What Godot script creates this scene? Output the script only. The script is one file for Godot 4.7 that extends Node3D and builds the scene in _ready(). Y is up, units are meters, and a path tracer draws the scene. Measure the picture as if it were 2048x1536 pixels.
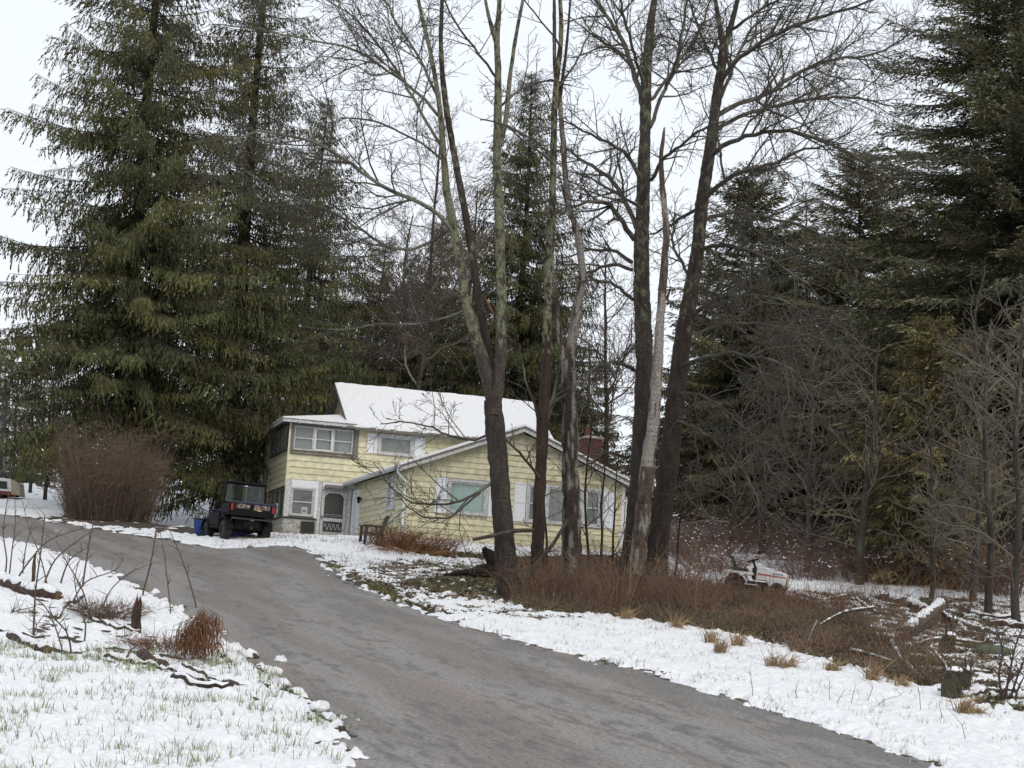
extends Node3D
# A yellow farmhouse above a gravel drive, bare trees and spruces under an overcast sky with thin snow.

var used := {}
var M := {}
var relief := FastNoiseLite.new()
var fine := FastNoiseLite.new()
var broad := FastNoiseLite.new()

# ---------------------------------------------------------------- mesh builder
class Shape:
	var v := PackedVector3Array()
	var n := PackedVector3Array()
	var c := PackedColorArray()
	var idx := PackedInt32Array()
	var col := Color(1, 1, 1)

	func quad(a: Vector3, b: Vector3, d: Vector3, e: Vector3) -> void:   # counter-clockwise seen from outside
		var k := v.size()
		var nn := (b - a).cross(e - a).normalized()
		for p in [a, b, d, e]:
			v.append(p)
			n.append(nn)
			c.append(col)
		idx.append_array([k, k + 2, k + 1, k, k + 3, k + 2])

	func tri(a: Vector3, b: Vector3, d: Vector3) -> void:
		var k := v.size()
		var nn := (b - a).cross(d - a).normalized()
		for p in [a, b, d]:
			v.append(p)
			n.append(nn)
			c.append(col)
		idx.append_array([k, k + 2, k + 1])

	func box(lo: Vector3, hi: Vector3) -> void:
		hexa(Vector3(lo.x, lo.y, hi.z), Vector3(hi.x, lo.y, hi.z), Vector3(hi.x, lo.y, lo.z), Vector3(lo.x, lo.y, lo.z),
			Vector3(lo.x, hi.y, hi.z), Vector3(hi.x, hi.y, hi.z), Vector3(hi.x, hi.y, lo.z), Vector3(lo.x, hi.y, lo.z))

	func hexa(a: Vector3, b: Vector3, d: Vector3, e: Vector3, a2: Vector3, b2: Vector3, d2: Vector3, e2: Vector3) -> void:
		# bottom ring a b d e runs counter-clockwise seen from above, starting front left
		quad(a, b, b2, a2)
		quad(b, d, d2, b2)
		quad(d, e, e2, d2)
		quad(e, a, a2, e2)
		quad(a2, b2, d2, e2)
		quad(e, d, b, a)

	func rbox(lo: Vector3, hi: Vector3, r: float) -> void:   # a box with chamfered edges
		r = minf(r, 0.49 * minf(hi.x - lo.x, minf(hi.y - lo.y, hi.z - lo.z)))
		var m := (lo + hi) * 0.5
		var h := (hi - lo) * 0.5
		var i := h - Vector3(r, r, r)
		for s in [-1.0, 1.0]:
			face(m + Vector3(s * h.x, 0, 0), Vector3(0, i.y, 0), Vector3(0, 0, i.z), Vector3(s, 0, 0))
			face(m + Vector3(0, s * h.y, 0), Vector3(i.x, 0, 0), Vector3(0, 0, i.z), Vector3(0, s, 0))
			face(m + Vector3(0, 0, s * h.z), Vector3(i.x, 0, 0), Vector3(0, i.y, 0), Vector3(0, 0, s))
			for t in [-1.0, 1.0]:
				face(m + Vector3(s * (h.x - r * 0.5), t * (h.y - r * 0.5), 0), Vector3(-s * r * 0.5, t * r * 0.5, 0), Vector3(0, 0, i.z), Vector3(s, t, 0))
				face(m + Vector3(s * (h.x - r * 0.5), 0, t * (h.z - r * 0.5)), Vector3(-s * r * 0.5, 0, t * r * 0.5), Vector3(0, i.y, 0), Vector3(s, 0, t))
				face(m + Vector3(0, s * (h.y - r * 0.5), t * (h.z - r * 0.5)), Vector3(0, -s * r * 0.5, t * r * 0.5), Vector3(i.x, 0, 0), Vector3(0, s, t))
				for u in [-1.0, 1.0]:
					var q := m + Vector3(s * h.x, t * h.y, u * h.z)
					otri(q - Vector3(0, t * r, u * r), q - Vector3(s * r, 0, u * r), q - Vector3(s * r, t * r, 0), Vector3(s, t, u))

	func face(m: Vector3, a: Vector3, b: Vector3, out: Vector3) -> void:
		if a.cross(b).dot(out) < 0.0:
			b = -b
		quad(m - a - b, m + a - b, m + a + b, m - a + b)

	func otri(a: Vector3, b: Vector3, d: Vector3, out: Vector3) -> void:
		if (b - a).cross(d - a).dot(out) < 0.0:
			tri(a, d, b)
		else:
			tri(a, b, d)

	# tube along pts with a radius at each; cols may be empty
	func tube(pts: PackedVector3Array, rad: PackedFloat32Array, sides: int, close := true) -> void:
		var m := pts.size()
		var k0 := v.size()
		var t0 := (pts[1] - pts[0]).normalized()
		var side := t0.cross(Vector3(0.31, 0.83, 0.46)).normalized()
		for i in m:
			var t := (pts[mini(i + 1, m - 1)] - pts[maxi(i - 1, 0)]).normalized()
			side = (side - t * side.dot(t)).normalized()
			var up := t.cross(side)
			for s in sides:
				var a := TAU * s / sides
				var o := side * cos(a) + up * sin(a)
				v.append(pts[i] + o * rad[i])
				n.append(o)
				c.append(col)
		for i in m - 1:
			for s in sides:
				var a := k0 + i * sides + s
				var b := k0 + i * sides + (s + 1) % sides
				idx.append_array([a, a + sides, b, b, a + sides, b + sides])
		if close:
			cap(k0, sides, pts[0], -t0)
			cap(k0 + (m - 1) * sides, sides, pts[m - 1], (pts[m - 1] - pts[m - 2]).normalized())

	func cap(k0: int, sides: int, p: Vector3, nn: Vector3) -> void:
		var k := v.size()
		v.append(p)
		n.append(nn)
		c.append(col)
		for s in sides:
			v.append(v[k0 + s])
			n.append(nn)
			c.append(col)
		for s in sides:
			var a := k + 1 + s
			var b := k + 1 + (s + 1) % sides
			if (v[a] - p).cross(v[b] - p).dot(nn) > 0.0:
				idx.append_array([k, b, a])
			else:
				idx.append_array([k, a, b])

	func rod(a: Vector3, b: Vector3, r: float, sides := 8) -> void:
		tube(PackedVector3Array([a, b]), PackedFloat32Array([r, r]), sides)

	# solid of revolution round the axis from a along dir; prof holds (distance along, radius)
	func lathe(a: Vector3, dir: Vector3, prof: Array, sides := 20) -> void:
		var t := dir.normalized()
		var side := t.cross(Vector3(0.31, 0.83, 0.46)).normalized()
		var up := t.cross(side)
		for i in prof.size() - 1:
			var p: Vector2 = prof[i]
			var q: Vector2 = prof[i + 1]
			for s in sides:
				var o0 := side * cos(TAU * s / sides) + up * sin(TAU * s / sides)
				var o1 := side * cos(TAU * (s + 1) / sides) + up * sin(TAU * (s + 1) / sides)
				quad(a + t * p.x + o0 * p.y, a + t * p.x + o1 * p.y, a + t * q.x + o1 * q.y, a + t * q.x + o0 * q.y)

	func ball(m: Vector3, r: Vector3, ns := 8, nr := 5) -> void:
		var k0 := v.size()
		for i in nr + 1:
			var f := PI * i / nr
			for s in ns + 1:
				var a := TAU * s / ns
				var o := Vector3(sin(f) * cos(a), cos(f), sin(f) * sin(a))
				v.append(m + o * r)
				n.append((o / r).normalized())
				c.append(col)
		for i in nr:
			for s in ns:
				var a := k0 + i * (ns + 1) + s
				var b := a + ns + 1
				idx.append_array([a, b, a + 1, a + 1, b, b + 1])

	func mesh() -> ArrayMesh:
		var arr := []
		arr.resize(Mesh.ARRAY_MAX)
		arr[Mesh.ARRAY_VERTEX] = v
		arr[Mesh.ARRAY_NORMAL] = n
		arr[Mesh.ARRAY_COLOR] = c
		arr[Mesh.ARRAY_INDEX] = idx
		var m := ArrayMesh.new()
		m.add_surface_from_arrays(Mesh.PRIMITIVE_TRIANGLES, arr)
		return m

# ---------------------------------------------------------------- naming and tagging
func numbered(called: String) -> String:
	if not used.has(called):
		used[called] = 0
		return called
	used[called] += 1
	return "%s_%03d" % [called, used[called]]

func part(called: String, s, m: Material, parent: Node) -> MeshInstance3D:
	var o := MeshInstance3D.new()
	o.name = called
	o.mesh = s.mesh() if s is Shape else s
	o.material_override = m
	parent.add_child(o, true)
	return o

func thing(called: String, label: String, category: String, at := Vector3.ZERO, turn := 0.0, group := "") -> Node3D:
	var o := Node3D.new()
	o.name = numbered(called)
	add_child(o)
	o.position = at
	o.rotation.y = turn
	tag(o, label, category, group)
	return o

func single(called: String, s, m: Material, label: String, category: String, group := "") -> MeshInstance3D:
	var o := MeshInstance3D.new()
	o.name = numbered(called)
	o.mesh = s.mesh() if s is Shape else s
	o.material_override = m
	add_child(o)
	tag(o, label, category, group)
	return o

func tag(o: Node, label: String, category: String, group := "") -> void:
	o.set_meta("label", label)
	o.set_meta("category", category)
	if group:
		o.set_meta("group", group)

func again(o: Node3D, at: Vector3, turn := 0.0, label := "") -> Node3D:
	var r: Node3D = o.duplicate()
	r.name = numbered(String(o.name).rstrip("0123456789").trim_suffix("_"))
	add_child(r)
	r.position = at
	r.rotation.y = turn
	if label:
		r.set_meta("label", label)
	return r

func many(called: String, m: Mesh, places: Array, mat: Material, parent: Node, tints := PackedColorArray()) -> MultiMeshInstance3D:
	var mm := MultiMesh.new()
	mm.transform_format = MultiMesh.TRANSFORM_3D
	mm.use_colors = tints.size() > 0
	mm.mesh = m
	mm.instance_count = places.size()
	for i in places.size():
		mm.set_instance_transform(i, places[i])
		if tints.size():
			mm.set_instance_color(i, tints[i])
	var o := MultiMeshInstance3D.new()
	o.name = called
	o.multimesh = mm
	o.material_override = mat
	parent.add_child(o, true)
	return o

# ---------------------------------------------------------------- materials
func tone(r: float, g: float, b: float) -> Color:
	return Color(r, g, b).linear_to_srgb()

func noise_of(seed_: int, freq: float, octaves := 4, kind := FastNoiseLite.TYPE_SIMPLEX_SMOOTH) -> FastNoiseLite:
	var f := FastNoiseLite.new()
	f.seed = seed_
	f.frequency = freq
	f.noise_type = kind
	f.fractal_octaves = octaves
	return f

# grey grain texture between lo and 1
func grain(seed_: int, freq: float, lo: float, size := 512, octaves := 4, kind := FastNoiseLite.TYPE_SIMPLEX_SMOOTH) -> ImageTexture:
	var im := noise_of(seed_, freq, octaves, kind).get_seamless_image(size, size)
	im.convert(Image.FORMAT_RGB8)
	var data := im.get_data()
	for i in data.size():
		data[i] = int(255.0 * lerpf(lo, 1.0, data[i] / 255.0))
	return ImageTexture.create_from_image(Image.create_from_data(size, size, false, Image.FORMAT_RGB8, data))

func bumps(seed_: int, freq: float, strength: float, size := 512, octaves := 4) -> ImageTexture:
	var im := noise_of(seed_, freq, octaves).get_seamless_image(size, size)
	im.convert(Image.FORMAT_RGBA8)
	im.bump_map_to_normal_map(strength)
	return ImageTexture.create_from_image(im)

func mat(called: String, col: Color, rough := 0.8, tinted := true) -> StandardMaterial3D:
	var m := StandardMaterial3D.new()
	m.resource_name = called
	m.albedo_color = col
	m.roughness = rough
	m.vertex_color_use_as_albedo = tinted
	M[called] = m
	return m

func textured(m: StandardMaterial3D, tex: Texture2D, scale: float, normal: Texture2D = null, strength := 1.0) -> StandardMaterial3D:
	m.albedo_texture = tex
	m.uv1_triplanar = true
	m.uv1_world_triplanar = true
	m.uv1_scale = Vector3(scale, scale, scale)
	if normal:
		m.normal_enabled = true
		m.normal_texture = normal
		m.normal_scale = strength
	return m

func materials() -> void:
	var g_fine := grain(3, 0.05, 0.45)
	var g_mid := grain(5, 0.015, 0.55)
	var b_fine := bumps(7, 0.06, 6.0)
	var b_mid := bumps(9, 0.02, 5.0)
	textured(mat("snow", tone(0.82, 0.84, 0.87), 0.65), grain(11, 0.03, 0.88), 0.5, b_mid, 0.9)
	textured(mat("ground", tone(1, 1, 1), 0.95), grain(17, 0.035, 0.35), 0.9, b_mid, 1.0)
	textured(mat("gravel", tone(1, 1, 1), 0.6), grain(15, 0.030, 0.62), 0.8, b_mid, 0.6)
	textured(mat("bark", tone(1.0, 1.0, 1.0), 0.95), grain(13, 0.045, 0.30), 1.6, b_mid, 1.2)
	M.bark.uv1_scale = Vector3(1.6, 0.45, 1.6)
	mat("twig", tone(1, 1, 1), 0.9)
	var fol := mat("foliage", tone(1, 1, 1), 0.75)
	fol.backlight_enabled = true
	fol.backlight = tone(0.015, 0.02, 0.006)
	mat("leaf", tone(1, 1, 1), 0.85)
	textured(mat("siding", tone(0.80, 0.75, 0.53), 0.6), grain(21, 0.012, 0.74, 512, 5), 0.55)
	textured(mat("core", tone(0.80, 0.74, 0.50), 0.7), g_mid, 0.5)
	textured(mat("white_trim", tone(0.74, 0.75, 0.76), 0.6), grain(23, 0.02, 0.62, 512, 5), 0.8)
	textured(mat("white_shutter", tone(0.80, 0.82, 0.86), 0.5), grain(25, 0.02, 0.88), 0.8)
	textured(mat("grey_wood", tone(0.30, 0.28, 0.26), 0.85), grain(27, 0.03, 0.45, 512, 5), 1.2)
	textured(mat("dark_wood", tone(0.10, 0.085, 0.075), 0.85), g_fine, 1.2)
	textured(mat("block", tone(1, 1, 1), 0.9), g_mid, 2.0, b_fine, 0.6)
	mat("black_panel", tone(0.012, 0.012, 0.013), 0.6)
	textured(mat("screen_mesh", tone(0.075, 0.072, 0.07), 0.7), g_mid, 2.0)
	textured(mat("door_white", tone(0.74, 0.75, 0.76), 0.55), g_mid, 1.0)
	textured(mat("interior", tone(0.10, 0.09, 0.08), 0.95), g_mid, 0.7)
	var pane := mat("pane", Color(0.75, 0.8, 0.8, 0.12), 0.03, false)
	pane.transparency = BaseMaterial3D.TRANSPARENCY_ALPHA
	pane.metallic_specular = 0.9
	var green := mat("cab_pane", Color(0.16, 0.22, 0.21, 0.35), 0.03, false)
	green.transparency = BaseMaterial3D.TRANSPARENCY_ALPHA
	mat("blind_teal", tone(0.30, 0.47, 0.45), 0.7)
	mat("blind_grey", tone(0.20, 0.21, 0.21), 0.9)
	mat("blind_dark", tone(0.12, 0.12, 0.125), 0.9)
	textured(mat("brick", tone(1, 1, 1), 0.9), g_fine, 2.0, b_fine, 0.6)
	mat("mortar", tone(0.24, 0.20, 0.18), 0.95)
	mat("metal_grey", tone(0.35, 0.35, 0.36), 0.4).metallic = 0.6
	mat("gutter_white", tone(0.68, 0.69, 0.70), 0.35)
	mat("black_plastic", tone(0.009, 0.009, 0.010), 0.6).metallic_specular = 0.25
	mat("rubber", tone(0.016, 0.015, 0.014), 0.85)
	mat("steel_dark", tone(0.045, 0.045, 0.048), 0.4).metallic = 0.5
	mat("seat_black", tone(0.018, 0.022, 0.020), 0.6)
	mat("navy", tone(0.020, 0.020, 0.055), 0.35)
	mat("lamp_red", tone(0.30, 0.01, 0.015), 0.2)
	mat("blue_tote", tone(0.015, 0.05, 0.22), 0.45)
	mat("camo", tone(1, 1, 1), 0.6)
	mat("tractor_white", tone(0.60, 0.61, 0.62), 0.35)
	mat("tractor_red", tone(0.38, 0.07, 0.06), 0.4)
	mat("green_chair", tone(0.028, 0.036, 0.032), 0.6)
	mat("bucket_white", tone(0.75, 0.75, 0.74), 0.5)
	mat("label_dark", tone(0.06, 0.07, 0.12), 0.6)
	mat("lens_yellow", tone(0.45, 0.38, 0.16), 0.5)
	mat("rust", tone(0.16, 0.045, 0.03), 0.8)
	mat("canvas", tone(0.40, 0.34, 0.26), 0.9)
	mat("bird", tone(0.02, 0.02, 0.022), 0.7)
	textured(mat("stone", tone(0.16, 0.165, 0.14), 0.9), g_fine, 2.0, b_mid, 0.8)

# ---------------------------------------------------------------- terrain
const HOUSE := Vector3(-8.52, 2.63, -66.0)
const HOUSE_TURN := 16.0
const CELL := 0.2
const FX := -34.0
const FD := 14.0
const NX := 350
const ND := 440
var f_road := PackedFloat32Array()
var f_bare := PackedFloat32Array()
var f_patch := PackedFloat32Array()
var f_mound := PackedFloat32Array()
var f_stony := PackedFloat32Array()

func house_local(x: float, d: float) -> Vector2:
	var q := Vector2(x - HOUSE.x, -d - HOUSE.z)
	var a := deg_to_rad(HOUSE_TURN)
	return Vector2(q.x * cos(a) - q.y * sin(a), q.x * sin(a) + q.y * cos(a))

func rect_gap(p: Vector2, x0: float, x1: float, z0: float, z1: float) -> float:
	return Vector2(maxf(0.0, maxf(x0 - p.x, p.x - x1)), maxf(0.0, maxf(z0 - p.y, p.y - z1))).length()

func base_h(x: float, d: float) -> float:
	var h := -3.553 + 0.1028 * d
	if d < 17.0:
		h = -1.8054 - 0.02 * (17.0 - d)
	elif d > 95.0:
		h = 6.213 + 0.035 * (d - 95.0)
	if d > 50.0 and d < 85.0:
		var p := house_local(x, d)
		var gap := minf(rect_gap(p, -1, 11, -8, 0), rect_gap(p, 2, 11, 0, 9.8))
		h = lerpf(2.60, h, smoothstep(0.0, 6.0, gap))
	return h

func field(f: PackedFloat32Array, x: float, d: float, outside: float) -> float:
	var u := (x - FX) / CELL
	var w := (d - FD) / CELL
	if u < 0.0 or w < 0.0 or u >= NX - 1 or w >= ND - 1:
		return outside
	var i := int(u)
	var j := int(w)
	var a := u - i
	var b := w - j
	var k := j * NX + i
	return lerpf(lerpf(f[k], f[k + 1], a), lerpf(f[k + NX], f[k + NX + 1], a), b)

func paint(polys: Array, blur: int) -> PackedFloat32Array:
	var f := PackedFloat32Array()
	f.resize(NX * ND)
	for p in polys:
		var poly: PackedVector2Array = p[0]
		var amount: float = p[1]
		var lo := poly[0]
		var hi := poly[0]
		for q in poly:
			lo = lo.min(q)
			hi = hi.max(q)
		for j in range(maxi(0, int((lo.y - FD) / CELL)), mini(ND, int((hi.y - FD) / CELL) + 2)):
			for i in range(maxi(0, int((lo.x - FX) / CELL)), mini(NX, int((hi.x - FX) / CELL) + 2)):
				if Geometry2D.is_point_in_polygon(Vector2(FX + i * CELL, FD + j * CELL), poly):
					f[j * NX + i] = maxf(f[j * NX + i], amount)
	for pass_ in 2:
		for step in [1, NX]:
			var o := f.duplicate()
			for k in range(blur * step, f.size() - blur * step):
				var t := 0.0
				for b in range(-blur, blur + 1):
					t += f[k + b * step]
				o[k] = t / (2 * blur + 1)
			f = o
	return f

func lay_fields() -> void:
	f_road = paint([
		[PackedVector2Array([Vector2(-20.68, 56.26), Vector2(-14.64, 49.89), Vector2(-13.3, 48.26), Vector2(-11.02, 44.33), Vector2(-7.45, 36.68), Vector2(-4.9, 30), Vector2(-3.55, 26.12), Vector2(-2.54, 23.45), Vector2(-1.79, 21.26), Vector2(-1.46, 18.73), Vector2(-1.26, 15.75), Vector2(6.78, 18.47), Vector2(5.45, 20.97), Vector2(4.79, 23.09), Vector2(3.81, 25.58), Vector2(2.53, 28.05), Vector2(0.96, 30.52), Vector2(-0.32, 33.08), Vector2(-1.51, 35.69), Vector2(-2.53, 38.25), Vector2(-3.69, 42.29), Vector2(-4.78, 46.62), Vector2(-5.4, 50.96), Vector2(-6.27, 53.13), Vector2(-7.26, 53.51), Vector2(-8.62, 51.43), Vector2(-9.62, 52.74), Vector2(-11.94, 54.79), Vector2(-15.14, 59.05), Vector2(-18.49, 62.71), Vector2(-24.74, 67.1)]), 1.0],
	], 1)
	f_bare = paint([
		[PackedVector2Array([Vector2(-4.78, 46.62), Vector2(-3.69, 42.29), Vector2(-2.53, 38.25), Vector2(-1.51, 35.69), Vector2(-0.95, 34.3), Vector2(-1.23, 36.52), Vector2(-2.25, 39.08), Vector2(-2.94, 42.1), Vector2(-3.88, 44.27), Vector2(-4.5, 47.86), Vector2(-5.06, 50.59), Vector2(-5.4, 50.96)]), 0.9],
		[PackedVector2Array([Vector2(-2.96, 42.39), Vector2(-1.28, 44.15), Vector2(-0.01, 47.78), Vector2(0.12, 53.05), Vector2(1.55, 54.27), Vector2(4.92, 56.61), Vector2(4.99, 51.87), Vector2(5.82, 47.36), Vector2(7.68, 45.22), Vector2(8.15, 42.1), Vector2(8.06, 35.17), Vector2(7.66, 29.62), Vector2(7.02, 28.72), Vector2(6.4, 31.03), Vector2(5.59, 33.87), Vector2(4.33, 36.71), Vector2(2.26, 38.05), Vector2(0.59, 38.14), Vector2(0.26, 42.23), Vector2(-0, 45.99)]), 1.0],
		[PackedVector2Array([Vector2(-3.19, 42.21), Vector2(-1.28, 44.15), Vector2(0.13, 47.9), Vector2(0.6, 38.5), Vector2(-1.11, 39.22), Vector2(-2.24, 38.83)]), 0.42],
		[PackedVector2Array([Vector2(-16.53, 61.6), Vector2(-16.39, 66.03), Vector2(-14.94, 67.35), Vector2(-12.9, 76.48), Vector2(-9.3, 55.33), Vector2(-11.46, 57.99), Vector2(-13.95, 59.13)]), 1.0],
		[PackedVector2Array([Vector2(-4.24, 53.78), Vector2(-3.74, 54.49), Vector2(-2.8, 54.92), Vector2(-1.96, 54.12), Vector2(-0.05, 54.31), Vector2(3.94, 56.83), Vector2(3.86, 55.63), Vector2(-0.04, 53.45), Vector2(-2.06, 52.96), Vector2(-3.17, 53.22)]), 0.9],
		[PackedVector2Array([Vector2(7.7, 27.87), Vector2(8.71, 28.29), Vector2(8.19, 26.6), Vector2(7.55, 26.74)]), 0.7],
	], 1)
	f_patch = paint([
		[PackedVector2Array([Vector2(-4.03, 44.49), Vector2(-3.63, 51.24), Vector2(-2.33, 52.25), Vector2(0.12, 51.97), Vector2(0.14, 40.74), Vector2(-1.42, 41.02), Vector2(-2.75, 43.01)]), 0.55],
		[PackedVector2Array([Vector2(-1.64, 38.23), Vector2(0.04, 38.14), Vector2(2.22, 37.24), Vector2(2.16, 36.15), Vector2(0.05, 35.4), Vector2(-1.32, 36.13)]), 0.45],
		[PackedVector2Array([Vector2(7.96, 48.59), Vector2(15.51, 50.57), Vector2(8.55, 27.78), Vector2(7.29, 27.53), Vector2(7.24, 31.57)]), 0.6],
		[PackedVector2Array([Vector2(-10.72, 36.86), Vector2(-9.17, 36.7), Vector2(-6.2, 30.75), Vector2(-4.42, 27.24), Vector2(-2.19, 22.08), Vector2(-1.59, 19.78), Vector2(-1.99, 20.3), Vector2(-3.34, 22.9), Vector2(-4.71, 24.74), Vector2(-5.79, 25.35), Vector2(-7.22, 25.24)]), 0.46],
		[PackedVector2Array([Vector2(-20.54, 63.32), Vector2(-18.3, 62.07), Vector2(-14.99, 58.48), Vector2(-11.83, 54.3), Vector2(-9.54, 52.29), Vector2(-11.35, 57.44), Vector2(-16.58, 62.42), Vector2(-19.1, 64.7)]), 0.5],
	], 2)
	f_stony = paint([
		[PackedVector2Array([Vector2(-0.95, 34.3), Vector2(0.97, 30.67), Vector2(2.54, 28.18), Vector2(3.83, 25.69), Vector2(4.81, 23.18), Vector2(5.5, 20.7), Vector2(4.56, 19.95), Vector2(3.97, 22.23), Vector2(3.03, 25.27), Vector2(1.7, 27.67), Vector2(0.51, 29.57), Vector2(-0.57, 31.41)]), 0.75],
		[PackedVector2Array([Vector2(-5.08, 39.75), Vector2(-3.44, 39.57), Vector2(-2.03, 35.68), Vector2(-1.31, 33.61), Vector2(-2.25, 33.06), Vector2(-3.54, 34.22), Vector2(-4.61, 36.24)]), 0.55],
		[PackedVector2Array([Vector2(-5.45, 51.39), Vector2(-3.88, 42.94), Vector2(-2.64, 38.17), Vector2(-3.32, 38.33), Vector2(-4.46, 42.48), Vector2(-5.61, 48.96)]), 0.5],
	], 2)
	f_mound = paint([
		[PackedVector2Array([Vector2(4.61, 47.82), Vector2(5.9, 44.73), Vector2(7.29, 42.85), Vector2(7.75, 40.04), Vector2(7.82, 35.04), Vector2(7.38, 30.59), Vector2(6.68, 32.41), Vector2(5.82, 35.32), Vector2(4.49, 38.07)]), 1.0],
	], 3)

func mound(x: float, d: float) -> float:
	return 0.15 * field(f_mound, x, d, 0.0) * (0.7 + 0.5 * broad.get_noise_2d(x * 6.0, d * 6.0))

func ground_h(x: float, d: float) -> float:
	var r := field(f_road, x, d, 0.0)
	var h := base_h(x, d) + mound(x, d) + 0.10 * broad.get_noise_2d(x, d) * (1.0 - r)
	return h + (0.03 * relief.get_noise_2d(x, d) + 0.012 * fine.get_noise_2d(x, d)) * (1.0 - 0.75 * r)

func on(p: Vector2) -> Vector3:
	return Vector3(p.x, ground_h(p.x, p.y), -p.y)

# thickness of the snow above the ground; below nought the ground shows
func snow_s(x: float, d: float) -> float:
	var wx := x + 0.35 * relief.get_noise_2d(x + 40.0, d)
	var wd := d + 0.5 * relief.get_noise_2d(x, d + 90.0)
	var b := maxf(field(f_road, wx, wd, 0.0), field(f_bare, wx, wd, 0.0))
	var p := field(f_patch, wx, wd, 0.0)
	if d > 74.0:
		p = maxf(p, 0.35 * smoothstep(74.0, 84.0, d))
	var edge := 4.0 * b * (1.0 - b)
	var lump := maxf(0.0, fine.get_noise_2d(x * 0.8, d * 0.8))
	var s := 0.06 - 0.17 * b - 0.10 * p + 0.035 * relief.get_noise_2d(x * 1.7, d * 1.2) * (1.0 + 2.0 * p) + 0.030 * fine.get_noise_2d(x * 1.0, d * 1.0)
	s += edge * lump * 0.16
	# thin strips of snow left along the drive in front of the parked vehicle
	if b > 0.9 and d > 46.0 and d < 66.0 and x < -6.0:
		s = maxf(s, -0.055 + 0.13 * relief.get_noise_2d(x * 0.5 - d * 0.5, d * 2.2 + x * 0.6) * smoothstep(46.0, 52.0, d))
	return s

func rows(step: float, first := 9.0, last := 420.0) -> PackedFloat32Array:
	var r := PackedFloat32Array()
	var d := first
	while d < last:
		r.append(d)
		if d < 16.0:
			d += 0.5
		elif d < 78.0:
			d += maxf(0.07, step * d)
		else:
			d += maxf(0.4, 0.035 * d) if d > 90.0 else 2.0 * step * d
	return r

func sheet(called: String, step: float, span: float, cells: int, last: float, height: Callable, tint: Callable, m: Material, wide := true) -> MeshInstance3D:
	var rs := rows(step, 9.0, last)
	var us := PackedFloat32Array()
	if wide:
		us.append_array([-3.0, -1.6, -0.9, -0.6, -0.46])
	for i in cells + 1:
		us.append(lerpf(-span, span, float(i) / cells))
	if wide:
		us.append_array([0.46, 0.6, 0.9, 1.6, 3.0])
	var s := Shape.new()
	var w := us.size()
	for d in rs:
		var spread := maxf(d, 14.0)
		for u in us:
			var x := u * spread
			s.v.append(Vector3(x, height.call(x, d), -d))
			s.c.append(tint.call(x, d))
	s.n.resize(s.v.size())
	for j in rs.size():
		for i in w:
			var k := j * w + i
			var a := s.v[k + 1 if i < w - 1 else k] - s.v[k - 1 if i > 0 else k]
			var b := s.v[k - w if j > 0 else k] - s.v[k + w if j < rs.size() - 1 else k]
			s.n[k] = b.cross(a).normalized()
			if i < w - 1 and j < rs.size() - 1:
				s.idx.append_array([k, k + w, k + 1, k + 1, k + w, k + w + 1])
	var o := MeshInstance3D.new()
	o.name = called
	o.mesh = s.mesh()
	o.material_override = m
	o.set_meta("kind", "structure")
	add_child(o)
	return o

func ground_tint(x: float, d: float) -> Color:
	var leaf := Color(0.13, 0.085, 0.055)
	var soil := Color(0.095, 0.072, 0.054)
	var moss := Color(0.085, 0.095, 0.040)
	var straw := Color(0.23, 0.155, 0.085)
	var n := 0.5 + 0.5 * relief.get_noise_2d(x * 1.3 + 200.0, d * 1.3)
	var k := 0.5 + 0.5 * broad.get_noise_2d(x * 4.0, d * 4.0 + 300.0)
	var c := soil.lerp(leaf, smoothstep(0.3, 0.75, n))
	c = c.lerp(moss, 0.75 * smoothstep(0.52, 0.75, k))
	c = c.lerp(straw, 0.45 * smoothstep(0.2, 0.7, fine.get_noise_2d(x * 1.5, d * 1.5 + 50.0)))
	return c

func drive_tint(x: float, d: float) -> Color:
	var wet := Color(0.262, 0.236, 0.216)
	var stone := Color(0.340, 0.328, 0.314)
	var clay := Color(0.37, 0.285, 0.240)
	# worn strips run along the drive
	var along := d * 0.93 - x * 0.36
	var across := x * 0.93 - d * -0.36
	var a := 0.5 + 0.5 * broad.get_noise_2d(across * 8.0, along * 0.9)
	var b := 0.5 + 0.5 * relief.get_noise_2d(across * 1.1 + 70.0, along * 0.16)
	var c := wet.lerp(stone, smoothstep(0.35, 0.65, a))
	c = c.lerp(clay, 0.5 * smoothstep(0.45, 0.85, b))
	var pit := 0.6 * fine.get_noise_2d(across * 1.1, along * 0.3) + 0.5 * relief.get_noise_2d(across * 1.5, along * 0.2 + 60.0)
	c = c.lerp(Color(0.150, 0.142, 0.134), 0.7 * smoothstep(0.06, 0.36, pit))
	c = c.lerp(Color(0.205, 0.205, 0.198), 0.85 * smoothstep(0.25, 0.75, field(f_stony, x, d, 0.0) + 0.5 * relief.get_noise_2d(across * 1.3, along * 0.6)))
	return c

func build_terrain() -> void:
	sheet("ground", 0.008, 0.38, 190, 420.0, ground_h, ground_tint, M.ground)
	sheet("snow_ground", 0.0045, 0.36, 380, 420.0,
		func(x: float, d: float) -> float: return ground_h(x, d) + snow_s(x, d) if d < 90.0 else base_h(x, d) + 0.06 - 0.12 * smoothstep(0.0, 0.5, relief.get_noise_2d(x * 0.5, d * 0.5) + 0.2),
		func(_x: float, _d: float) -> Color: return Color(1, 1, 1), M.snow)
	sheet("gravel_drive", 0.006, 0.40, 260, 75.0,
		func(x: float, d: float) -> float:
			var wx := x + 0.3 * relief.get_noise_2d(x * 1.4 + 11.0, d * 1.4)
			return ground_h(x, d) + 0.05 * (field(f_road, wx, d, 0.0) - 0.45) + 0.010 * fine.get_noise_2d(x * 3.0, d * 3.0),
		drive_tint, M.gravel, false)

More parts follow.
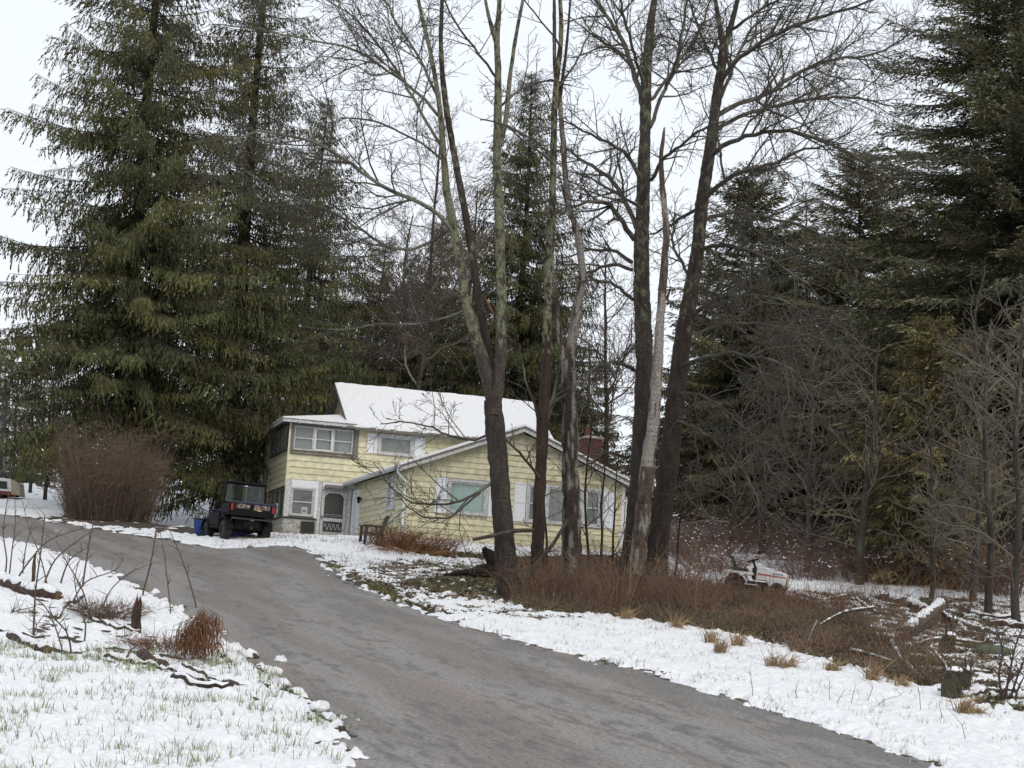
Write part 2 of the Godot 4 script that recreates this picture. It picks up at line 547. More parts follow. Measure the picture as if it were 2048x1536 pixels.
# ---------------------------------------------------------------- house
func slab(s: Shape, a: Vector3, b: Vector3, d: Vector3, e: Vector3, t: float) -> void:   # a b d e counter-clockwise from above, t downwards
	var k := Vector3(0, t, 0)
	s.hexa(a - k, b - k, d - k, e - k, a, b, d, e)

func wall_core(s: Shape, u0: float, u1: float, v0: float, v1: float, holes: Array) -> void:
	var cuts := [u0, u1]
	for h in holes:
		cuts.append(h[0])
		cuts.append(h[1])
	cuts.sort()
	for i in cuts.size() - 1:
		var a: float = cuts[i]
		var b: float = cuts[i + 1]
		if b - a < 0.001:
			continue
		var m := (a + b) * 0.5
		var spans := []
		for h in holes:
			if m > h[0] and m < h[1]:
				spans.append(Vector2(h[2], h[3]))
		spans.sort_custom(func(p: Vector2, q: Vector2) -> bool: return p.x < q.x)
		var y := v0
		for sp in spans:
			if sp.x > y:
				s.box(Vector3(a, y, -0.14), Vector3(b, sp.x, 0.0))
			y = sp.y
		if v1 > y:
			s.box(Vector3(a, y, -0.14), Vector3(b, v1, 0.0))

func boards(parent: Node, fr: Transform3D, v0: float, v1: float, course: float, lim: Callable, holes: Array, rng: RandomNumberGenerator) -> void:
	var y := v0
	while y < v1 - 0.02:
		var y2 := minf(y + course, v1)
		var lo: Vector2 = lim.call(y)
		var hi: Vector2 = lim.call(y2)
		var runs := [[lo.x, lo.y, hi.x, hi.y]]
		for h in holes:
			if h[3] > y + 0.03 and h[2] < y2 - 0.03:
				var next := []
				for r in runs:
					if h[0] <= r[0] and h[1] >= r[1]:
						continue
					if h[1] <= r[0] or h[0] >= r[1]:
						next.append(r)
						continue
					if h[0] > r[0]:
						next.append([r[0], h[0], r[2], h[0]])
					if h[1] < r[1]:
						next.append([h[1], r[1], h[1], r[3]])
				runs = next
		for r in runs:
			if r[1] - r[0] < 0.03 and r[3] - r[2] < 0.03:
				continue
			var s := Shape.new()
			var k := rng.randf_range(0.90, 1.06)
			s.col = Color(k, k * rng.randf_range(0.985, 1.01), k * rng.randf_range(0.94, 1.04))
			var p := 0.046 + rng.randf_range(-0.003, 0.003)
			var g := rng.randf_range(0.002, 0.008)
			s.hexa(Vector3(r[0], y + g, p), Vector3(r[1], y + g, p), Vector3(r[1], y + g, 0.0), Vector3(r[0], y + g, 0.0),
				Vector3(r[2], y2, 0.012), Vector3(r[3], y2, 0.012), Vector3(r[3], y2, 0.0), Vector3(r[2], y2, 0.0))
			part("siding_board", s, M.siding, parent).transform = fr
		y = y2

func window(parent: Node, fr: Transform3D, u0: float, u1: float, v0: float, v1: float, o := {}) -> void:
	var trim: float = o.get("trim", 0.09)
	var tm: Material = o.get("trim_mat", M.white_trim)
	var sm: Material = o.get("sash_mat", M.white_trim)
	var w := Shape.new()
	w.rbox(Vector3(u0 - trim, v1, 0.0), Vector3(u1 + trim, v1 + trim, 0.062), 0.008)
	w.rbox(Vector3(u0 - trim, v0 - trim * 0.8, 0.0), Vector3(u1 + trim, v0, 0.085), 0.008)
	w.rbox(Vector3(u0 - trim, v0 + 0.001, 0.0), Vector3(u0, v1 - 0.001, 0.060), 0.008)
	w.rbox(Vector3(u1, v0 + 0.001, 0.0), Vector3(u1 + trim, v1 - 0.001, 0.060), 0.008)
	var root := part("window", w, tm, parent)
	root.transform = fr
	var n: int = o.get("lights", 1)
	var step := (u1 - u0) / n
	for i in n:
		var a := u0 + i * step
		var b := a + step
		var t: float = o.get("sash", 0.05)
		var s := Shape.new()
		s.rbox(Vector3(a, v0, -0.03), Vector3(a + t, v1, 0.03), 0.006)
		s.rbox(Vector3(b - t, v0, -0.03), Vector3(b, v1, 0.03), 0.006)
		s.rbox(Vector3(a + t, v1 - t, -0.029), Vector3(b - t, v1, 0.028), 0.006)
		s.rbox(Vector3(a + t, v0, -0.029), Vector3(b - t, v0 + t, 0.028), 0.006)
		if o.get("hung", true):
			var m := (v0 + v1) * 0.5
			s.rbox(Vector3(a + t, m - 0.022, -0.028), Vector3(b - t, m + 0.022, 0.034), 0.006)
		part("sash", s, sm, root)
		var p := Shape.new()
		p.box(Vector3(a + t, v0 + t, -0.004), Vector3(b - t, v1 - t, 0.0))
		part("pane", p, M.pane, root)
		if o.has("blind"):
			var drop: float = o.get("drop", 1.0)
			var bl := Shape.new()
			var waves := 14
			for k in waves:
				var x0 := lerpf(a + 0.02, b - 0.02, float(k) / waves)
				var x1 := lerpf(a + 0.02, b - 0.02, float(k + 1) / waves)
				var z0 := -0.10 + 0.012 * (k % 2)
				var z1 := -0.10 + 0.012 * ((k + 1) % 2)
				bl.quad(Vector3(x0, v1 - (v1 - v0) * drop, z0), Vector3(x1, v1 - (v1 - v0) * drop, z1), Vector3(x1, v1, z1), Vector3(x0, v1, z0))
			part("curtain", bl, o.blind, root)

func shutter(parent: Node, fr: Transform3D, u0: float, u1: float, v0: float, v1: float) -> void:
	var s := Shape.new()
	s.rbox(Vector3(u0, v0, 0.02), Vector3(u0 + 0.05, v1, 0.075), 0.006)
	s.rbox(Vector3(u1 - 0.05, v0, 0.02), Vector3(u1, v1, 0.075), 0.006)
	for y in [v0, (v0 + v1) * 0.5 - 0.03, v1 - 0.06]:
		s.rbox(Vector3(u0 + 0.05, y, 0.021), Vector3(u1 - 0.05, y + 0.06, 0.074), 0.006)
	s.box(Vector3(u0 + 0.05, v0 + 0.06, 0.03), Vector3(u1 - 0.05, v1 - 0.06, 0.05))
	part("shutter", s, M.white_shutter, parent).transform = fr

func build_house() -> void:
	var rng := RandomNumberGenerator.new()
	rng.seed = 41
	var h := thing("farmhouse", "pale yellow clapboard farmhouse with snow covered roofs and white shutters", "house", HOUSE, deg_to_rad(HOUSE_TURN))
	var front := Transform3D.IDENTITY
	var left := Transform3D(Basis(Vector3(0, 0, 1), Vector3(0, 1, 0), Vector3(-1, 0, 0)), Vector3(0, 0, -6.5))
	var right := Transform3D(Basis(Vector3(0, 0, -1), Vector3(0, 1, 0), Vector3(1, 0, 0)), Vector3(10.5, 0, 0))
	var rear := Transform3D(Basis(Vector3(-1, 0, 0), Vector3(0, 1, 0), Vector3(0, 0, -1)), Vector3(10.5, 0, -6.5))
	var wfront := Transform3D(Basis.IDENTITY, Vector3(0, 0, 9.4))
	var wleft := Transform3D(Basis(Vector3(0, 0, 1), Vector3(0, 1, 0), Vector3(-1, 0, 0)), Vector3(2.72, 0, 0))
	var wright := Transform3D(Basis(Vector3(0, 0, -1), Vector3(0, 1, 0), Vector3(1, 0, 0)), Vector3(10.5, 0, 9.4))
	# openings: u0 u1 v0 v1
	var up_win := [0.16, 2.5, 3.62, 4.56]
	var up_pic := [3.6, 4.86, 3.80, 4.44]
	var low_win := [0.2, 1.12, 1.06, 2.12]
	var door := [1.42, 2.44, 0.05, 2.16]
	var w_left_up := [1.9, 6.3, 3.66, 4.60]
	var w_left_low := [2.6, 6.3, 1.0, 2.16]
	var f_holes := [up_win, up_pic, low_win, door]
	var s := Shape.new()
	wall_core(s, 0.14, 10.36, -0.4, 4.92, f_holes)
	part("wall", s, M.core, h).transform = front
	s = Shape.new()
	wall_core(s, 0, 6.5, -0.4, 4.75, [w_left_up, w_left_low])
	part("wall", s, M.core, h).transform = left
	s = Shape.new()
	wall_core(s, 0, 6.5, -0.4, 4.9, [])
	part("wall", s, M.core, h).transform = right
	s = Shape.new()
	wall_core(s, 0.14, 10.36, -0.4, 4.9, [])
	part("wall", s, M.core, h).transform = rear
	# floors and partitions keep the rooms dark
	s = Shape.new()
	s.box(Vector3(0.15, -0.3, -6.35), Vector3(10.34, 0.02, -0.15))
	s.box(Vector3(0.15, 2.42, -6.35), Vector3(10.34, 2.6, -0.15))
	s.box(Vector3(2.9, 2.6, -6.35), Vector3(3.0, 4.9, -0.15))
	s.box(Vector3(0.15, 0.02, -1.75), Vector3(10.34, 2.42, -1.6))  # partition added to block light from the side windows and darken the porch room
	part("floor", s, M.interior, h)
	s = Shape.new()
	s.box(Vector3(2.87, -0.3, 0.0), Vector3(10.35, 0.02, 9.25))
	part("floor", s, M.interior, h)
	# siding of the main block
	boards(h, front, 2.46, 4.80, 0.245, func(_y: float) -> Vector2: return Vector2(0.06, 10.5), [[0.02, 2.66, 3.50, 4.7], [3.5, 4.96, 3.7, 4.54]], rng)
	boards(h, left, 2.20, 4.80, 0.245, func(_y: float) -> Vector2: return Vector2(0.0, 6.44), [[1.8, 6.5, 3.56, 4.7]], rng)
	boards(h, right, -0.2, 4.80, 0.245, func(_y: float) -> Vector2: return Vector2(0.0, 6.5), [], rng)
	# main gable above the porch roof
	var gable := Transform3D(Basis(Vector3(0, 0, 1), Vector3(0, 1, 0), Vector3(-1, 0, 0)), Vector3(2.55, 0, -3.25))
	s = Shape.new()
	s.quad(Vector3(-3.2, 4.7, -0.05), Vector3(3.2, 4.7, -0.05), Vector3(0.05, 6.62, -0.05), Vector3(-0.05, 6.62, -0.05))
	s.quad(Vector3(3.2, 4.7, -0.1), Vector3(-3.2, 4.7, -0.1), Vector3(-0.05, 6.62, -0.1), Vector3(0.05, 6.62, -0.1))
	part("wall", s, M.core, h).transform = gable
	boards(h, gable, 4.8, 6.5, 0.245, func(y: float) -> Vector2: return Vector2(-(6.62 - y) / 0.57, (6.62 - y) / 0.57), [], rng)
	var gable_r := Transform3D(Basis(Vector3(0, 0, -1), Vector3(0, 1, 0), Vector3(1, 0, 0)), Vector3(10.5, 0, -3.25))
	s = Shape.new()
	s.quad(Vector3(-3.2, 4.7, -0.03), Vector3(3.2, 4.7, -0.03), Vector3(0.05, 6.62, -0.03), Vector3(-0.05, 6.62, -0.03))
	part("wall", s, M.core, h).transform = gable_r
	boards(h, gable_r, 4.8, 6.5, 0.245, func(y: float) -> Vector2: return Vector2(-(6.62 - y) / 0.57, (6.62 - y) / 0.57), [], rng)
	# main roof: deck, snow, fascia
	s = Shape.new()
	slab(s, Vector3(2.2, 4.70, 0.42), Vector3(10.75, 4.70, 0.42), Vector3(10.75, 6.80, -3.25), Vector3(2.2, 6.80, -3.25), 0.09)
	slab(s, Vector3(10.75, 4.70, -6.92), Vector3(2.2, 4.70, -6.92), Vector3(2.2, 6.80, -3.25), Vector3(10.75, 6.80, -3.25), 0.09)
	var roof := part("roof", s, M.grey_wood, h)
	snow_slab(roof, Vector3(2.18, 4.715, 0.44), Vector3(10.77, 4.715, 0.44), Vector3(10.77, 6.815, -3.23), Vector3(2.18, 6.815, -3.23), 0.07)
	snow_slab(roof, Vector3(10.77, 4.715, -6.94), Vector3(2.18, 4.715, -6.94), Vector3(2.18, 6.815, -3.27), Vector3(10.77, 6.815, -3.27), 0.07)
	s = Shape.new()
	s.rbox(Vector3(2.5, 4.56, 0.36), Vector3(10.75, 4.69, 0.405), 0.01)
	s.box(Vector3(2.5, 4.62, 0.05), Vector3(10.75, 4.64, 0.36))
	part("fascia", s, M.grey_wood, roof)
	for side in [2.17, 10.74]:
		s = Shape.new()
		slab(s, Vector3(side, 4.705, 0.42), Vector3(side + 0.035, 4.705, 0.42), Vector3(side + 0.035, 6.80, -3.25), Vector3(side, 6.80, -3.25), 0.16)
		slab(s, Vector3(side + 0.035, 4.705, -6.92), Vector3(side, 4.705, -6.92), Vector3(side, 6.80, -3.25), Vector3(side + 0.035, 6.80, -3.25), 0.16)
		part("rake_board", s, M.grey_wood, roof)
	# porch roof with a hip
	var fl := Vector3(-0.36, 4.78, 0.42)
	var fr_ := Vector3(2.55, 4.78, 0.42)
	var ap := Vector3(2.55, 5.34, -1.7)
	var bp := Vector3(2.55, 5.34, -4.8)
	var bl := Vector3(-0.36, 4.78, -6.92)
	var br := Vector3(2.55, 4.78, -6.92)
	s = Shape.new()
	for t in [[fl, fr_, ap], [bl, fl, ap], [bl, ap, bp], [br, bl, bp]]:
		s.tri(t[0], t[1], t[2])
	s.quad(bl - Vector3(0, 0.02, 0), br - Vector3(0, 0.02, 0), fr_ - Vector3(0, 0.02, 0), fl - Vector3(0, 0.02, 0))
	var proof := part("porch_roof", s, M.grey_wood, h)
	s = Shape.new()
	var k := Vector3(0, 0.05, 0)
	var oa := Vector3(-0.03, 0, 0.03)
	for t in [[fl + oa, fr_ + Vector3(0, 0, 0.03), ap], [bl + Vector3(-0.03, 0, -0.03), fl + oa, ap], [bl + Vector3(-0.03, 0, -0.03), ap, bp], [br + Vector3(0, 0, -0.03), bl + Vector3(-0.03, 0, -0.03), bp]]:
		s.tri(t[0] + k, t[1] + k, t[2] + k)
	s.quad(fl + oa, fr_ + Vector3(0, 0, 0.03), fr_ + Vector3(0, 0, 0.03) + k, fl + oa + k)
	s.quad(bl + Vector3(-0.03, 0, -0.03), fl + oa, fl + oa + k, bl + Vector3(-0.03, 0, -0.03) + k)
	part("snow", s, M.snow, proof)
	s = Shape.new()
	s.rbox(Vector3(-0.37, 4.64, 0.36), Vector3(2.49, 4.765, 0.41), 0.01)
	s.rbox(Vector3(-0.38, 4.64, -6.9), Vector3(-0.33, 4.765, 0.355), 0.01)
	part("fascia", s, M.white_trim, proof)
	for x in [0.25, 1.25, 2.0, 3.3, 4.05, 5.05, 6.1, 7.4, 8.8]:
		s = Shape.new()
		s.rbox(Vector3(x, 4.60, 0.40), Vector3(x + 0.04, 4.78, 0.45), 0.004)
		part("gutter_hanger", s, M.white_trim, proof)
	# porch trim: corner boards, casing between storeys
	s = Shape.new()
	s.rbox(Vector3(-0.045, 2.2, -0.02), Vector3(0.06, 4.66, 0.048), 0.006)
	part("corner_board", s, M.siding, h)
	s = Shape.new()
	s.rbox(Vector3(0.02, 3.50, 0.0), Vector3(0.13, 4.66, 0.055), 0.006)
	s.rbox(Vector3(2.56, 3.46, 0.0), Vector3(2.72, 4.66, 0.055), 0.006)
	s.rbox(Vector3(0.131, 4.575, 0.0), Vector3(2.559, 4.66, 0.05), 0.006)
	s.rbox(Vector3(0.02, 3.46, 0.0), Vector3(2.559, 3.499, 0.09), 0.006)
	part("window_casing", s, M.grey_wood, h)
	window(h, front, 0.16, 2.5, 3.62, 4.56, {lights = 3, trim = 0.05, trim_mat = M.grey_wood, blind = M.blind_grey, drop = 0.98})
	s = Shape.new()   # the raised middle sash is newer and whiter
	s.rbox(Vector3(0.97, 3.64, 0.03), Vector3(1.03, 4.54, 0.05), 0.006)
	s.rbox(Vector3(1.63, 3.64, 0.03), Vector3(1.69, 4.54, 0.05), 0.006)
	s.rbox(Vector3(1.031, 3.64, 0.03), Vector3(1.629, 3.70, 0.049), 0.006)
	s.rbox(Vector3(1.031, 4.48, 0.03), Vector3(1.629, 4.54, 0.049), 0.006)
	part("storm_sash", s, M.gutter_white, h)
	window(h, left, 1.9, 6.3, 3.66, 4.60, {lights = 5, trim = 0.08, trim_mat = M.dark_wood, sash_mat = M.grey_wood})
	window(h, front, 3.6, 4.86, 3.80, 4.44, {hung = false, trim = 0.11, blind = M.blind_grey, drop = 1.0})
	shutter(h, front, 3.06, 3.47, 3.74, 4.52)
	shutter(h, front, 4.99, 5.40, 3.74, 4.52)
	# ground storey of the porch
	s = Shape.new()
	s.rbox(Vector3(0.2, 2.16, 0.0), Vector3(1.28, 2.45, 0.045), 0.006)
	s.rbox(Vector3(1.44, 2.26, 0.0), Vector3(2.70, 2.45, 0.04), 0.006)
	s.rbox(Vector3(1.165, 1.0, 0.0), Vector3(1.279, 2.158, 0.05), 0.006)
	part("lintel_board", s, M.white_shutter, h)
	s = Shape.new()
	s.rbox(Vector3(1.28, 0.0, 0.0), Vector3(1.41, 2.45, 0.07), 0.008)
	s.rbox(Vector3(2.45, 0.0, 0.0), Vector3(2.60, 2.25, 0.07), 0.008)
	s.rbox(Vector3(1.411, 2.17, 0.0), Vector3(2.449, 2.25, 0.065), 0.008)
	part("door_casing", s, M.white_trim, h)
	s = Shape.new()
	s.rbox(Vector3(1.5, 2.20, 0.07), Vector3(2.35, 2.34, 0.30), 0.02)
	part("door_hood", s, M.grey_wood, h)
	s = Shape.new()
	s.rbox(Vector3(-0.03, 0.95, -0.1), Vector3(0.19, 2.45, 0.06), 0.008)
	part("corner_post", s, M.white_trim, h)
	s = Shape.new()
	s.rbox(Vector3(-0.04, 0.94, 0.0), Vector3(1.279, 1.0, 0.10), 0.01)
	part("sill", s, M.dark_wood, h)
	window(h, front, 0.26, 1.1, 1.1, 2.10, {trim = 0.06, sash = 0.045})
	window(h, left, 2.6, 6.25, 1.0, 2.14, {lights = 3, trim = 0.06, trim_mat = M.dark_wood, sash_mat = M.grey_wood, hung = false})
	var bm := RandomNumberGenerator.new()
	bm.seed = 8
	for j in 5:
		var x := 0.0
		var first := true
		while x < 1.27:
			var w := 0.4 if not (first and j % 2 == 1) else 0.2
			first = false
			var x2 := minf(x + w - 0.008, 1.272)
			part("concrete_block", block_shape(x, x2, -0.05 + j * 0.198, 0.14 + j * 0.198, bm), M.block, h)
			x += w
		for q in 5:
			var z0 := -6.4 + q * 1.27 + (0.2 if j % 2 else 0.0)
			var bs := block_shape(z0 + 6.5, z0 + 6.5 + 1.25, -0.05 + j * 0.198, 0.14 + j * 0.198, bm)
			part("concrete_block", bs, M.block, h).transform = left
	s = Shape.new()
	s.rbox(Vector3(0.68, 0.03, 0.052), Vector3(1.22, 0.86, 0.075), 0.006)
	part("cellar_hatch", s, M.black_panel, h)
	# screen door
	var d := Shape.new()
	d.rbox(Vector3(1.43, 0.06, 0.0), Vector3(1.55, 2.15, 0.045), 0.008)
	d.rbox(Vector3(2.31, 0.06, 0.0), Vector3(2.43, 2.15, 0.045), 0.008)
	d.rbox(Vector3(1.551, 2.03, 0.001), Vector3(2.309, 2.15, 0.044), 0.008)
	d.rbox(Vector3(1.551, 0.93, 0.001), Vector3(2.309, 1.06, 0.044), 0.008)
	d.rbox(Vector3(1.551, 0.06, 0.001), Vector3(2.309, 0.52, 0.03), 0.008)
	var dr := part("screen_door", d, M.door_white, h)
	d = Shape.new()
	d.box(Vector3(1.551, 1.06, 0.006), Vector3(2.309, 2.03, 0.010))
	d.box(Vector3(1.551, 0.52, 0.006), Vector3(2.309, 0.93, 0.010))
	part("screen", d, M.screen_mesh, dr)
	for q in [[1.55, 2.03, 1.0, -1.0], [2.31, 2.03, -1.0, -1.0]]:
		d = Shape.new()
		d.quad(Vector3(q[0], q[1], 0.03), Vector3(q[0] + q[2] * 0.16, q[1], 0.03), Vector3(q[0] + q[2] * 0.07, q[1] + q[3] * 0.07, 0.03), Vector3(q[0], q[1] + q[3] * 0.16, 0.03))
		part("corner_bracket", d, M.door_white, dr)
	d = Shape.new()
	var arc := PackedVector3Array()
	var ar := PackedFloat32Array()
	for i in 25:
		arc.append(Vector3(1.60 + 0.66 * i / 24.0, 0.72 + 0.13 * sin(i * 1.05), 0.02))
		ar.append(0.012)
	d.tube(arc, ar, 5)
	part("scrollwork", d, M.door_white, dr)
	d = Shape.new()
	d.rod(Vector3(1.56, 1.20, 0.02), Vector3(2.30, 1.20, 0.02), 0.008, 5)
	part("rail", d, M.door_white, dr)
	d = Shape.new()
	d.rod(Vector3(1.56, 1.14, 0.02), Vector3(2.30, 1.14, 0.02), 0.006, 5)
	part("rail", d, M.door_white, dr)
	d = Shape.new()
	d.rbox(Vector3(1.46, 1.0, 0.045), Vector3(1.50, 1.14, 0.085), 0.01)
	part("handle", d, M.steel_dark, dr)
	build_wing(h, wfront, wleft, wright, rng)
	# conduit and meter on the far corner
	s = Shape.new()
	s.rod(Vector3(-0.10, 1.4, -6.3), Vector3(-0.10, 3.2, -6.3), 0.06, 10)
	part("conduit", s, M.gutter_white, h)
	s = Shape.new()
	s.rbox(Vector3(-0.22, 3.15, -6.42), Vector3(-0.04, 3.5, -6.18), 0.03)
	part("service_head", s, M.steel_dark, h)

func block_shape(x0: float, x1: float, y0: float, y1: float, rng: RandomNumberGenerator) -> Shape:
	var s := Shape.new()
	var z := 0.045 + rng.randf_range(-0.006, 0.004)
	var nx := maxi(2, int((x1 - x0) / 0.05))
	var ny := 4
	var paint_ := Color(0.66, 0.65, 0.62)
	s.col = paint_
	s.box(Vector3(x0, y0, 0.0), Vector3(x1, y1, z - 0.002))
	for i in nx:
		for j in ny:
			var a := lerpf(x0, x1, float(i) / nx)
			var b := lerpf(x0, x1, float(i + 1) / nx)
			var e := lerpf(y0, y1, float(j) / ny)
			var f := lerpf(y0, y1, float(j + 1) / ny)
			var k := s.v.size()
			s.quad(Vector3(a, e, z), Vector3(b, e, z), Vector3(b, f, z), Vector3(a, f, z))
			for q in 4:
				var p := s.v[k + q]
				var peel := relief.get_noise_2d(p.x * 5.0, p.y * 5.0 + 7.0) + 0.35 * fine.get_noise_2d(p.x * 6.0, p.y * 6.0) - 0.30 * (p.y - 0.35)
				s.c[k + q] = paint_.lerp(Color(0.20, 0.185, 0.155), smoothstep(0.22, 0.34, peel)).lerp(Color(0.42, 0.36, 0.26), 0.5 * smoothstep(0.0, 0.2, peel))
	return s

func snow_slab(parent: Node, a: Vector3, b: Vector3, d: Vector3, e: Vector3, t: float) -> void:
	# a b is the eave, e d the ridge; the snow lies unevenly and its lower edge wanders
	var s := Shape.new()
	var nu := 60
	var nv := 14
	var pts := []
	for j in nv + 1:
		for i in nu + 1:
			var u := float(i) / nu
			var v := float(j) / nv
			var q := a.lerp(b, u).lerp(e.lerp(d, u), v)
			var n := relief.get_noise_2d(q.x * 1.2 + q.z * 0.8, q.y * 2.0 + q.z)
			var slip := (0.05 + 0.10 * maxf(0.0, relief.get_noise_2d(q.x * 1.6, q.z * 1.6 + 31.0))) * (1.0 - smoothstep(0.0, 0.12, v)) - 0.03 * (1.0 - smoothstep(0.0, 0.08, v))
			q += (e - a).normalized() * slip
			var edge := minf(minf(u, 1.0 - u) * nu, v * nv)
			q.y += t * (0.75 + 0.5 * n) * (0.35 + 0.65 * smoothstep(0.0, 1.6, edge))
			pts.append(q)
	for j in nv:
		for i in nu:
			var k := j * (nu + 1) + i
			s.quad(pts[k], pts[k + 1], pts[k + nu + 2], pts[k + nu + 1])
	var dn := Vector3(0, -t, 0)
	for i in nu:
		s.quad(pts[i] + dn, pts[i + 1] + dn, pts[i + 1], pts[i])
	for j in nv:
		var l := j * (nu + 1)
		var r := l + nu
		s.quad(pts[l + nu + 1] + dn, pts[l] + dn, pts[l], pts[l + nu + 1])
		s.quad(pts[r] + dn, pts[r + nu + 1] + dn, pts[r + nu + 1], pts[r])
	part("snow", s, M.snow, parent)

func build_wing(h: Node3D, wf: Transform3D, wl: Transform3D, wr: Transform3D, rng: RandomNumberGenerator) -> void:
	var s := Shape.new()
	var teal := [4.19, 5.46, 1.08, 2.10]
	var trio := [7.02, 9.62, 0.98, 2.18]
	wall_core(s, 2.86, 10.36, -0.4, 2.45, [teal, trio])
	s.quad(Vector3(2.72, 2.45, 0), Vector3(10.5, 2.45, 0), Vector3(6.64, 4.0, 0), Vector3(6.60, 4.0, 0))
	part("wall", s, M.core, h).transform = wf
	s = Shape.new()
	var side_win := [6.35, 7.65, 1.25, 2.18]
	var side_door := [0.25, 1.25, 0.06, 2.06]
	wall_core(s, 0.0, 9.4, -0.4, 2.45, [side_win, side_door])
	part("wall", s, M.core, h).transform = wl
	s = Shape.new()
	wall_core(s, 0.0, 9.4, -0.4, 2.45, [])
	part("wall", s, M.core, h).transform = wr
	var slope := func(y: float) -> Vector2:
		if y <= 2.45:
			return Vector2(2.78, 10.44)
		var t := (4.02 - y) / 0.398
		return Vector2(6.62 - t, 6.62 + t)
	boards(h, wf, -0.12, 3.9, 0.195, slope, [[4.09, 5.56, 1.0, 2.19], [6.9, 9.74, 0.9, 2.28]], rng)
	boards(h, wl, -0.12, 2.36, 0.195, func(_y: float) -> Vector2: return Vector2(0.0, 9.34), [[6.25, 7.75, 1.17, 2.27], [0.12, 1.38, -0.2, 2.2]], rng)
	boards(h, wr, -0.12, 2.36, 0.195, func(_y: float) -> Vector2: return Vector2(0.06, 9.4), [], rng)
	s = Shape.new()
	s.rbox(Vector3(2.67, -0.3, 9.33), Vector3(2.78, 2.40, 9.45), 0.008)
	part("corner_board", s, M.siding, h)
	s = Shape.new()
	s.rbox(Vector3(10.44, -0.3, 9.33), Vector3(10.55, 2.40, 9.45), 0.008)
	part("corner_board", s, M.gutter_white, h)
	window(h, wf, 4.19, 5.46, 1.08, 2.10, {hung = false, trim = 0.1, blind = M.blind_teal, drop = 1.0})
	shutter(h, wf, 3.68, 4.08, 1.0, 2.2)
	shutter(h, wf, 5.57, 5.97, 1.0, 2.2)
	window(h, wf, 7.02, 7.55, 0.98, 2.18, {trim = 0.1, blind = M.blind_dark, drop = 0.5})
	window(h, wf, 7.72, 8.96, 0.98, 2.18, {trim = 0.08, hung = false, blind = M.blind_dark, drop = 1.0})
	window(h, wf, 9.12, 9.62, 0.98, 2.18, {trim = 0.1, blind = M.blind_dark, drop = 0.5})
	shutter(h, wf, 6.48, 6.9, 0.92, 2.26)
	shutter(h, wf, 9.74, 10.16, 0.92, 2.26)
	window(h, wl, 6.35, 7.65, 1.25, 2.18, {trim = 0.16, blind = M.blind_grey, drop = 0.6})
	# side door seen edge on
	s = Shape.new()
	s.rbox(Vector3(0.12, -0.1, 0.0), Vector3(0.25, 2.2, 0.10), 0.008)
	s.rbox(Vector3(1.25, -0.1, 0.0), Vector3(1.38, 2.2, 0.10), 0.008)
	s.rbox(Vector3(0.251, 2.07, 0.0), Vector3(1.249, 2.2, 0.09), 0.008)
	part("door_casing", s, M.white_shutter, h).transform = wl
	s = Shape.new()
	s.rbox(Vector3(0.26, 0.03, -0.05), Vector3(1.24, 2.06, 0.0), 0.006)
	for y in [0.2, 1.1]:
		for x in [0.38, 0.80]:
			s.rbox(Vector3(x, y, 0.0), Vector3(x + 0.32, y + 0.75, 0.012), 0.006)
	var d := part("door", s, M.white_shutter, h)
	d.transform = wl
	s = Shape.new()
	s.ball(Vector3(1.14, 1.0, 0.04), Vector3(0.03, 0.03, 0.03))
	part("handle", s, M.steel_dark, d)
	for z in [-0.05, 1.62]:
		s = Shape.new()
		s.rbox(Vector3(z - 0.05, 1.70, 0.03), Vector3(z + 0.05, 1.86, 0.06), 0.01)
		s.rod(Vector3(z, 1.82, 0.05), Vector3(z, 1.84, 0.14), 0.012, 6)
		s.lathe(Vector3(z, 1.62, 0.14), Vector3.UP, [Vector2(0, 0.02), Vector2(0.02, 0.05), Vector2(0.18, 0.065), Vector2(0.20, 0.09), Vector2(0.27, 0.01)], 8)
		part("porch_lantern", s, M.black_plastic, h).transform = wl
	# roof of the wing
	s = Shape.new()
	slab(s, Vector3(2.30, 2.50, 9.82), Vector3(6.62, 4.22, 9.82), Vector3(6.62, 4.22, 0.02), Vector3(2.30, 2.50, 0.02), 0.10)
	slab(s, Vector3(6.62, 4.22, 9.82), Vector3(10.92, 2.50, 9.82), Vector3(10.92, 2.50, 0.02), Vector3(6.62, 4.22, 0.02), 0.10)
	var roof := part("wing_roof", s, M.grey_wood, h)
	snow_slab(roof, Vector3(2.28, 2.508, 0.05), Vector3(2.28, 2.508, 9.84), Vector3(6.62, 4.236, 9.84), Vector3(6.62, 4.236, 0.05), 0.06)
	snow_slab(roof, Vector3(10.94, 2.508, 9.84), Vector3(10.94, 2.508, 0.05), Vector3(6.62, 4.236, 0.05), Vector3(6.62, 4.236, 9.84), 0.06)
	s = Shape.new()
	slab(s, Vector3(2.30, 2.398, 9.80), Vector3(6.62, 4.118, 9.80), Vector3(6.62, 4.118, 9.765), Vector3(2.30, 2.398, 9.765), 0.12)
	slab(s, Vector3(6.62, 4.118, 9.80), Vector3(10.92, 2.398, 9.80), Vector3(10.92, 2.398, 9.765), Vector3(6.62, 4.118, 9.765), 0.12)
	part("rake_board", s, M.white_trim, roof)
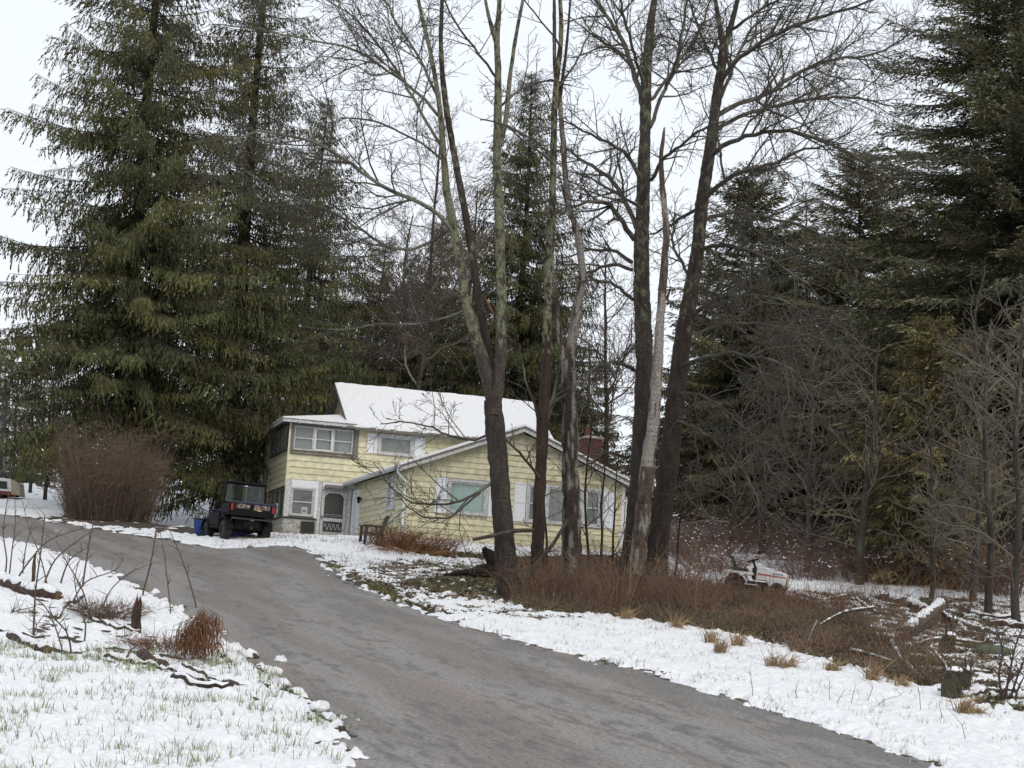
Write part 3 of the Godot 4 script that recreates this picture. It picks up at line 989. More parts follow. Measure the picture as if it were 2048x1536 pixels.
	for x in [2.27, 10.93]:
		s = Shape.new()
		var pts := PackedVector3Array()
		var sgn := -1.0 if x < 5.0 else 1.0
		s.rbox(Vector3(x - 0.02, 2.34, 0.1), Vector3(x + 0.02, 2.49, 9.8), 0.008)
		s.rbox(Vector3(x + sgn * 0.02 - 0.05, 2.37, 0.1), Vector3(x + sgn * 0.02 + 0.05, 2.46, 9.84), 0.03)
		part("gutter", s, M.white_trim, roof)
		s = Shape.new()
		pts = PackedVector3Array([Vector3(x, 2.40, 9.7), Vector3(x, 2.24, 9.68), Vector3(x - sgn * 0.2, 2.08, 9.56), Vector3(x - sgn * 0.33, 1.98, 9.50), Vector3(x - sgn * 0.33, 1.5, 9.50), Vector3(x - sgn * 0.33, 0.12, 9.50), Vector3(x - sgn * 0.28, 0.02, 9.62)])
		s.tube(pts, PackedFloat32Array([0.045, 0.045, 0.045, 0.045, 0.045, 0.045, 0.045]), 10)
		part("downspout", s, M.gutter_white, roof)
	# foundation course
	s = Shape.new()
	s.col = Color(0.3, 0.28, 0.25)
	s.box(Vector3(2.76, -0.5, 9.3), Vector3(10.46, -0.10, 9.425))
	part("foundation", s, M.block, h)
	# chimney, brick by brick
	var ch := Shape.new()
	ch.box(Vector3(9.78, 2.4, 6.33), Vector3(10.42, 4.30, 6.97))
	var c := part("chimney", ch, M.mortar, h)
	var bricks := []
	for v in 4:
		var b := Shape.new()
		var k := rng.randf_range(0.8, 1.2)
		b.col = Color(0.20 * k, 0.068 * k, 0.048 * k)
		b.rbox(Vector3(0, 0, -0.01), Vector3(0.205, 0.062, 0.012), 0.005)
		bricks.append(b.mesh())
	for j in 22:
		var y := 2.72 + j * 0.072
		for side in 4:
			var a := side * PI * 0.5
			var basis := Basis(Vector3.UP, a)
			for q in 3:
				var o := part("brick", bricks[rng.randi() % 4], M.brick, c)
				o.transform = Transform3D(basis, Vector3(10.10, y, 6.65) + basis * Vector3(-0.33 + q * 0.217 + (0.02 if j % 2 else 0.0), 0, 0.323 + rng.randf_range(-0.003, 0.004)))
	ch = Shape.new()
	ch.rbox(Vector3(9.70, 4.30, 6.25), Vector3(10.50, 4.38, 7.05), 0.02)
	part("cap", ch, M.mortar, c)
	ch = Shape.new()
	ch.col = Color(0.19, 0.08, 0.055)
	ch.lathe(Vector3(10.0, 4.38, 6.6), Vector3.UP, [Vector2(0, 0.12), Vector2(0.34, 0.11), Vector2(0.36, 0.13), Vector2(0.38, 0.10)], 12)
	part("flue", ch, M.brick, c)
	ch = Shape.new()
	ch.ball(Vector3(10.1, 4.38, 6.65), Vector3(0.36, 0.05, 0.36), 10, 6)
	part("snow", ch, M.snow, c)

# ---------------------------------------------------------------- vehicles and small things
func wheel(parent: Node, at: Vector3, r: float, w: float, rim_mat: Material, lugs := true) -> void:
	var t := Shape.new()
	t.lathe(at - Vector3(w * 0.5, 0, 0), Vector3.RIGHT, [Vector2(0, r * 0.5), Vector2(0.0, r * 0.86), Vector2(w * 0.12, r * 0.96), Vector2(w * 0.3, r), Vector2(w * 0.7, r), Vector2(w * 0.88, r * 0.96), Vector2(w, r * 0.86), Vector2(w, r * 0.5)], 24)
	if lugs:
		for i in 18:
			var a := TAU * i / 18.0
			var o := Vector3(0, cos(a), sin(a))
			var q := Vector3(0, -sin(a), cos(a)) * 0.028
			var sx := (1.0 if i % 2 else -1.0) * w * 0.22
			var m := at + o * (r + 0.008) + Vector3(sx, 0, 0)
			t.face(m, Vector3(w * 0.24, 0, 0), q, o)
			t.face(m - q - o * 0.012, Vector3(w * 0.24, 0, 0), o * 0.012, -q)
			t.face(m + q - o * 0.012, Vector3(w * 0.24, 0, 0), o * 0.012, q)
	var tyre := part("wheel", t, M.rubber, parent)
	var h := Shape.new()
	h.lathe(at - Vector3(w * 0.40, 0, 0), Vector3.RIGHT, [Vector2(0, 0.0), Vector2(0.0, r * 0.2), Vector2(w * 0.12, r * 0.42), Vector2(0.0, r * 0.55), Vector2(w * 0.8, r * 0.55), Vector2(w * 0.68, r * 0.42), Vector2(w * 0.8, r * 0.2), Vector2(w * 0.8, 0.0)], 18)
	part("rim", h, rim_mat, tyre)

func build_utility_vehicle() -> void:
	var p := on(Vector2(-8.05, 54.47))
	var u := thing("utility_vehicle", "dark side by side utility vehicle with cargo box parked beside the porch", "vehicle", p, deg_to_rad(25.0))
	u.rotation.z = deg_to_rad(-1.0)
	for x in [-0.64, 0.64]:
		wheel(u, Vector3(x, 0.33, -0.62), 0.33, 0.27, M.steel_dark)
		wheel(u, Vector3(x, 0.33, -2.72), 0.33, 0.24, M.steel_dark)
	var s := Shape.new()
	s.rbox(Vector3(-0.45, 0.36, -2.9), Vector3(0.45, 0.62, -0.25), 0.04)
	s.rbox(Vector3(-0.74, 0.40, -2.25), Vector3(0.74, 0.52, -1.05), 0.03)
	for z in [-0.62, -2.72]:
		s.rod(Vector3(-0.6, 0.34, z), Vector3(0.6, 0.34, z), 0.035)
		for x in [-1.0, 1.0]:
			s.rod(Vector3(0.25 * x, 0.42, z - 0.15), Vector3(0.55 * x, 0.30, z), 0.025, 6)
			s.rod(Vector3(0.45 * x, 0.36, z + 0.06), Vector3(0.40 * x, 0.86, z + 0.06), 0.045, 8)
	s.rbox(Vector3(-0.22, 0.42, -0.28), Vector3(0.30, 0.66, -0.08), 0.03)
	part("chassis", s, M.black_plastic, u)
	s = Shape.new()
	s.rod(Vector3(-0.62, 0.70, -0.04), Vector3(0.62, 0.70, -0.04), 0.03)
	s.rod(Vector3(-0.62, 0.70, -0.04), Vector3(-0.62, 0.60, -0.3), 0.03)
	s.rod(Vector3(0.62, 0.70, -0.04), Vector3(0.62, 0.60, -0.3), 0.03)
	s.rbox(Vector3(-0.04, 0.38, -0.06), Vector3(0.04, 0.46, 0.10), 0.01)
	part("bumper", s, M.steel_dark, u)
	s = Shape.new()   # cargo box, open on top
	s.rbox(Vector3(-0.74, 0.80, -1.0), Vector3(0.74, 0.86, -0.06), 0.02)
	s.rbox(Vector3(-0.76, 0.861, -1.0), Vector3(-0.70, 1.18, -0.06), 0.02)
	s.rbox(Vector3(0.70, 0.861, -1.0), Vector3(0.76, 1.18, -0.06), 0.02)
	s.rbox(Vector3(-0.699, 0.861, -1.0), Vector3(0.699, 1.18, -0.95), 0.02)
	part("cargo_box", s, M.black_plastic, u)
	s = Shape.new()
	s.rbox(Vector3(-0.70, 0.78, -0.055), Vector3(0.70, 1.20, 0.0), 0.02)
	s.rbox(Vector3(-0.15, 0.86, 0.0), Vector3(0.15, 1.0, 0.015), 0.01)
	var gate := part("tailgate", s, M.black_plastic, u)
	s = Shape.new()
	s.rbox(Vector3(-0.76, 1.165, -0.06), Vector3(0.76, 1.235, 0.012), 0.02)
	part("tailgate_rail", s, M.navy, gate)
	s = Shape.new()   # camouflage print
	for i in 46:
		for j in 6:
			var x := -0.56 + i * 0.0244
			if absf(x + 0.03) < 0.07:
				continue
			var y := 1.02 + j * 0.0233
			var n := relief.get_noise_2d(x * 7.0, y * 14.0) + 0.4 * fine.get_noise_2d(x * 9.0, y * 9.0)
			s.col = Color(0.30, 0.22, 0.20) if n > 0.12 else (Color(0.035, 0.03, 0.03) if n < -0.12 else Color(0.14, 0.11, 0.09))
			s.quad(Vector3(x, y, 0.004), Vector3(x + 0.0244, y, 0.004), Vector3(x + 0.0244, y + 0.0233, 0.004), Vector3(x, y + 0.0233, 0.004))
	part("camouflage_print", s, M.camo, gate)
	s = Shape.new()
	s.rbox(Vector3(0.02, 0.97, 0.0), Vector3(0.30, 1.012, 0.010), 0.003)
	part("warning_label", s, M.lens_yellow, gate)
	for x in [-0.72, 0.64]:
		s = Shape.new()
		s.rbox(Vector3(x, 0.94, 0.0), Vector3(x + 0.08, 1.155, 0.03), 0.012)
		part("tail_light", s, M.lamp_red, u)
	for x in [-1.0, 1.0]:   # fenders
		for ax in [-0.62, -2.72]:
			s = Shape.new()
			for i in 8:
				var a := PI * i / 8.0
				var b := PI * (i + 1) / 8.0
				var c0 := Vector3(0, 0.36 + 0.42 * sin(a), ax + 0.42 * cos(a))
				var c1 := Vector3(0, 0.36 + 0.42 * sin(b), ax + 0.42 * cos(b))
				s.quad(c0 + Vector3(0.5, 0, 0), c0 + Vector3(0.79, 0, 0), c1 + Vector3(0.79, 0, 0), c1 + Vector3(0.5, 0, 0))
				s.quad(c0 + Vector3(0.79, 0, 0), c0 + Vector3(0.79, -0.05, 0), c1 + Vector3(0.79, -0.05, 0), c1 + Vector3(0.79, 0, 0))
			var f := part("fender", s, M.black_plastic, u)
			f.scale.x = x
		s = Shape.new()
		s.rbox(Vector3(x * 0.76 - 0.03, 0.50, -2.2), Vector3(x * 0.76 + 0.03, 0.92, -1.1), 0.03)
		part("door", s, M.black_plastic, u)
	s = Shape.new()
	s.rbox(Vector3(-0.66, 0.62, -3.05), Vector3(0.66, 0.98, -2.25), 0.10)
	s.rbox(Vector3(-0.5, 0.95, -2.9), Vector3(0.5, 1.08, -2.3), 0.06)
	part("hood", s, M.navy, u)
	for x in [-0.5, 0.5]:
		s = Shape.new()
		s.rbox(Vector3(x - 0.12, 0.80, -3.08), Vector3(x + 0.12, 0.92, -3.04), 0.02)
		part("headlight", s, M.gutter_white, u)
	s = Shape.new()   # cab frame
	for x in [-0.70, 0.70]:
		var path := PackedVector3Array([Vector3(x, 0.55, -1.02), Vector3(x * 0.99, 1.3, -1.0), Vector3(x * 0.95, 1.76, -1.03), Vector3(x * 0.90, 1.87, -1.12), Vector3(x * 0.90, 1.88, -1.9), Vector3(x * 0.92, 1.80, -2.05), Vector3(x, 1.0, -2.5)])
		s.tube(path, PackedFloat32Array([0.035, 0.035, 0.035, 0.035, 0.035, 0.035, 0.035]), 8)
	for y in [1.24, 1.84]:
		s.rod(Vector3(-0.66, y, -1.02), Vector3(0.66, y, -1.02), 0.035)
	s.rod(Vector3(-0.66, 1.0, -2.5), Vector3(0.66, 1.0, -2.5), 0.03)
	part("cab_frame", s, M.black_plastic, u)
	s = Shape.new()
	s.rbox(Vector3(-0.70, 1.86, -2.08), Vector3(0.70, 1.94, -0.94), 0.035)
	var roof := part("roof", s, M.black_plastic, u)
	s = Shape.new()
	s.rbox(Vector3(-0.05, 1.79, -0.975), Vector3(0.05, 1.825, -0.945), 0.008)
	part("dome_lamp", s, M.gutter_white, roof)
	s = Shape.new()
	s.quad(Vector3(-0.66, 1.26, -0.98), Vector3(0.66, 1.26, -0.98), Vector3(0.62, 1.84, -0.98), Vector3(-0.62, 1.84, -0.98))
	part("rear_window", s, M.cab_pane, u)
	s = Shape.new()
	s.quad(Vector3(0.62, 1.05, -2.46), Vector3(-0.62, 1.05, -2.46), Vector3(-0.60, 1.80, -2.06), Vector3(0.60, 1.80, -2.06))
	part("windscreen", s, M.cab_pane, u)
	s = Shape.new()
	s.rbox(Vector3(-0.66, 0.80, -1.5), Vector3(0.66, 0.92, -1.05), 0.05)
	s.rbox(Vector3(-0.64, 0.9, -1.18), Vector3(-0.04, 1.34, -1.06), 0.05)
	s.rbox(Vector3(0.04, 0.9, -1.18), Vector3(0.64, 1.34, -1.06), 0.05)
	for x in [-0.36, 0.36]:
		s.rbox(Vector3(x - 0.13, 1.36, -1.16), Vector3(x + 0.13, 1.54, -1.07), 0.04)
	part("seat", s, M.seat_black, u)
	s = Shape.new()
	s.tube(ring_pts(Vector3(-0.34, 1.22, -1.85), Vector3(0, 0.5, 0.85), 0.18, 16), ring_r(16, 0.016), 6, false)
	s.rod(Vector3(-0.34, 1.22, -1.85), Vector3(-0.34, 1.0, -2.2), 0.02, 6)
	part("steering_wheel", s, M.black_plastic, u)
	s = Shape.new()
	s.rod(Vector3(0.0, 1.28, -0.96), Vector3(0.02, 1.75, -0.96), 0.006, 5)
	part("strap", s, M.lens_yellow, u)
	# totes by the vehicle
	for t in [[Vector2(-10.12, 57.26), "blue plastic tote standing left of the parked utility vehicle", 0.5, 0.3], [Vector2(-8.75, 56.33), "blue plastic tote behind the parked utility vehicle", 0.66, 0.1]]:
		var b := thing("storage_tote", t[1], "tote", on(t[0]), t[3], "blue totes by the vehicle")
		var w: float = t[2]
		var hh := 0.50 if w < 0.6 else 0.30
		s = Shape.new()
		s.hexa(Vector3(-w * 0.42, 0, 0.16), Vector3(w * 0.42, 0, 0.16), Vector3(w * 0.42, 0, -0.16), Vector3(-w * 0.42, 0, -0.16), Vector3(-w * 0.48, hh, 0.2), Vector3(w * 0.48, hh, 0.2), Vector3(w * 0.48, hh, -0.2), Vector3(-w * 0.48, hh, -0.2))
		for i in 3:
			s.rbox(Vector3(-w * 0.3 + i * w * 0.25, 0.05, 0.15), Vector3(-w * 0.3 + i * w * 0.25 + 0.03, hh - 0.03, 0.205), 0.01)
		part("bin", s, M.blue_tote, b)
		s = Shape.new()
		s.rbox(Vector3(-w * 0.52, hh, -0.23), Vector3(w * 0.52, hh + 0.05, 0.23), 0.02)
		part("lid", s, M.navy, b)

func ring_pts(m: Vector3, axis: Vector3, r: float, n: int) -> PackedVector3Array:
	var t := axis.normalized()
	var a := t.cross(Vector3(0.31, 0.83, 0.46)).normalized()
	var b := t.cross(a)
	var out := PackedVector3Array()
	for i in n + 1:
		out.append(m + (a * cos(TAU * i / n) + b * sin(TAU * i / n)) * r)
	return out

func ring_r(n: int, r: float) -> PackedFloat32Array:
	var out := PackedFloat32Array()
	for i in n + 1:
		out.append(r)
	return out

func build_tractor() -> void:
	var p := on(Vector2(6.82, 45.83))
	var t := thing("lawn_tractor", "old white riding mower with red stripe and black seat standing in brush", "mower", p, deg_to_rad(-14.0))
	t.rotation.z = deg_to_rad(-3.5)
	var axle := Node3D.new()
	var s := Shape.new()
	s.rbox(Vector3(-0.8, 0.22, -0.16), Vector3(0.85, 0.36, 0.16), 0.02)
	s.rbox(Vector3(-0.35, 0.10, -0.5), Vector3(0.35, 0.24, 0.5), 0.05)
	part("chassis", s, M.black_plastic, t)
	axle.free()
	for z in [-0.40, 0.40]:
		for q in [[-0.52, 0.25, 0.24], [0.62, 0.19, 0.16]]:
			var holder := Shape.new()
			holder.lathe(Vector3(q[0], q[1], z - q[2] * 0.5), Vector3(0, 0, 1), [Vector2(0, q[1] * 0.5), Vector2(0, q[1] * 0.88), Vector2(q[2] * 0.2, q[1]), Vector2(q[2] * 0.8, q[1]), Vector2(q[2], q[1] * 0.88), Vector2(q[2], q[1] * 0.5)], 20)
			var w := part("wheel", holder, M.rubber, t)
			holder = Shape.new()
			holder.lathe(Vector3(q[0], q[1], z - q[2] * 0.42), Vector3(0, 0, 1), [Vector2(0, 0.0), Vector2(0.02, q[1] * 0.25), Vector2(0.05, q[1] * 0.4), Vector2(0, q[1] * 0.55), Vector2(q[2] * 0.84, q[1] * 0.55), Vector2(q[2] * 0.84 - 0.05, q[1] * 0.4), Vector2(q[2] * 0.84 - 0.02, q[1] * 0.25), Vector2(q[2] * 0.84, 0)], 16)
			part("rim", holder, M.steel_dark, w)
	# hood: side profile swept across
	var prof := [Vector2(0.02, 0.40), Vector2(0.28, 0.40), Vector2(0.40, 0.24), Vector2(0.80, 0.24), Vector2(0.84, 0.62), Vector2(0.78, 0.66), Vector2(0.30, 0.74), Vector2(0.02, 0.76)]
	s = Shape.new()
	prism(s, prof, 0.25, 0.03)
	var hood := part("hood", s, M.tractor_white, t)
	for z in [-1.0, 1.0]:
		s = Shape.new()
		s.hexa(Vector3(0.06, 0.535, 0.25), Vector3(0.82, 0.515, 0.25), Vector3(0.82, 0.515, 0.24), Vector3(0.06, 0.535, 0.24), Vector3(0.06, 0.585, 0.254), Vector3(0.82, 0.548, 0.254), Vector3(0.82, 0.548, 0.24), Vector3(0.06, 0.585, 0.24))
		var st := part("stripe", s, M.tractor_red, hood)
		st.scale.z = z
		s = Shape.new()   # worn maker's lettering: a row of dark strokes
		for i in 9:
			var x := 0.46 + i * 0.031
			s.box(Vector3(x, 0.585, 0.24), Vector3(x + 0.022, 0.618, 0.2535))
		var l := part("lettering", s, M.label_dark, hood)
		l.scale.z = z
	s = Shape.new()
	s.rbox(Vector3(0.835, 0.28, -0.20), Vector3(0.865, 0.58, 0.20), 0.01)
	part("grille", s, M.canvas, hood)
	s = Shape.new()   # dash
	s.rbox(Vector3(-0.10, 0.40, -0.2), Vector3(0.03, 0.74, 0.2), 0.04)
	part("dash", s, M.black_plastic, t)
	s = Shape.new()
	s.rod(Vector3(-0.02, 0.70, 0), Vector3(-0.12, 0.90, 0), 0.03, 8)
	s.tube(ring_pts(Vector3(-0.125, 0.91, 0), Vector3(-0.35, 0.94, 0), 0.17, 18), ring_r(18, 0.014), 6, false)
	for i in 3:
		var a := TAU * i / 3.0
		s.rod(Vector3(-0.125, 0.91, 0), Vector3(-0.125 + 0.16 * cos(a), 0.91 + 0.06 * cos(a), 0.16 * sin(a)), 0.010, 5)
	part("steering_wheel", s, M.black_plastic, t)
	for z in [-0.40, 0.40]:   # rear fenders
		s = Shape.new()
		for i in 8:
			var a := PI * i / 8.0
			var b := PI * (i + 1) / 8.0
			var c0 := Vector3(-0.52 + 0.33 * cos(a), 0.28 + 0.30 * sin(a), z)
			var c1 := Vector3(-0.52 + 0.33 * cos(b), 0.28 + 0.30 * sin(b), z)
			s.quad(c0 + Vector3(0, 0, 0.15), c0 - Vector3(0, 0, 0.15), c1 - Vector3(0, 0, 0.15), c1 + Vector3(0, 0, 0.15))
			var o := Vector3(0, 0, 0.15 * signf(z))
			s.face((c0 + c1) * 0.5 + o - Vector3(0, 0.03, 0), (c1 - c0) * 0.5, Vector3(0, 0.03, 0), o)
		part("fender", s, M.tractor_white, t)
	s = Shape.new()
	s.rbox(Vector3(-0.88, 0.50, -0.30), Vector3(-0.05, 0.585, 0.30), 0.02)
	s.rbox(Vector3(-0.25, 0.24, -0.48), Vector3(0.12, 0.27, 0.48), 0.01)
	part("deck", s, M.tractor_white, t)
	s = Shape.new()
	s.rbox(Vector3(-0.62, 0.60, -0.21), Vector3(-0.22, 0.68, 0.21), 0.03)
	s.hexa(Vector3(-0.60, 0.66, 0.20), Vector3(-0.52, 0.66, 0.20), Vector3(-0.52, 0.66, -0.20), Vector3(-0.60, 0.66, -0.20), Vector3(-0.72, 0.96, 0.17), Vector3(-0.66, 0.97, 0.17), Vector3(-0.66, 0.97, -0.17), Vector3(-0.72, 0.96, -0.17))
	part("seat", s, M.seat_black, t)
	s = Shape.new()
	s.tube(PackedVector3Array([Vector3(0.02, 0.48, 0.30), Vector3(0.10, 0.22, 0.46), Vector3(0.35, 0.14, 0.5), Vector3(0.55, 0.2, 0.46)]), PackedFloat32Array([0.012, 0.012, 0.012, 0.012]), 6)
	part("footrest_bar", s, M.metal_grey, t)
	s = Shape.new()
	s.ball(Vector3(-0.75, 0.59, 0), Vector3(0.12, 0.02, 0.25), 10, 5)
	s.ball(Vector3(0.3, 0.735, 0.0), Vector3(0.3, 0.02, 0.2), 12, 5)
	part("snow", s, M.snow, t)

func prism(s: Shape, prof: Array, half: float, bevel: float) -> void:
	var n := prof.size()
	var mid := Vector2.ZERO
	for p in prof:
		mid += p / n
	for i in n:
		var a: Vector2 = prof[i]
		var b: Vector2 = prof[(i + 1) % n]
		var ai := a + (mid - a).normalized() * bevel
		var bi := b + (mid - b).normalized() * bevel
		var w := half - bevel
		s.quad(Vector3(a.x, a.y, w), Vector3(a.x, a.y, -w), Vector3(b.x, b.y, -w), Vector3(b.x, b.y, w))
		s.quad(Vector3(ai.x, ai.y, half), Vector3(a.x, a.y, w), Vector3(b.x, b.y, w), Vector3(bi.x, bi.y, half))
		s.quad(Vector3(a.x, a.y, -w), Vector3(ai.x, ai.y, -half), Vector3(bi.x, bi.y, -half), Vector3(b.x, b.y, -w))
	var ring := PackedVector2Array()
	for p in prof:
		ring.append(p + (mid - p).normalized() * bevel)
	var ids := Geometry2D.triangulate_polygon(ring)
	for i in range(0, ids.size(), 3):
		var a := ring[ids[i]]
		var b := ring[ids[i + 1]]
		var c := ring[ids[i + 2]]
		s.otri(Vector3(a.x, a.y, half), Vector3(b.x, b.y, half), Vector3(c.x, c.y, half), Vector3(0, 0, 1))
		s.otri(Vector3(a.x, a.y, -half), Vector3(b.x, b.y, -half), Vector3(c.x, c.y, -half), Vector3(0, 0, -1))

func build_chair() -> void:
	var c := thing("lawn_chair", "dark green slatted lawn chair with snow on its seat by yellow wall", "chair", on(Vector2(-4.11, 53.91)), deg_to_rad(HOUSE_TURN + 4.0))
	# faces left: seat runs along x
	for z in [-0.27, 0.27]:
		var s := Shape.new()
		s.hexa(Vector3(-0.36, -0.05, z + 0.03), Vector3(-0.28, -0.05, z + 0.03), Vector3(-0.28, -0.05, z - 0.03), Vector3(-0.36, -0.05, z - 0.03), Vector3(-0.34, 0.56, z + 0.03), Vector3(-0.24, 0.56, z + 0.03), Vector3(-0.24, 0.56, z - 0.03), Vector3(-0.34, 0.56, z - 0.03))
		part("leg", s, M.green_chair, c)
		s = Shape.new()
		s.hexa(Vector3(0.26, -0.05, z + 0.03), Vector3(0.34, -0.05, z + 0.03), Vector3(0.34, -0.05, z - 0.03), Vector3(0.26, -0.05, z - 0.03), Vector3(0.14, 0.56, z + 0.03), Vector3(0.22, 0.56, z + 0.03), Vector3(0.22, 0.56, z - 0.03), Vector3(0.14, 0.56, z - 0.03))
		part("leg", s, M.green_chair, c)
		s = Shape.new()
		s.rbox(Vector3(-0.40, 0.56, z - 0.06), Vector3(0.30, 0.60, z + 0.06), 0.012)
		part("arm", s, M.green_chair, c)
	for i in 5:
		var s := Shape.new()
		s.rbox(Vector3(-0.32 + i * 0.115, 0.36 - i * 0.018, -0.26), Vector3(-0.22 + i * 0.115, 0.39 - i * 0.018, 0.26), 0.008)
		part("seat_slat", s, M.green_chair, c)
	for i in 5:
		var s := Shape.new()
		var z := -0.25 + i * 0.102
		var top := 0.95 - 0.02 * absf(i - 2.0)
		s.hexa(Vector3(0.20, 0.28, z + 0.09), Vector3(0.23, 0.28, z + 0.09), Vector3(0.23, 0.28, z), Vector3(0.20, 0.28, z), Vector3(0.44, top, z + 0.09), Vector3(0.47, top, z + 0.09), Vector3(0.47, top, z), Vector3(0.44, top, z))
		part("back_slat", s, M.green_chair, c)
	var k := Shape.new()
	k.ball(Vector3(-0.08, 0.375, 0), Vector3(0.22, 0.03, 0.24), 10, 5)
	part("snow", k, M.snow, c)

func build_small() -> void:
	var hb := Transform3D(Basis(Vector3.UP, deg_to_rad(HOUSE_TURN)), HOUSE)
	# bucket on the porch window shelf
	var b := thing("bucket", "white plastic bucket behind the porch window", "bucket", hb * Vector3(0.84, 1.10, -0.30))
	var s := Shape.new()
	s.lathe(Vector3.ZERO, Vector3.UP, [Vector2(0, 0), Vector2(0, 0.125), Vector2(0.30, 0.145), Vector2(0.30, 0.15), Vector2(0.33, 0.152), Vector2(0.33, 0.138), Vector2(0.03, 0.12), Vector2(0.03, 0)], 20)
	part("pail", s, M.bucket_white, b)
	s = Shape.new()
	for i in 4:
		var a := deg_to_rad(60.0 + i * 12.0)
		var c := deg_to_rad(72.0 + i * 12.0)
		s.quad(Vector3(cos(c) * 0.140, 0.12, sin(c) * 0.140), Vector3(cos(a) * 0.140, 0.12, sin(a) * 0.140), Vector3(cos(a) * 0.146, 0.22, sin(a) * 0.146), Vector3(cos(c) * 0.146, 0.22, sin(c) * 0.146))
	part("print", s, M.label_dark, b)
	s = Shape.new()
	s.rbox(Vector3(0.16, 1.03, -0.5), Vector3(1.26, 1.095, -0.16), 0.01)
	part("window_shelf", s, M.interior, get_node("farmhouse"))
	# flat stone by the hatch
	var st := thing("door_stone", "flat snow topped stone in front of the screen door", "stone", hb * Vector3(1.2, 0.0, 0.75))
	s = Shape.new()
	s.ball(Vector3(0, 0.03, 0), Vector3(0.30, 0.08, 0.24), 12, 6)
	part("slab", s, M.stone, st)
	s = Shape.new()
	s.ball(Vector3(0, 0.09, 0), Vector3(0.25, 0.04, 0.19), 12, 6)
	part("snow", s, M.snow, st)
	# camper shell at the end of the drive
	var p := on(Vector2(-21.43, 73.05))
	var v := thing("camper_shell", "white pickup camper shell with dark side window left beyond the drive", "camper shell", p, deg_to_rad(6.0))
	s = Shape.new()
	s.hexa(Vector3(-1.9, 0.30, 0.75), Vector3(0.40, 0.30, 0.75), Vector3(0.40, 0.30, -0.75), Vector3(-1.9, 0.30, -0.75), Vector3(-1.8, 0.84, 0.66), Vector3(0.30, 0.84, 0.66), Vector3(0.30, 0.84, -0.66), Vector3(-1.8, 0.84, -0.66))
	part("shell", s, M.tractor_white, v)
	s = Shape.new()
	s.hexa(Vector3(-0.42, 0.40, 0.76), Vector3(0.22, 0.40, 0.76), Vector3(0.22, 0.40, 0.6), Vector3(-0.42, 0.40, 0.6), Vector3(-0.36, 0.72, 0.705), Vector3(0.16, 0.72, 0.705), Vector3(0.16, 0.72, 0.6), Vector3(-0.36, 0.72, 0.6))
	part("side_window", s, M.black_panel, v)
	s = Shape.new()
	s.hexa(Vector3(0.41, 0.20, 0.75), Vector3(0.75, 0.16, 0.7), Vector3(0.75, 0.16, -0.7), Vector3(0.41, 0.20, -0.75), Vector3(0.31, 0.84, 0.66), Vector3(0.66, 0.70, 0.60), Vector3(0.66, 0.70, -0.60), Vector3(0.31, 0.84, -0.66))
	part("canvas_flap", s, M.canvas, v)
	s = Shape.new()
	s.ball(Vector3(-0.8, 0.84, 0), Vector3(1.1, 0.07, 0.66), 14, 6)
	part("snow", s, M.snow, v)
	var tr := thing("rusty_trailer", "rusty low trailer carrying the white camper shell", "trailer", p, deg_to_rad(6.0))
	s = Shape.new()
	s.rbox(Vector3(-1.9, 0.14, -0.7), Vector3(0.5, 0.29, 0.72), 0.03)
	part("bed", s, M.rust, tr)
	for z in [-0.62, 0.62]:
		s = Shape.new()
		s.lathe(Vector3(-0.2, 0.16, z - 0.09), Vector3(0, 0, 1), [Vector2(0, 0), Vector2(0, 0.2), Vector2(0.03, 0.26), Vector2(0.15, 0.26), Vector2(0.18, 0.2), Vector2(0.18, 0)], 18)
		part("wheel", s, M.rubber, tr)
	# bird on the bare limb
	var bd := thing("bird", "small dark bird perched on a bare branch", "bird", Vector3(1.56, 11.63, -45.4))
	s = Shape.new()
	s.ball(Vector3(0, 0.07, 0), Vector3(0.055, 0.075, 0.05), 10, 7)
	s.ball(Vector3(0.012, 0.155, 0), Vector3(0.034, 0.036, 0.032), 10, 6)
	s.tube(PackedVector3Array([Vector3(-0.02, 0.05, 0), Vector3(-0.07, -0.05, 0)]), PackedFloat32Array([0.025, 0.015]), 6)
	s.tube(PackedVector3Array([Vector3(0.04, 0.155, 0), Vector3(0.07, 0.15, 0)]), PackedFloat32Array([0.010, 0.002]), 5)
	part("body", s, M.bird, bd)

# ---------------------------------------------------------------- dead wood
func smooth_path(a: Array, step: float) -> Array:   # Vector4 points -> [pts, radii]
	var pts := PackedVector3Array()
	var rad := PackedFloat32Array()
	for i in a.size() - 1:
		var p0: Vector4 = a[maxi(i - 1, 0)]
		var p1: Vector4 = a[i]
		var p2: Vector4 = a[i + 1]
		var p3: Vector4 = a[mini(i + 2, a.size() - 1)]
		var n := maxi(1, int(Vector3(p2.x - p1.x, p2.y - p1.y, p2.z - p1.z).length() / step))
		for k in n:
			var q := p1.cubic_interpolate(p2, p0, p3, float(k) / n) if false else cubic4(p0, p1, p2, p3, float(k) / n)
			pts.append(Vector3(q.x, q.y, q.z))
			rad.append(maxf(0.003, q.w))
	var e: Vector4 = a[a.size() - 1]
	pts.append(Vector3(e.x, e.y, e.z))
	rad.append(e.w)
	return [pts, rad]

func cubic4(p0: Vector4, p1: Vector4, p2: Vector4, p3: Vector4, t: float) -> Vector4:
	return 0.5 * ((2.0 * p1) + (p2 - p0) * t + (2.0 * p0 - 5.0 * p1 + 4.0 * p2 - p3) * t * t + (3.0 * p1 - p0 - 3.0 * p2 + p3) * t * t * t)

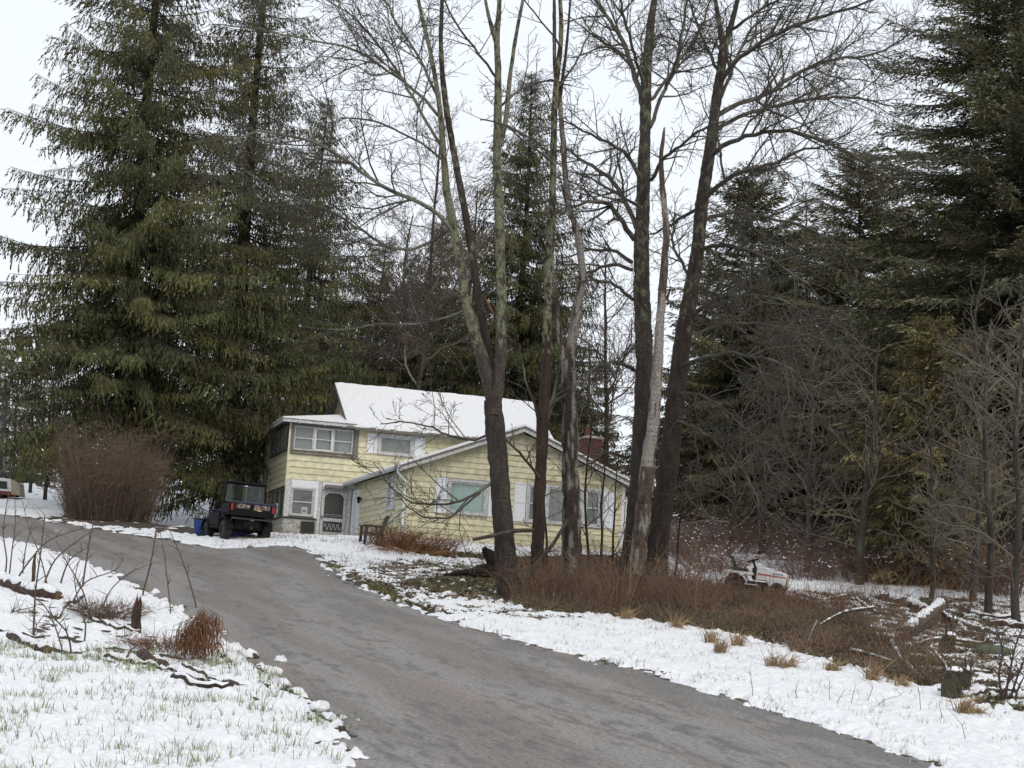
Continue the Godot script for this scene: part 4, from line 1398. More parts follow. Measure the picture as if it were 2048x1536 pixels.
# bark with ridges; patches of lichen where the noise says so
func bark_tube(s: Shape, pts: PackedVector3Array, rad: PackedFloat32Array, sides: int, bark: Color, other: Color, amount: Callable, rough := 0.09, tall := 1.0) -> void:
	var k0 := s.v.size()
	s.col = bark
	s.tube(pts, rad, sides, false)
	for i in pts.size():
		for q in sides:
			var k := k0 + i * sides + q
			var p := s.v[k]
			var ridge := relief.get_noise_3d(p.x * 9.0, p.y * 1.6, p.z * 9.0)
			s.v[k] = p + s.n[k] * rad[i] * rough * (ridge * 2.2 + 0.8 * fine.get_noise_3d(p.x * 2.0, p.y, p.z * 2.0))
			var a: float = amount.call(p, float(i) / pts.size())
			var n := 0.7 * relief.get_noise_3d(p.x * 3.5, p.y * 2.2 * tall, p.z * 3.5) + 0.75 * fine.get_noise_3d(p.x * 1.9, p.y * 1.1 * tall, p.z * 1.9)
			var c := bark * (1.0 + 0.9 * ridge)
			c = c.lerp(other * (1.0 + 0.3 * ridge), smoothstep(0.40 - a, 0.56 - a, n))
			c.a = 1.0
			s.c[k] = c
	s.cap(k0 + (pts.size() - 1) * sides, sides, pts[pts.size() - 1], (pts[pts.size() - 1] - pts[pts.size() - 2]).normalized())
	s.cap(k0, sides, pts[0], (pts[0] - pts[1]).normalized())

func fallen_log(called: String, label: String, path: Array, bark: Color, snow := true, group := "", forks := []) -> void:
	var sp := smooth_path(path, 0.08)
	var pts: PackedVector3Array = sp[0]
	var rad: PackedFloat32Array = sp[1]
	var base := pts[0]
	for i in pts.size():   # lie on the ground
		pts[i] = Vector3(pts[i].x, maxf(pts[i].y, ground_h(pts[i].x, -pts[i].z) + maxf(0.0, snow_s(pts[i].x, -pts[i].z)) + 0.45 * rad[i]), pts[i].z) - base
	var t := thing(called, label, "log" if called == "fallen_log" else "branch", base, 0.0, group)
	var s := Shape.new()
	bark_tube(s, pts, rad, 10, bark, Color(0.16, 0.15, 0.11), func(_p: Vector3, _f: float) -> float: return 0.05, 0.022)
	part("bark", s, M.bark, t)
	s = Shape.new()
	s.col = Color(0.30, 0.19, 0.11)
	for e in [0, pts.size() - 1]:
		var dir := (pts[1] - pts[0]).normalized() * -1.0 if e == 0 else (pts[e] - pts[e - 1]).normalized()
		s.tube(PackedVector3Array([pts[e] + dir * 0.002, pts[e] + dir * 0.012]), PackedFloat32Array([rad[e] * 0.97, rad[e] * 0.93]), 10)
	part("cut_end", s, M.bark, t)
	if snow:
		s = Shape.new()
		s.col = Color(1, 1, 1)
		var top := PackedVector3Array()
		var tr := PackedFloat32Array()
		for i in range(1, pts.size() - 1):
			var n := relief.get_noise_2d(i * 0.22 + base.x * 9.0, base.z * 5.0)
			var r := rad[i] * clampf(0.62 + 0.9 * n, 0.02, 0.95)
			top.append(pts[i] + Vector3(0, rad[i] * 0.72, 0))
			tr.append(r)
		if top.size() > 1:
			s.tube(top, tr, 8)
			part("snow", s, M.snow, t)

func stalk(called: String, label: String, category: String, path: Array, col: Color, twigs: int, rng: RandomNumberGenerator, group := "", twig_len := 0.25) -> void:
	var sp := smooth_path(path, 0.12)
	var pts: PackedVector3Array = sp[0]
	var rad: PackedFloat32Array = sp[1]
	var base := Vector3(pts[0].x, ground_h(pts[0].x, -pts[0].z) - 0.05, pts[0].z)
	var lean := Vector3(0, 0, rng.randf_range(-0.12, 0.12))
	for i in pts.size():
		pts[i] = pts[i] - base + lean * float(i) / pts.size()
	pts[0].y = 0.0
	var s := Shape.new()
	s.col = col
	for i in rad.size():
		rad[i] *= 0.65
	s.tube(pts, rad, 6)
	for k in twigs:
		var i := rng.randi_range(int(pts.size() * 0.3), pts.size() - 1)
		var dir := Vector3(rng.randf_range(-1, 1), rng.randf_range(0.2, 1.0), rng.randf_range(-1, 1)).normalized()
		var l := twig_len * rng.randf_range(0.4, 1.3)
		s.col = col * rng.randf_range(0.8, 1.3)
		s.tube(PackedVector3Array([pts[i], pts[i] + dir * l * 0.5 + Vector3(0, 0.02, 0), pts[i] + dir * l + Vector3(0, 0.06 * l, 0)]), PackedFloat32Array([rad[i] * 0.6, rad[i] * 0.45, 0.002]), 4)
	var o := single(called, s, M.twig, label, category, group)
	o.position = base

# ---------------------------------------------------------------- bare trees
const BARK := Color(0.085, 0.068, 0.056)
const LICHEN := Color(0.33, 0.345, 0.215)
const DEADWOOD := Color(0.46, 0.42, 0.38)

# one wandering branch with its own side branches, appended to s
func grow(s: Shape, p: Vector3, dir: Vector3, length: float, r: float, level: int, rng: RandomNumberGenerator, o: Dictionary) -> void:
	var n := clampi(int(length / (0.5 if level < 2 else 0.22)), 2, 9)
	var pts := PackedVector3Array([p])
	var rad := PackedFloat32Array([r])
	var d := dir
	var tip: float = maxf(o.rmin, r * 0.3)
	for i in n:
		d = (d + Vector3(rng.randf_range(-1, 1), rng.randf_range(-1, 1) + o.lift, rng.randf_range(-1, 1)) * o.wob).normalized()
		p += d * length / n
		pts.append(p)
		rad.append(lerpf(r, tip, float(i + 1) / n))
	var mix_: float = rng.randf()
	s.col = (o.col as Color).lerp(o.col2, mix_ * mix_ * (0.9 if level < 2 else 0.35))
	s.tube(pts, rad, 5 if r > 0.03 else (4 if r > 0.015 else 3), false)
	if level >= o.levels:
		return
	sprout(s, pts, rad, level, rng, o, length)

func sprout(s: Shape, pts: PackedVector3Array, rad: PackedFloat32Array, level: int, rng: RandomNumberGenerator, o: Dictionary, length: float) -> void:
	var dens: Array = o.dens
	var count := int(ceil(length * dens[mini(level, dens.size() - 1)]))
	for k in count:
		var f := lerpf(0.18, 1.0, (k + rng.randf()) / count)
		var at := f * (pts.size() - 1)
		var i := mini(int(at), pts.size() - 2)
		var q := pts[i].lerp(pts[i + 1], at - i)
		var t := (pts[i + 1] - pts[i]).normalized()
		var ax := t.cross(Vector3(rng.randf_range(-1, 1), rng.randf_range(-1, 1), rng.randf_range(-1, 1))).normalized()
		var cd := t.rotated(ax, deg_to_rad(rng.randf_range(28, 62)))
		var cl: float = length * rng.randf_range(0.26, 0.56) * (1.15 - 0.65 * f)
		cl = minf(cl, o.get("child_most", 3.0))
		if cl < 0.10:
			continue
		var r: float = maxf(o.rmin, lerpf(rad[i], rad[i + 1], at - i) * 0.55)
		r = minf(r, cl * 0.02 + o.rmin)
		grow(s, q, cd, cl, r, level + 1, rng, o)

func limb(parent: Node, path: Array, rng: RandomNumberGenerator, o: Dictionary, called := "limb") -> void:
	var sp := smooth_path(path, 0.25)
	var pts: PackedVector3Array = sp[0]
	var rad: PackedFloat32Array = sp[1]
	for i in range(1, pts.size()):
		pts[i] += Vector3(rng.randf_range(-1, 1), rng.randf_range(-1, 1), rng.randf_range(-1, 1)) * 0.03
	for i in pts.size():
		pts[i] -= (parent as Node3D).position
	for i in rad.size():
		rad[i] *= 0.72
	var s := Shape.new()
	bark_tube(s, pts, rad, 7, o.col, o.col2, func(_p: Vector3, _f: float) -> float: return o.get("lichen", 0.25), 0.05)
	var length := 0.0
	for i in pts.size() - 1:
		length += pts[i].distance_to(pts[i + 1])
	sprout(s, pts, rad, 0, rng, o, length)
	part(called, s, M.bark, parent)

func stem(parent: Node3D, path: Array, sides: int, bark: Color, other: Color, amount: Callable, called := "trunk", rough := 0.09, tall := 1.0, slim := 0.82) -> void:
	var sp := smooth_path(path, 0.07)
	var pts: PackedVector3Array = sp[0]
	var rad: PackedFloat32Array = sp[1]
	for i in pts.size():
		pts[i] -= parent.position
		rad[i] *= slim
	var s := Shape.new()
	bark_tube(s, pts, rad, int(sides * 1.7), bark, other, amount, rough, tall)
	part(called, s, M.bark, parent)

func foot(p: Vector3) -> Vector3:
	return Vector3(p.x, ground_h(p.x, -p.z), p.z)

func build_clump() -> void:
	var rng := RandomNumberGenerator.new()
	rng.seed = 77
	var fine_twigs := {rmin = 0.006, wob = 0.30, lift = 0.10, col = Color(0.150, 0.132, 0.106), col2 = Color(0.30, 0.305, 0.22), levels = 3, dens = [3.4, 4.4, 5.0, 4.0], child_most = 2.6, lichen = 0.22}
	var sparse := fine_twigs.duplicate()
	sparse.dens = [2.0, 3.4, 4.4, 4.0]
	var none := func(_p: Vector3, _f: float) -> float: return -0.25
	var up_lichen := func(p: Vector3, _f: float) -> float: return lerpf(-0.3, 0.62, smoothstep(4.8, 7.2, p.y))
	# twin stemmed tree
	var t := thing("bare_tree", "bare tree with dark twin trunk splitting into lichen covered stems", "tree", foot(Vector3(0.26, 0.71, -41.5)), 0.0, "bare trees in front of the house")
	stem(t, [Vector4(0.33, 0.42, -41.5, 0.513), Vector4(0.27, 0.74, -41.5, 0.403), Vector4(0.12, 1.55, -41.5, 0.317), Vector4(-0.03, 2.51, -41.5, 0.293), Vector4(-0.15, 3.49, -41.5, 0.287), Vector4(-0.3, 4.46, -41.5, 0.287), Vector4(-0.46, 5.44, -41.5, 0.269)], 16, BARK, LICHEN, none)
	stem(t, [Vector4(-0.36, 4.95, -41.5, 0.183), Vector4(-0.66, 6.12, -41.5, 0.195), Vector4(-1.02, 7.16, -41.5, 0.171), Vector4(-1.27, 7.9, -41.5, 0.153), Vector4(-1.45, 8.78, -41.5, 0.14), Vector4(-1.65, 9.53, -41.5, 0.134), Vector4(-1.93, 10.67, -41.5, 0.116), Vector4(-2, 11.1, -41.5, 0.104), Vector4(-2.23, 12.69, -41.5, 0.079), Vector4(-2.49, 13.89, -41.5, 0.067), Vector4(-2.75, 14.8, -41.5, 0.061), Vector4(-3.02, 15.71, -41.5, 0.055)], 12, BARK * 1.4, LICHEN, up_lichen)
	stem(t, [Vector4(-0.44, 5.11, -41.8, 0.16), Vector4(-0.66, 6.73, -41.8, 0.135), Vector4(-0.92, 7.85, -41.8, 0.117), Vector4(-1.06, 8.48, -41.8, 0.117), Vector4(-1.38, 9.94, -41.8, 0.111), Vector4(-1.79, 11.58, -41.8, 0.098), Vector4(-2.14, 13.11, -41.8, 0.092), Vector4(-2.33, 14.4, -41.8, 0.074), Vector4(-2.39, 15.73, -41.8, 0.055), Vector4(-2.4, 16.67, -41.8, 0.037)], 12, BARK, LICHEN, func(p: Vector3, _f: float) -> float: return lerpf(-0.3, 0.2, smoothstep(7.0, 9.0, p.y)))
	stem(t, [Vector4(-0.39, 5.06, -41.4, 0.195), Vector4(-0.32, 6.31, -41.4, 0.177), Vector4(-0.35, 7.31, -41.4, 0.158), Vector4(-0.44, 8.44, -41.4, 0.152), Vector4(-0.56, 9.9, -41.4, 0.146), Vector4(-0.71, 11.49, -41.4, 0.134), Vector4(-0.76, 12.44, -41.4, 0.122), Vector4(-0.83, 13.72, -41.4, 0.103), Vector4(-0.91, 14.56, -41.4, 0.091), Vector4(-0.91, 15.67, -41.4, 0.067), Vector4(-0.93, 16.6, -41.4, 0.043)], 12, BARK * 1.3, LICHEN, up_lichen)
	stem(t, [Vector4(-0.67, 11.88, -41.4, 0.079), Vector4(-0.56, 12.58, -41.4, 0.079), Vector4(-0.52, 13.74, -41.4, 0.067), Vector4(-0.42, 14.91, -41.4, 0.055), Vector4(-0.32, 15.71, -41.4, 0.049), Vector4(-0.24, 16.65, -41.4, 0.03)], 8, BARK, LICHEN, up_lichen)
	stem(t, [Vector4(-0.9, 14.46, -41.4, 0.067), Vector4(-1.09, 15, -41.4, 0.061), Vector4(-1.27, 15.65, -41.4, 0.049), Vector4(-1.43, 16.44, -41.4, 0.03)], 8, BARK, LICHEN, up_lichen)
	stem(t, [Vector4(-1.17, 7.5, -41.5, 0.055), Vector4(-1.16, 7.91, -41.5, 0.049), Vector4(-1.14, 8.23, -41.5, 0.018)], 6, DEADWOOD * 0.8, DEADWOOD, none, "snag")
	stem(t, [Vector4(-0.52, 7.54, -41.5, 0.043), Vector4(-0.73, 7.87, -41.5, 0.037), Vector4(-0.83, 8.03, -41.5, 0.018)], 6, Color(0.25, 0.12, 0.06), DEADWOOD, none, "snag")
	var pale := fine_twigs.duplicate()
	pale.lichen = 0.62
	pale.col2 = Color(0.36, 0.37, 0.29)
	var nth := 0
	for a in [[Vector4(-1.67, 9.53, -41.5, 0.073), Vector4(-2.04, 9.94, -41.17, 0.073), Vector4(-2.79, 10.21, -40.83, 0.072), Vector4(-3.52, 10.45, -40.5, 0.066), Vector4(-4.42, 10.93, -40.17, 0.059), Vector4(-4.97, 11.16, -39.83, 0.053), Vector4(-5.5, 11.25, -39.5, 0.046), Vector4(-6.1, 11.22, -39.17, 0.04), Vector4(-6.51, 11.07, -38.83, 0.029), Vector4(-7.01, 10.6, -38.5, 0.017)],
			[Vector4(-1.72, 9.72, -41.5, 0.061), Vector4(-2.4, 9.31, -41.86, 0.055), Vector4(-3.04, 9.22, -42.21, 0.05), Vector4(-3.59, 9.48, -42.57, 0.05), Vector4(-4.77, 10.18, -42.93, 0.044), Vector4(-5.68, 10.56, -43.29, 0.038), Vector4(-6.37, 10.84, -43.64, 0.032), Vector4(-7.47, 11.56, -44, 0.019)],
			[Vector4(-2.23, 12.56, -41.6, 0.055), Vector4(-2.88, 13.1, -41.17, 0.054), Vector4(-3.76, 13.55, -40.73, 0.048), Vector4(-4.61, 13.8, -40.3, 0.041), Vector4(-5.36, 13.77, -39.87, 0.035), Vector4(-6.58, 13.81, -39.43, 0.029), Vector4(-7.65, 13.74, -39, 0.017)],
			[Vector4(-2.07, 11.72, -41.6, 0.055), Vector4(-2.77, 12.85, -42, 0.056), Vector4(-3.38, 13.87, -42.4, 0.05), Vector4(-3.98, 14.72, -42.8, 0.044), Vector4(-4.87, 15.69, -43.2, 0.032), Vector4(-5.54, 16.21, -43.6, 0.026), Vector4(-5.82, 16.63, -44, 0.019)],
			[Vector4(-2.3, 12.98, -41.5, 0.055), Vector4(-2.86, 14.17, -42, 0.049), Vector4(-3.47, 15.11, -42.5, 0.044), Vector4(-3.96, 16.08, -43, 0.032), Vector4(-4.31, 16.81, -43.5, 0.026)],
			[Vector4(-1.97, 11.25, -41.5, 0.049), Vector4(-2.39, 11.57, -41.12, 0.042), Vector4(-3.14, 11.86, -40.75, 0.036), Vector4(-3.87, 12.02, -40.38, 0.03), Vector4(-4.56, 11.92, -40, 0.018)],
			[Vector4(-0.46, 8.71, -41.5, 0.043), Vector4(-0.93, 8, -41.92, 0.037), Vector4(-1.67, 7.59, -42.33, 0.044), Vector4(-2.56, 7.44, -42.75, 0.038), Vector4(-3.49, 7.43, -43.17, 0.038), Vector4(-4.29, 7.36, -43.58, 0.032), Vector4(-4.9, 7.36, -44, 0.019)],
			[Vector4(-0.31, 3.43, -41.5, 0.061), Vector4(-0.57, 3.19, -41.21, 0.055), Vector4(-1.01, 2.88, -40.93, 0.048), Vector4(-1.36, 2.74, -40.64, 0.042), Vector4(-1.77, 2.71, -40.36, 0.036), Vector4(-2.15, 2.71, -40.07, 0.029), Vector4(-2.59, 2.95, -39.79, 0.023), Vector4(-3.13, 3.57, -39.5, 0.012)],
			[Vector4(-0.62, 3.15, -41.5, 0.043), Vector4(-0.95, 2.8, -41.08, 0.036), Vector4(-1.28, 2.45, -40.67, 0.036), Vector4(-1.73, 2.36, -40.25, 0.03), Vector4(-2.02, 2.42, -39.83, 0.023), Vector4(-2.25, 2.6, -39.42, 0.017), Vector4(-2.47, 2.85, -39, 0.011)],
			[Vector4(-0.35, 4.71, -41.5, 0.049), Vector4(-0.83, 4.46, -41.8, 0.043), Vector4(-1.46, 4.58, -42.1, 0.037), Vector4(-2.12, 4.83, -42.4, 0.031), Vector4(-2.77, 4.89, -42.7, 0.025), Vector4(-3.29, 4.82, -43, 0.019)],
			[Vector4(-0.73, 12.89, -41.5, 0.049), Vector4(-0.26, 13.64, -42.33, 0.044), Vector4(0.38, 14.22, -43.17, 0.038), Vector4(1.06, 14.4, -44, 0.026)],
			[Vector4(-0.82, 13.6, -41.5, 0.049), Vector4(-1.3, 14.01, -40.88, 0.042), Vector4(-1.81, 14.4, -40.25, 0.036), Vector4(-2.19, 14.79, -39.62, 0.029), Vector4(-2.42, 15.04, -39, 0.017)],
			[Vector4(-0.57, 12.44, -41.5, 0.049), Vector4(-0.06, 12.26, -41.67, 0.043), Vector4(0.47, 11.95, -41.83, 0.031), Vector4(1.01, 11.51, -42, 0.019)]]:
		limb(t, a, rng, pale if nth < 7 else fine_twigs)
		nth += 1
	# slender lichen tree
	t = thing("bare_tree", "slender straight bare tree with pale green lichen over brown lower trunk", "tree", foot(Vector3(0.94, 1.16, -43)), 0.0, "bare trees in front of the house")
	stem(t, [Vector4(0.92, 0.84, -43, 0.266), Vector4(0.91, 1.4, -43, 0.215), Vector4(0.87, 3.17, -43, 0.183), Vector4(0.86, 4.31, -43, 0.177), Vector4(0.84, 5.21, -43, 0.19), Vector4(0.84, 5.77, -43, 0.171), Vector4(0.81, 7.84, -43, 0.145), Vector4(0.76, 9.03, -43, 0.133), Vector4(0.75, 11.01, -43, 0.114), Vector4(0.67, 13.67, -43, 0.095), Vector4(0.73, 15.37, -43, 0.076), Vector4(0.65, 16.38, -43, 0.063), Vector4(0.58, 17.34, -43, 0.044)], 13, Color(0.075, 0.046, 0.034), LICHEN, func(p: Vector3, _f: float) -> float: return lerpf(-0.35, 0.5, smoothstep(5.6, 6.6, p.y)))
	for a in [[Vector4(0.85, 4.95, -43, 0.063), Vector4(1.14, 5.83, -43.67, 0.058), Vector4(1.45, 6.47, -44.33, 0.046), Vector4(1.65, 7.12, -45, 0.033)], [Vector4(0.86, 3.67, -43, 0.051), Vector4(0.57, 3.98, -42.33, 0.05), Vector4(0.3, 4.21, -41.67, 0.043), Vector4(-0.09, 4.42, -41, 0.03)], [Vector4(0.92, 5.21, -43, 0.07), Vector4(1.17, 6.36, -43.67, 0.058), Vector4(1.28, 7.26, -44.33, 0.046), Vector4(1.16, 8.18, -45, 0.033)],
			[Vector4(0.73, 9.9, -43, 0.044), Vector4(0.21, 10.56, -43.67, 0.039), Vector4(-0.34, 10.96, -44.33, 0.033), Vector4(-1.15, 11.07, -45, 0.02)], [Vector4(0.74, 11.9, -43, 0.044), Vector4(0.09, 12.1, -42, 0.037), Vector4(-0.57, 12.29, -41, 0.03), Vector4(-1.17, 12.08, -40, 0.024)], [Vector4(0.68, 13.92, -43, 0.044), Vector4(1.17, 14.97, -44, 0.039), Vector4(1.55, 16.33, -45, 0.033), Vector4(1.82, 17.59, -46, 0.027)],
			[Vector4(0.69, 15.14, -43, 0.038), Vector4(0.15, 15.55, -42.33, 0.031), Vector4(-0.27, 15.81, -41.67, 0.025), Vector4(-0.55, 16.07, -41, 0.018)], [Vector4(0.87, 4.7, -43, 0.057), Vector4(0.6, 5.62, -43.33, 0.045), Vector4(0.33, 6.3, -43.67, 0.039), Vector4(0.15, 7.27, -44, 0.026)]]:
		limb(t, a, rng, sparse)
	# dead weathered tree, forked
	t = thing("dead_tree", "dead barkless tree with weathered grey forked trunk and broken crooked top", "tree", foot(Vector3(1.82, 1.22, -43.5)), 0.0, "bare trees in front of the house")
	var worn := func(p: Vector3, f: float) -> float: return 0.10 + 0.5 * smoothstep(1.6, 3.4, p.y) * (1.0 - 0.45 * f)
	stem(t, [Vector4(1.87, 0.85, -43.5, 0.409), Vector4(1.83, 1.35, -43.5, 0.333), Vector4(1.76, 2.23, -43.5, 0.281), Vector4(1.69, 3.25, -43.5, 0.256), Vector4(1.6, 4.54, -43.5, 0.243), Vector4(1.49, 5.83, -43.5, 0.23), Vector4(1.42, 6.87, -43.5, 0.205)], 15, Color(0.085, 0.062, 0.050), DEADWOOD, worn, "trunk", 0.16, 0.16)
	stem(t, [Vector4(1.45, 6.35, -43.5, 0.179), Vector4(1.47, 7.27, -43.5, 0.166), Vector4(1.55, 8.07, -43.5, 0.154), Vector4(1.65, 8.87, -43.5, 0.128), Vector4(1.65, 9.27, -43.5, 0.109), Vector4(1.51, 10.06, -43.5, 0.109), Vector4(1.39, 10.45, -43.5, 0.102), Vector4(1.19, 11.03, -43.5, 0.096), Vector4(1.05, 11.92, -43.5, 0.09), Vector4(0.98, 12.5, -43.5, 0.083), Vector4(0.82, 13.7, -43.5, 0.077), Vector4(0.63, 14.64, -43.5, 0.07), Vector4(0.55, 15.73, -43.5, 0.058), Vector4(0.49, 16.7, -43.5, 0.051), Vector4(0.41, 17.53, -43.5, 0.032)], 12, Color(0.13, 0.095, 0.075), DEADWOOD, worn, "trunk", 0.16, 0.16)
	stem(t, [Vector4(1.43, 6.28, -43.5, 0.141), Vector4(1.24, 7.12, -43.5, 0.109), Vector4(1.09, 7.9, -43.5, 0.09), Vector4(0.96, 8.82, -43.5, 0.077), Vector4(0.85, 9.35, -43.5, 0.07), Vector4(0.75, 9.74, -43.5, 0.051), Vector4(0.7, 10.14, -43.5, 0.019)], 9, Color(0.12, 0.085, 0.07), DEADWOOD, worn, "snag", 0.16, 0.16)
	stem(t, [Vector4(1.53, 9.79, -43.5, 0.064), Vector4(1.57, 10.06, -43.5, 0.038), Vector4(1.58, 10.31, -43.5, 0.013)], 6, Color(0.06, 0.045, 0.04), DEADWOOD, none, "snag")
	stem(t, [Vector4(1.19, 10.85, -43.5, 0.045), Vector4(1.06, 11.24, -43.5, 0.038), Vector4(0.96, 11.64, -43.5, 0.019)], 6, Color(0.06, 0.045, 0.04), DEADWOOD, none, "snag")
	stem(t, [Vector4(0.79, 13.67, -43.5, 0.064), Vector4(0.88, 14.92, -43.5, 0.051), Vector4(0.92, 16.03, -43.5, 0.038), Vector4(0.92, 17.14, -43.5, 0.026)], 7, Color(0.09, 0.07, 0.055), DEADWOOD, none, "snag")
	# big dark tree
	t = thing("bare_tree", "thick straight dark barked bare tree behind the leaning pale trunk", "tree", foot(Vector3(3.51, 1.51, -45.5)), 0.0, "bare trees in front of the house")
	var mottled := func(p: Vector3, _f: float) -> float: return lerpf(-0.28, 0.24, smoothstep(5.0, 8.0, p.y))
	stem(t, [Vector4(3.41, 1.1, -45.5, 0.616), Vector4(3.49, 1.64, -45.5, 0.468), Vector4(3.55, 2.84, -45.5, 0.388), Vector4(3.57, 4.05, -45.5, 0.361), Vector4(3.58, 5.54, -45.5, 0.341), Vector4(3.56, 7.04, -45.5, 0.321), Vector4(3.46, 8.27, -45.5, 0.308), Vector4(3.34, 9.74, -45.5, 0.288), Vector4(3.28, 11.81, -45.5, 0.248), Vector4(3.25, 13.57, -45.5, 0.214), Vector4(3.2, 15.34, -45.5, 0.187), Vector4(3.24, 16.62, -45.5, 0.154), Vector4(3.31, 17.5, -45.5, 0.12), Vector4(3.31, 18.52, -45.5, 0.074)], 16, BARK * 1.15, LICHEN * 0.8, mottled, "trunk", 0.09, 1.0, 0.74)
	for a in [[Vector4(3.09, 10.64, -45.5, 0.107), Vector4(2.72, 10.94, -44.92, 0.099), Vector4(2.39, 11.2, -44.33, 0.091), Vector4(2.09, 11.17, -43.75, 0.077), Vector4(1.74, 11.04, -43.17, 0.063), Vector4(1.34, 10.73, -42.58, 0.044), Vector4(0.95, 10.39, -42, 0.025)],
			[Vector4(3.13, 10.97, -45.5, 0.1), Vector4(2.81, 11.83, -45.92, 0.095), Vector4(2.61, 12.28, -46.33, 0.089), Vector4(2.19, 12.8, -46.75, 0.076), Vector4(1.69, 13.18, -47.17, 0.062), Vector4(1.19, 13.63, -47.58, 0.042), Vector4(0.68, 13.87, -48, 0.028)],
			[Vector4(3.24, 12.1, -45.5, 0.087), Vector4(2.96, 12.61, -45.08, 0.08), Vector4(2.67, 12.83, -44.67, 0.072), Vector4(2.16, 12.95, -44.25, 0.059), Vector4(1.67, 13.03, -43.83, 0.045), Vector4(1.04, 13.18, -43.42, 0.032), Vector4(0.57, 13.16, -43, 0.019)],
			[Vector4(3.24, 14.1, -45.5, 0.107), Vector4(3, 15.15, -45.92, 0.101), Vector4(2.7, 16.15, -46.33, 0.095), Vector4(2.4, 16.94, -46.75, 0.083), Vector4(1.95, 17.74, -47.17, 0.069), Vector4(1.57, 18.48, -47.58, 0.056), Vector4(1.26, 19.24, -48, 0.035)],
			[Vector4(3.22, 14.88, -45.5, 0.074), Vector4(2.78, 15.46, -44.33, 0.059), Vector4(2.4, 16, -43.17, 0.051), Vector4(2.03, 16.49, -42, 0.031)],
			[Vector4(3.07, 9.99, -45.5, 0.08), Vector4(2.64, 10.16, -45.12, 0.066), Vector4(2.14, 10.11, -44.75, 0.059), Vector4(1.66, 9.96, -44.38, 0.039), Vector4(1.19, 9.68, -44, 0.026)],
			[Vector4(3.08, 9.78, -45.5, 0.074), Vector4(2.58, 10.02, -46.12, 0.068), Vector4(2.13, 9.98, -46.75, 0.055), Vector4(1.6, 9.86, -47.38, 0.042), Vector4(1.06, 9.74, -48, 0.028)],
			[Vector4(3.15, 8.95, -45.5, 0.074), Vector4(2.59, 9.16, -44.67, 0.059), Vector4(2.01, 9.09, -43.83, 0.052), Vector4(1.46, 8.82, -43, 0.032)],
			[Vector4(3.27, 7.02, -45.5, 0.08), Vector4(2.76, 7.06, -44.62, 0.072), Vector4(2.32, 6.83, -43.75, 0.058), Vector4(1.97, 6.48, -42.88, 0.05), Vector4(1.76, 5.9, -42, 0.031)],
			[Vector4(3.58, 4.79, -45.5, 0.067), Vector4(3.18, 4.67, -45.88, 0.054), Vector4(2.72, 4.82, -46.25, 0.048), Vector4(2.28, 4.55, -46.62, 0.041), Vector4(1.75, 4.34, -47, 0.021)],
			[Vector4(3.37, 13.82, -45.5, 0.08), Vector4(3.67, 14.85, -46.2, 0.075), Vector4(4.1, 16.13, -46.9, 0.069), Vector4(4.33, 17.45, -47.6, 0.056), Vector4(4.5, 18.64, -48.3, 0.043), Vector4(4.67, 19.86, -49, 0.029)],
			[Vector4(3.48, 12.33, -45.5, 0.074), Vector4(3.69, 12.67, -44.62, 0.066), Vector4(3.94, 12.71, -43.75, 0.058), Vector4(4.42, 12.97, -42.88, 0.05), Vector4(5.02, 13.07, -42, 0.031)],
			[Vector4(3.34, 14.6, -45.5, 0.067), Vector4(3.71, 15.26, -46.12, 0.061), Vector4(4.23, 16.24, -46.75, 0.055), Vector4(4.82, 17.4, -47.38, 0.049), Vector4(5.14, 18.56, -48, 0.035)],
			[Vector4(3.35, 11.48, -45.5, 0.067), Vector4(2.89, 11.57, -44.88, 0.059), Vector4(2.23, 11.71, -44.25, 0.046), Vector4(1.52, 11.85, -43.62, 0.032), Vector4(1.16, 11.92, -43, 0.019)]]:
		limb(t, a, rng, fine_twigs)
	# pale leaning snag
	t = thing("dead_tree", "pale leaning barkless trunk ending in a thin broken point", "tree", foot(Vector3(3.57, 1.74, -44.5)), 0.0, "bare trees in front of the house")
	stem(t, [Vector4(3.53, 1.48, -44.5, 0.288), Vector4(3.57, 2, -44.5, 0.242), Vector4(3.6, 2.92, -44.5, 0.249), Vector4(3.65, 3.71, -44.5, 0.236), Vector4(3.72, 4.77, -44.5, 0.203), Vector4(3.79, 5.7, -44.5, 0.19), Vector4(3.82, 6.91, -44.5, 0.177), Vector4(3.83, 7.58, -44.5, 0.151), Vector4(3.83, 8.25, -44.5, 0.137), Vector4(3.85, 9.07, -44.5, 0.131), Vector4(3.87, 10.03, -44.5, 0.118), Vector4(3.89, 10.57, -44.5, 0.111), Vector4(3.8, 11.26, -44.5, 0.098), Vector4(3.71, 11.94, -44.5, 0.092), Vector4(3.64, 12.63, -44.5, 0.072), Vector4(3.67, 13.19, -44.5, 0.059), Vector4(3.69, 13.54, -44.5, 0.026)], 13, Color(0.19, 0.14, 0.11), DEADWOOD * 1.35, func(p: Vector3, f: float) -> float: return 0.85 if f > 0.24 and f < 0.60 else 0.28, "trunk", 0.14, 0.2)
	stem(t, [Vector4(3.97, 8.81, -44.5, 0.059), Vector4(4.03, 9.01, -44.5, 0.039), Vector4(4.08, 9.15, -44.5, 0.013)], 6, Color(0.14, 0.08, 0.06), DEADWOOD, none, "snag")
	# tall tree with the wide crown
	t = thing("bare_tree", "tall bare tree with wide spreading crown rising behind pale dead trunk", "tree", foot(Vector3(4.21, 1.99, -46.5)), 0.0, "bare trees in front of the house")
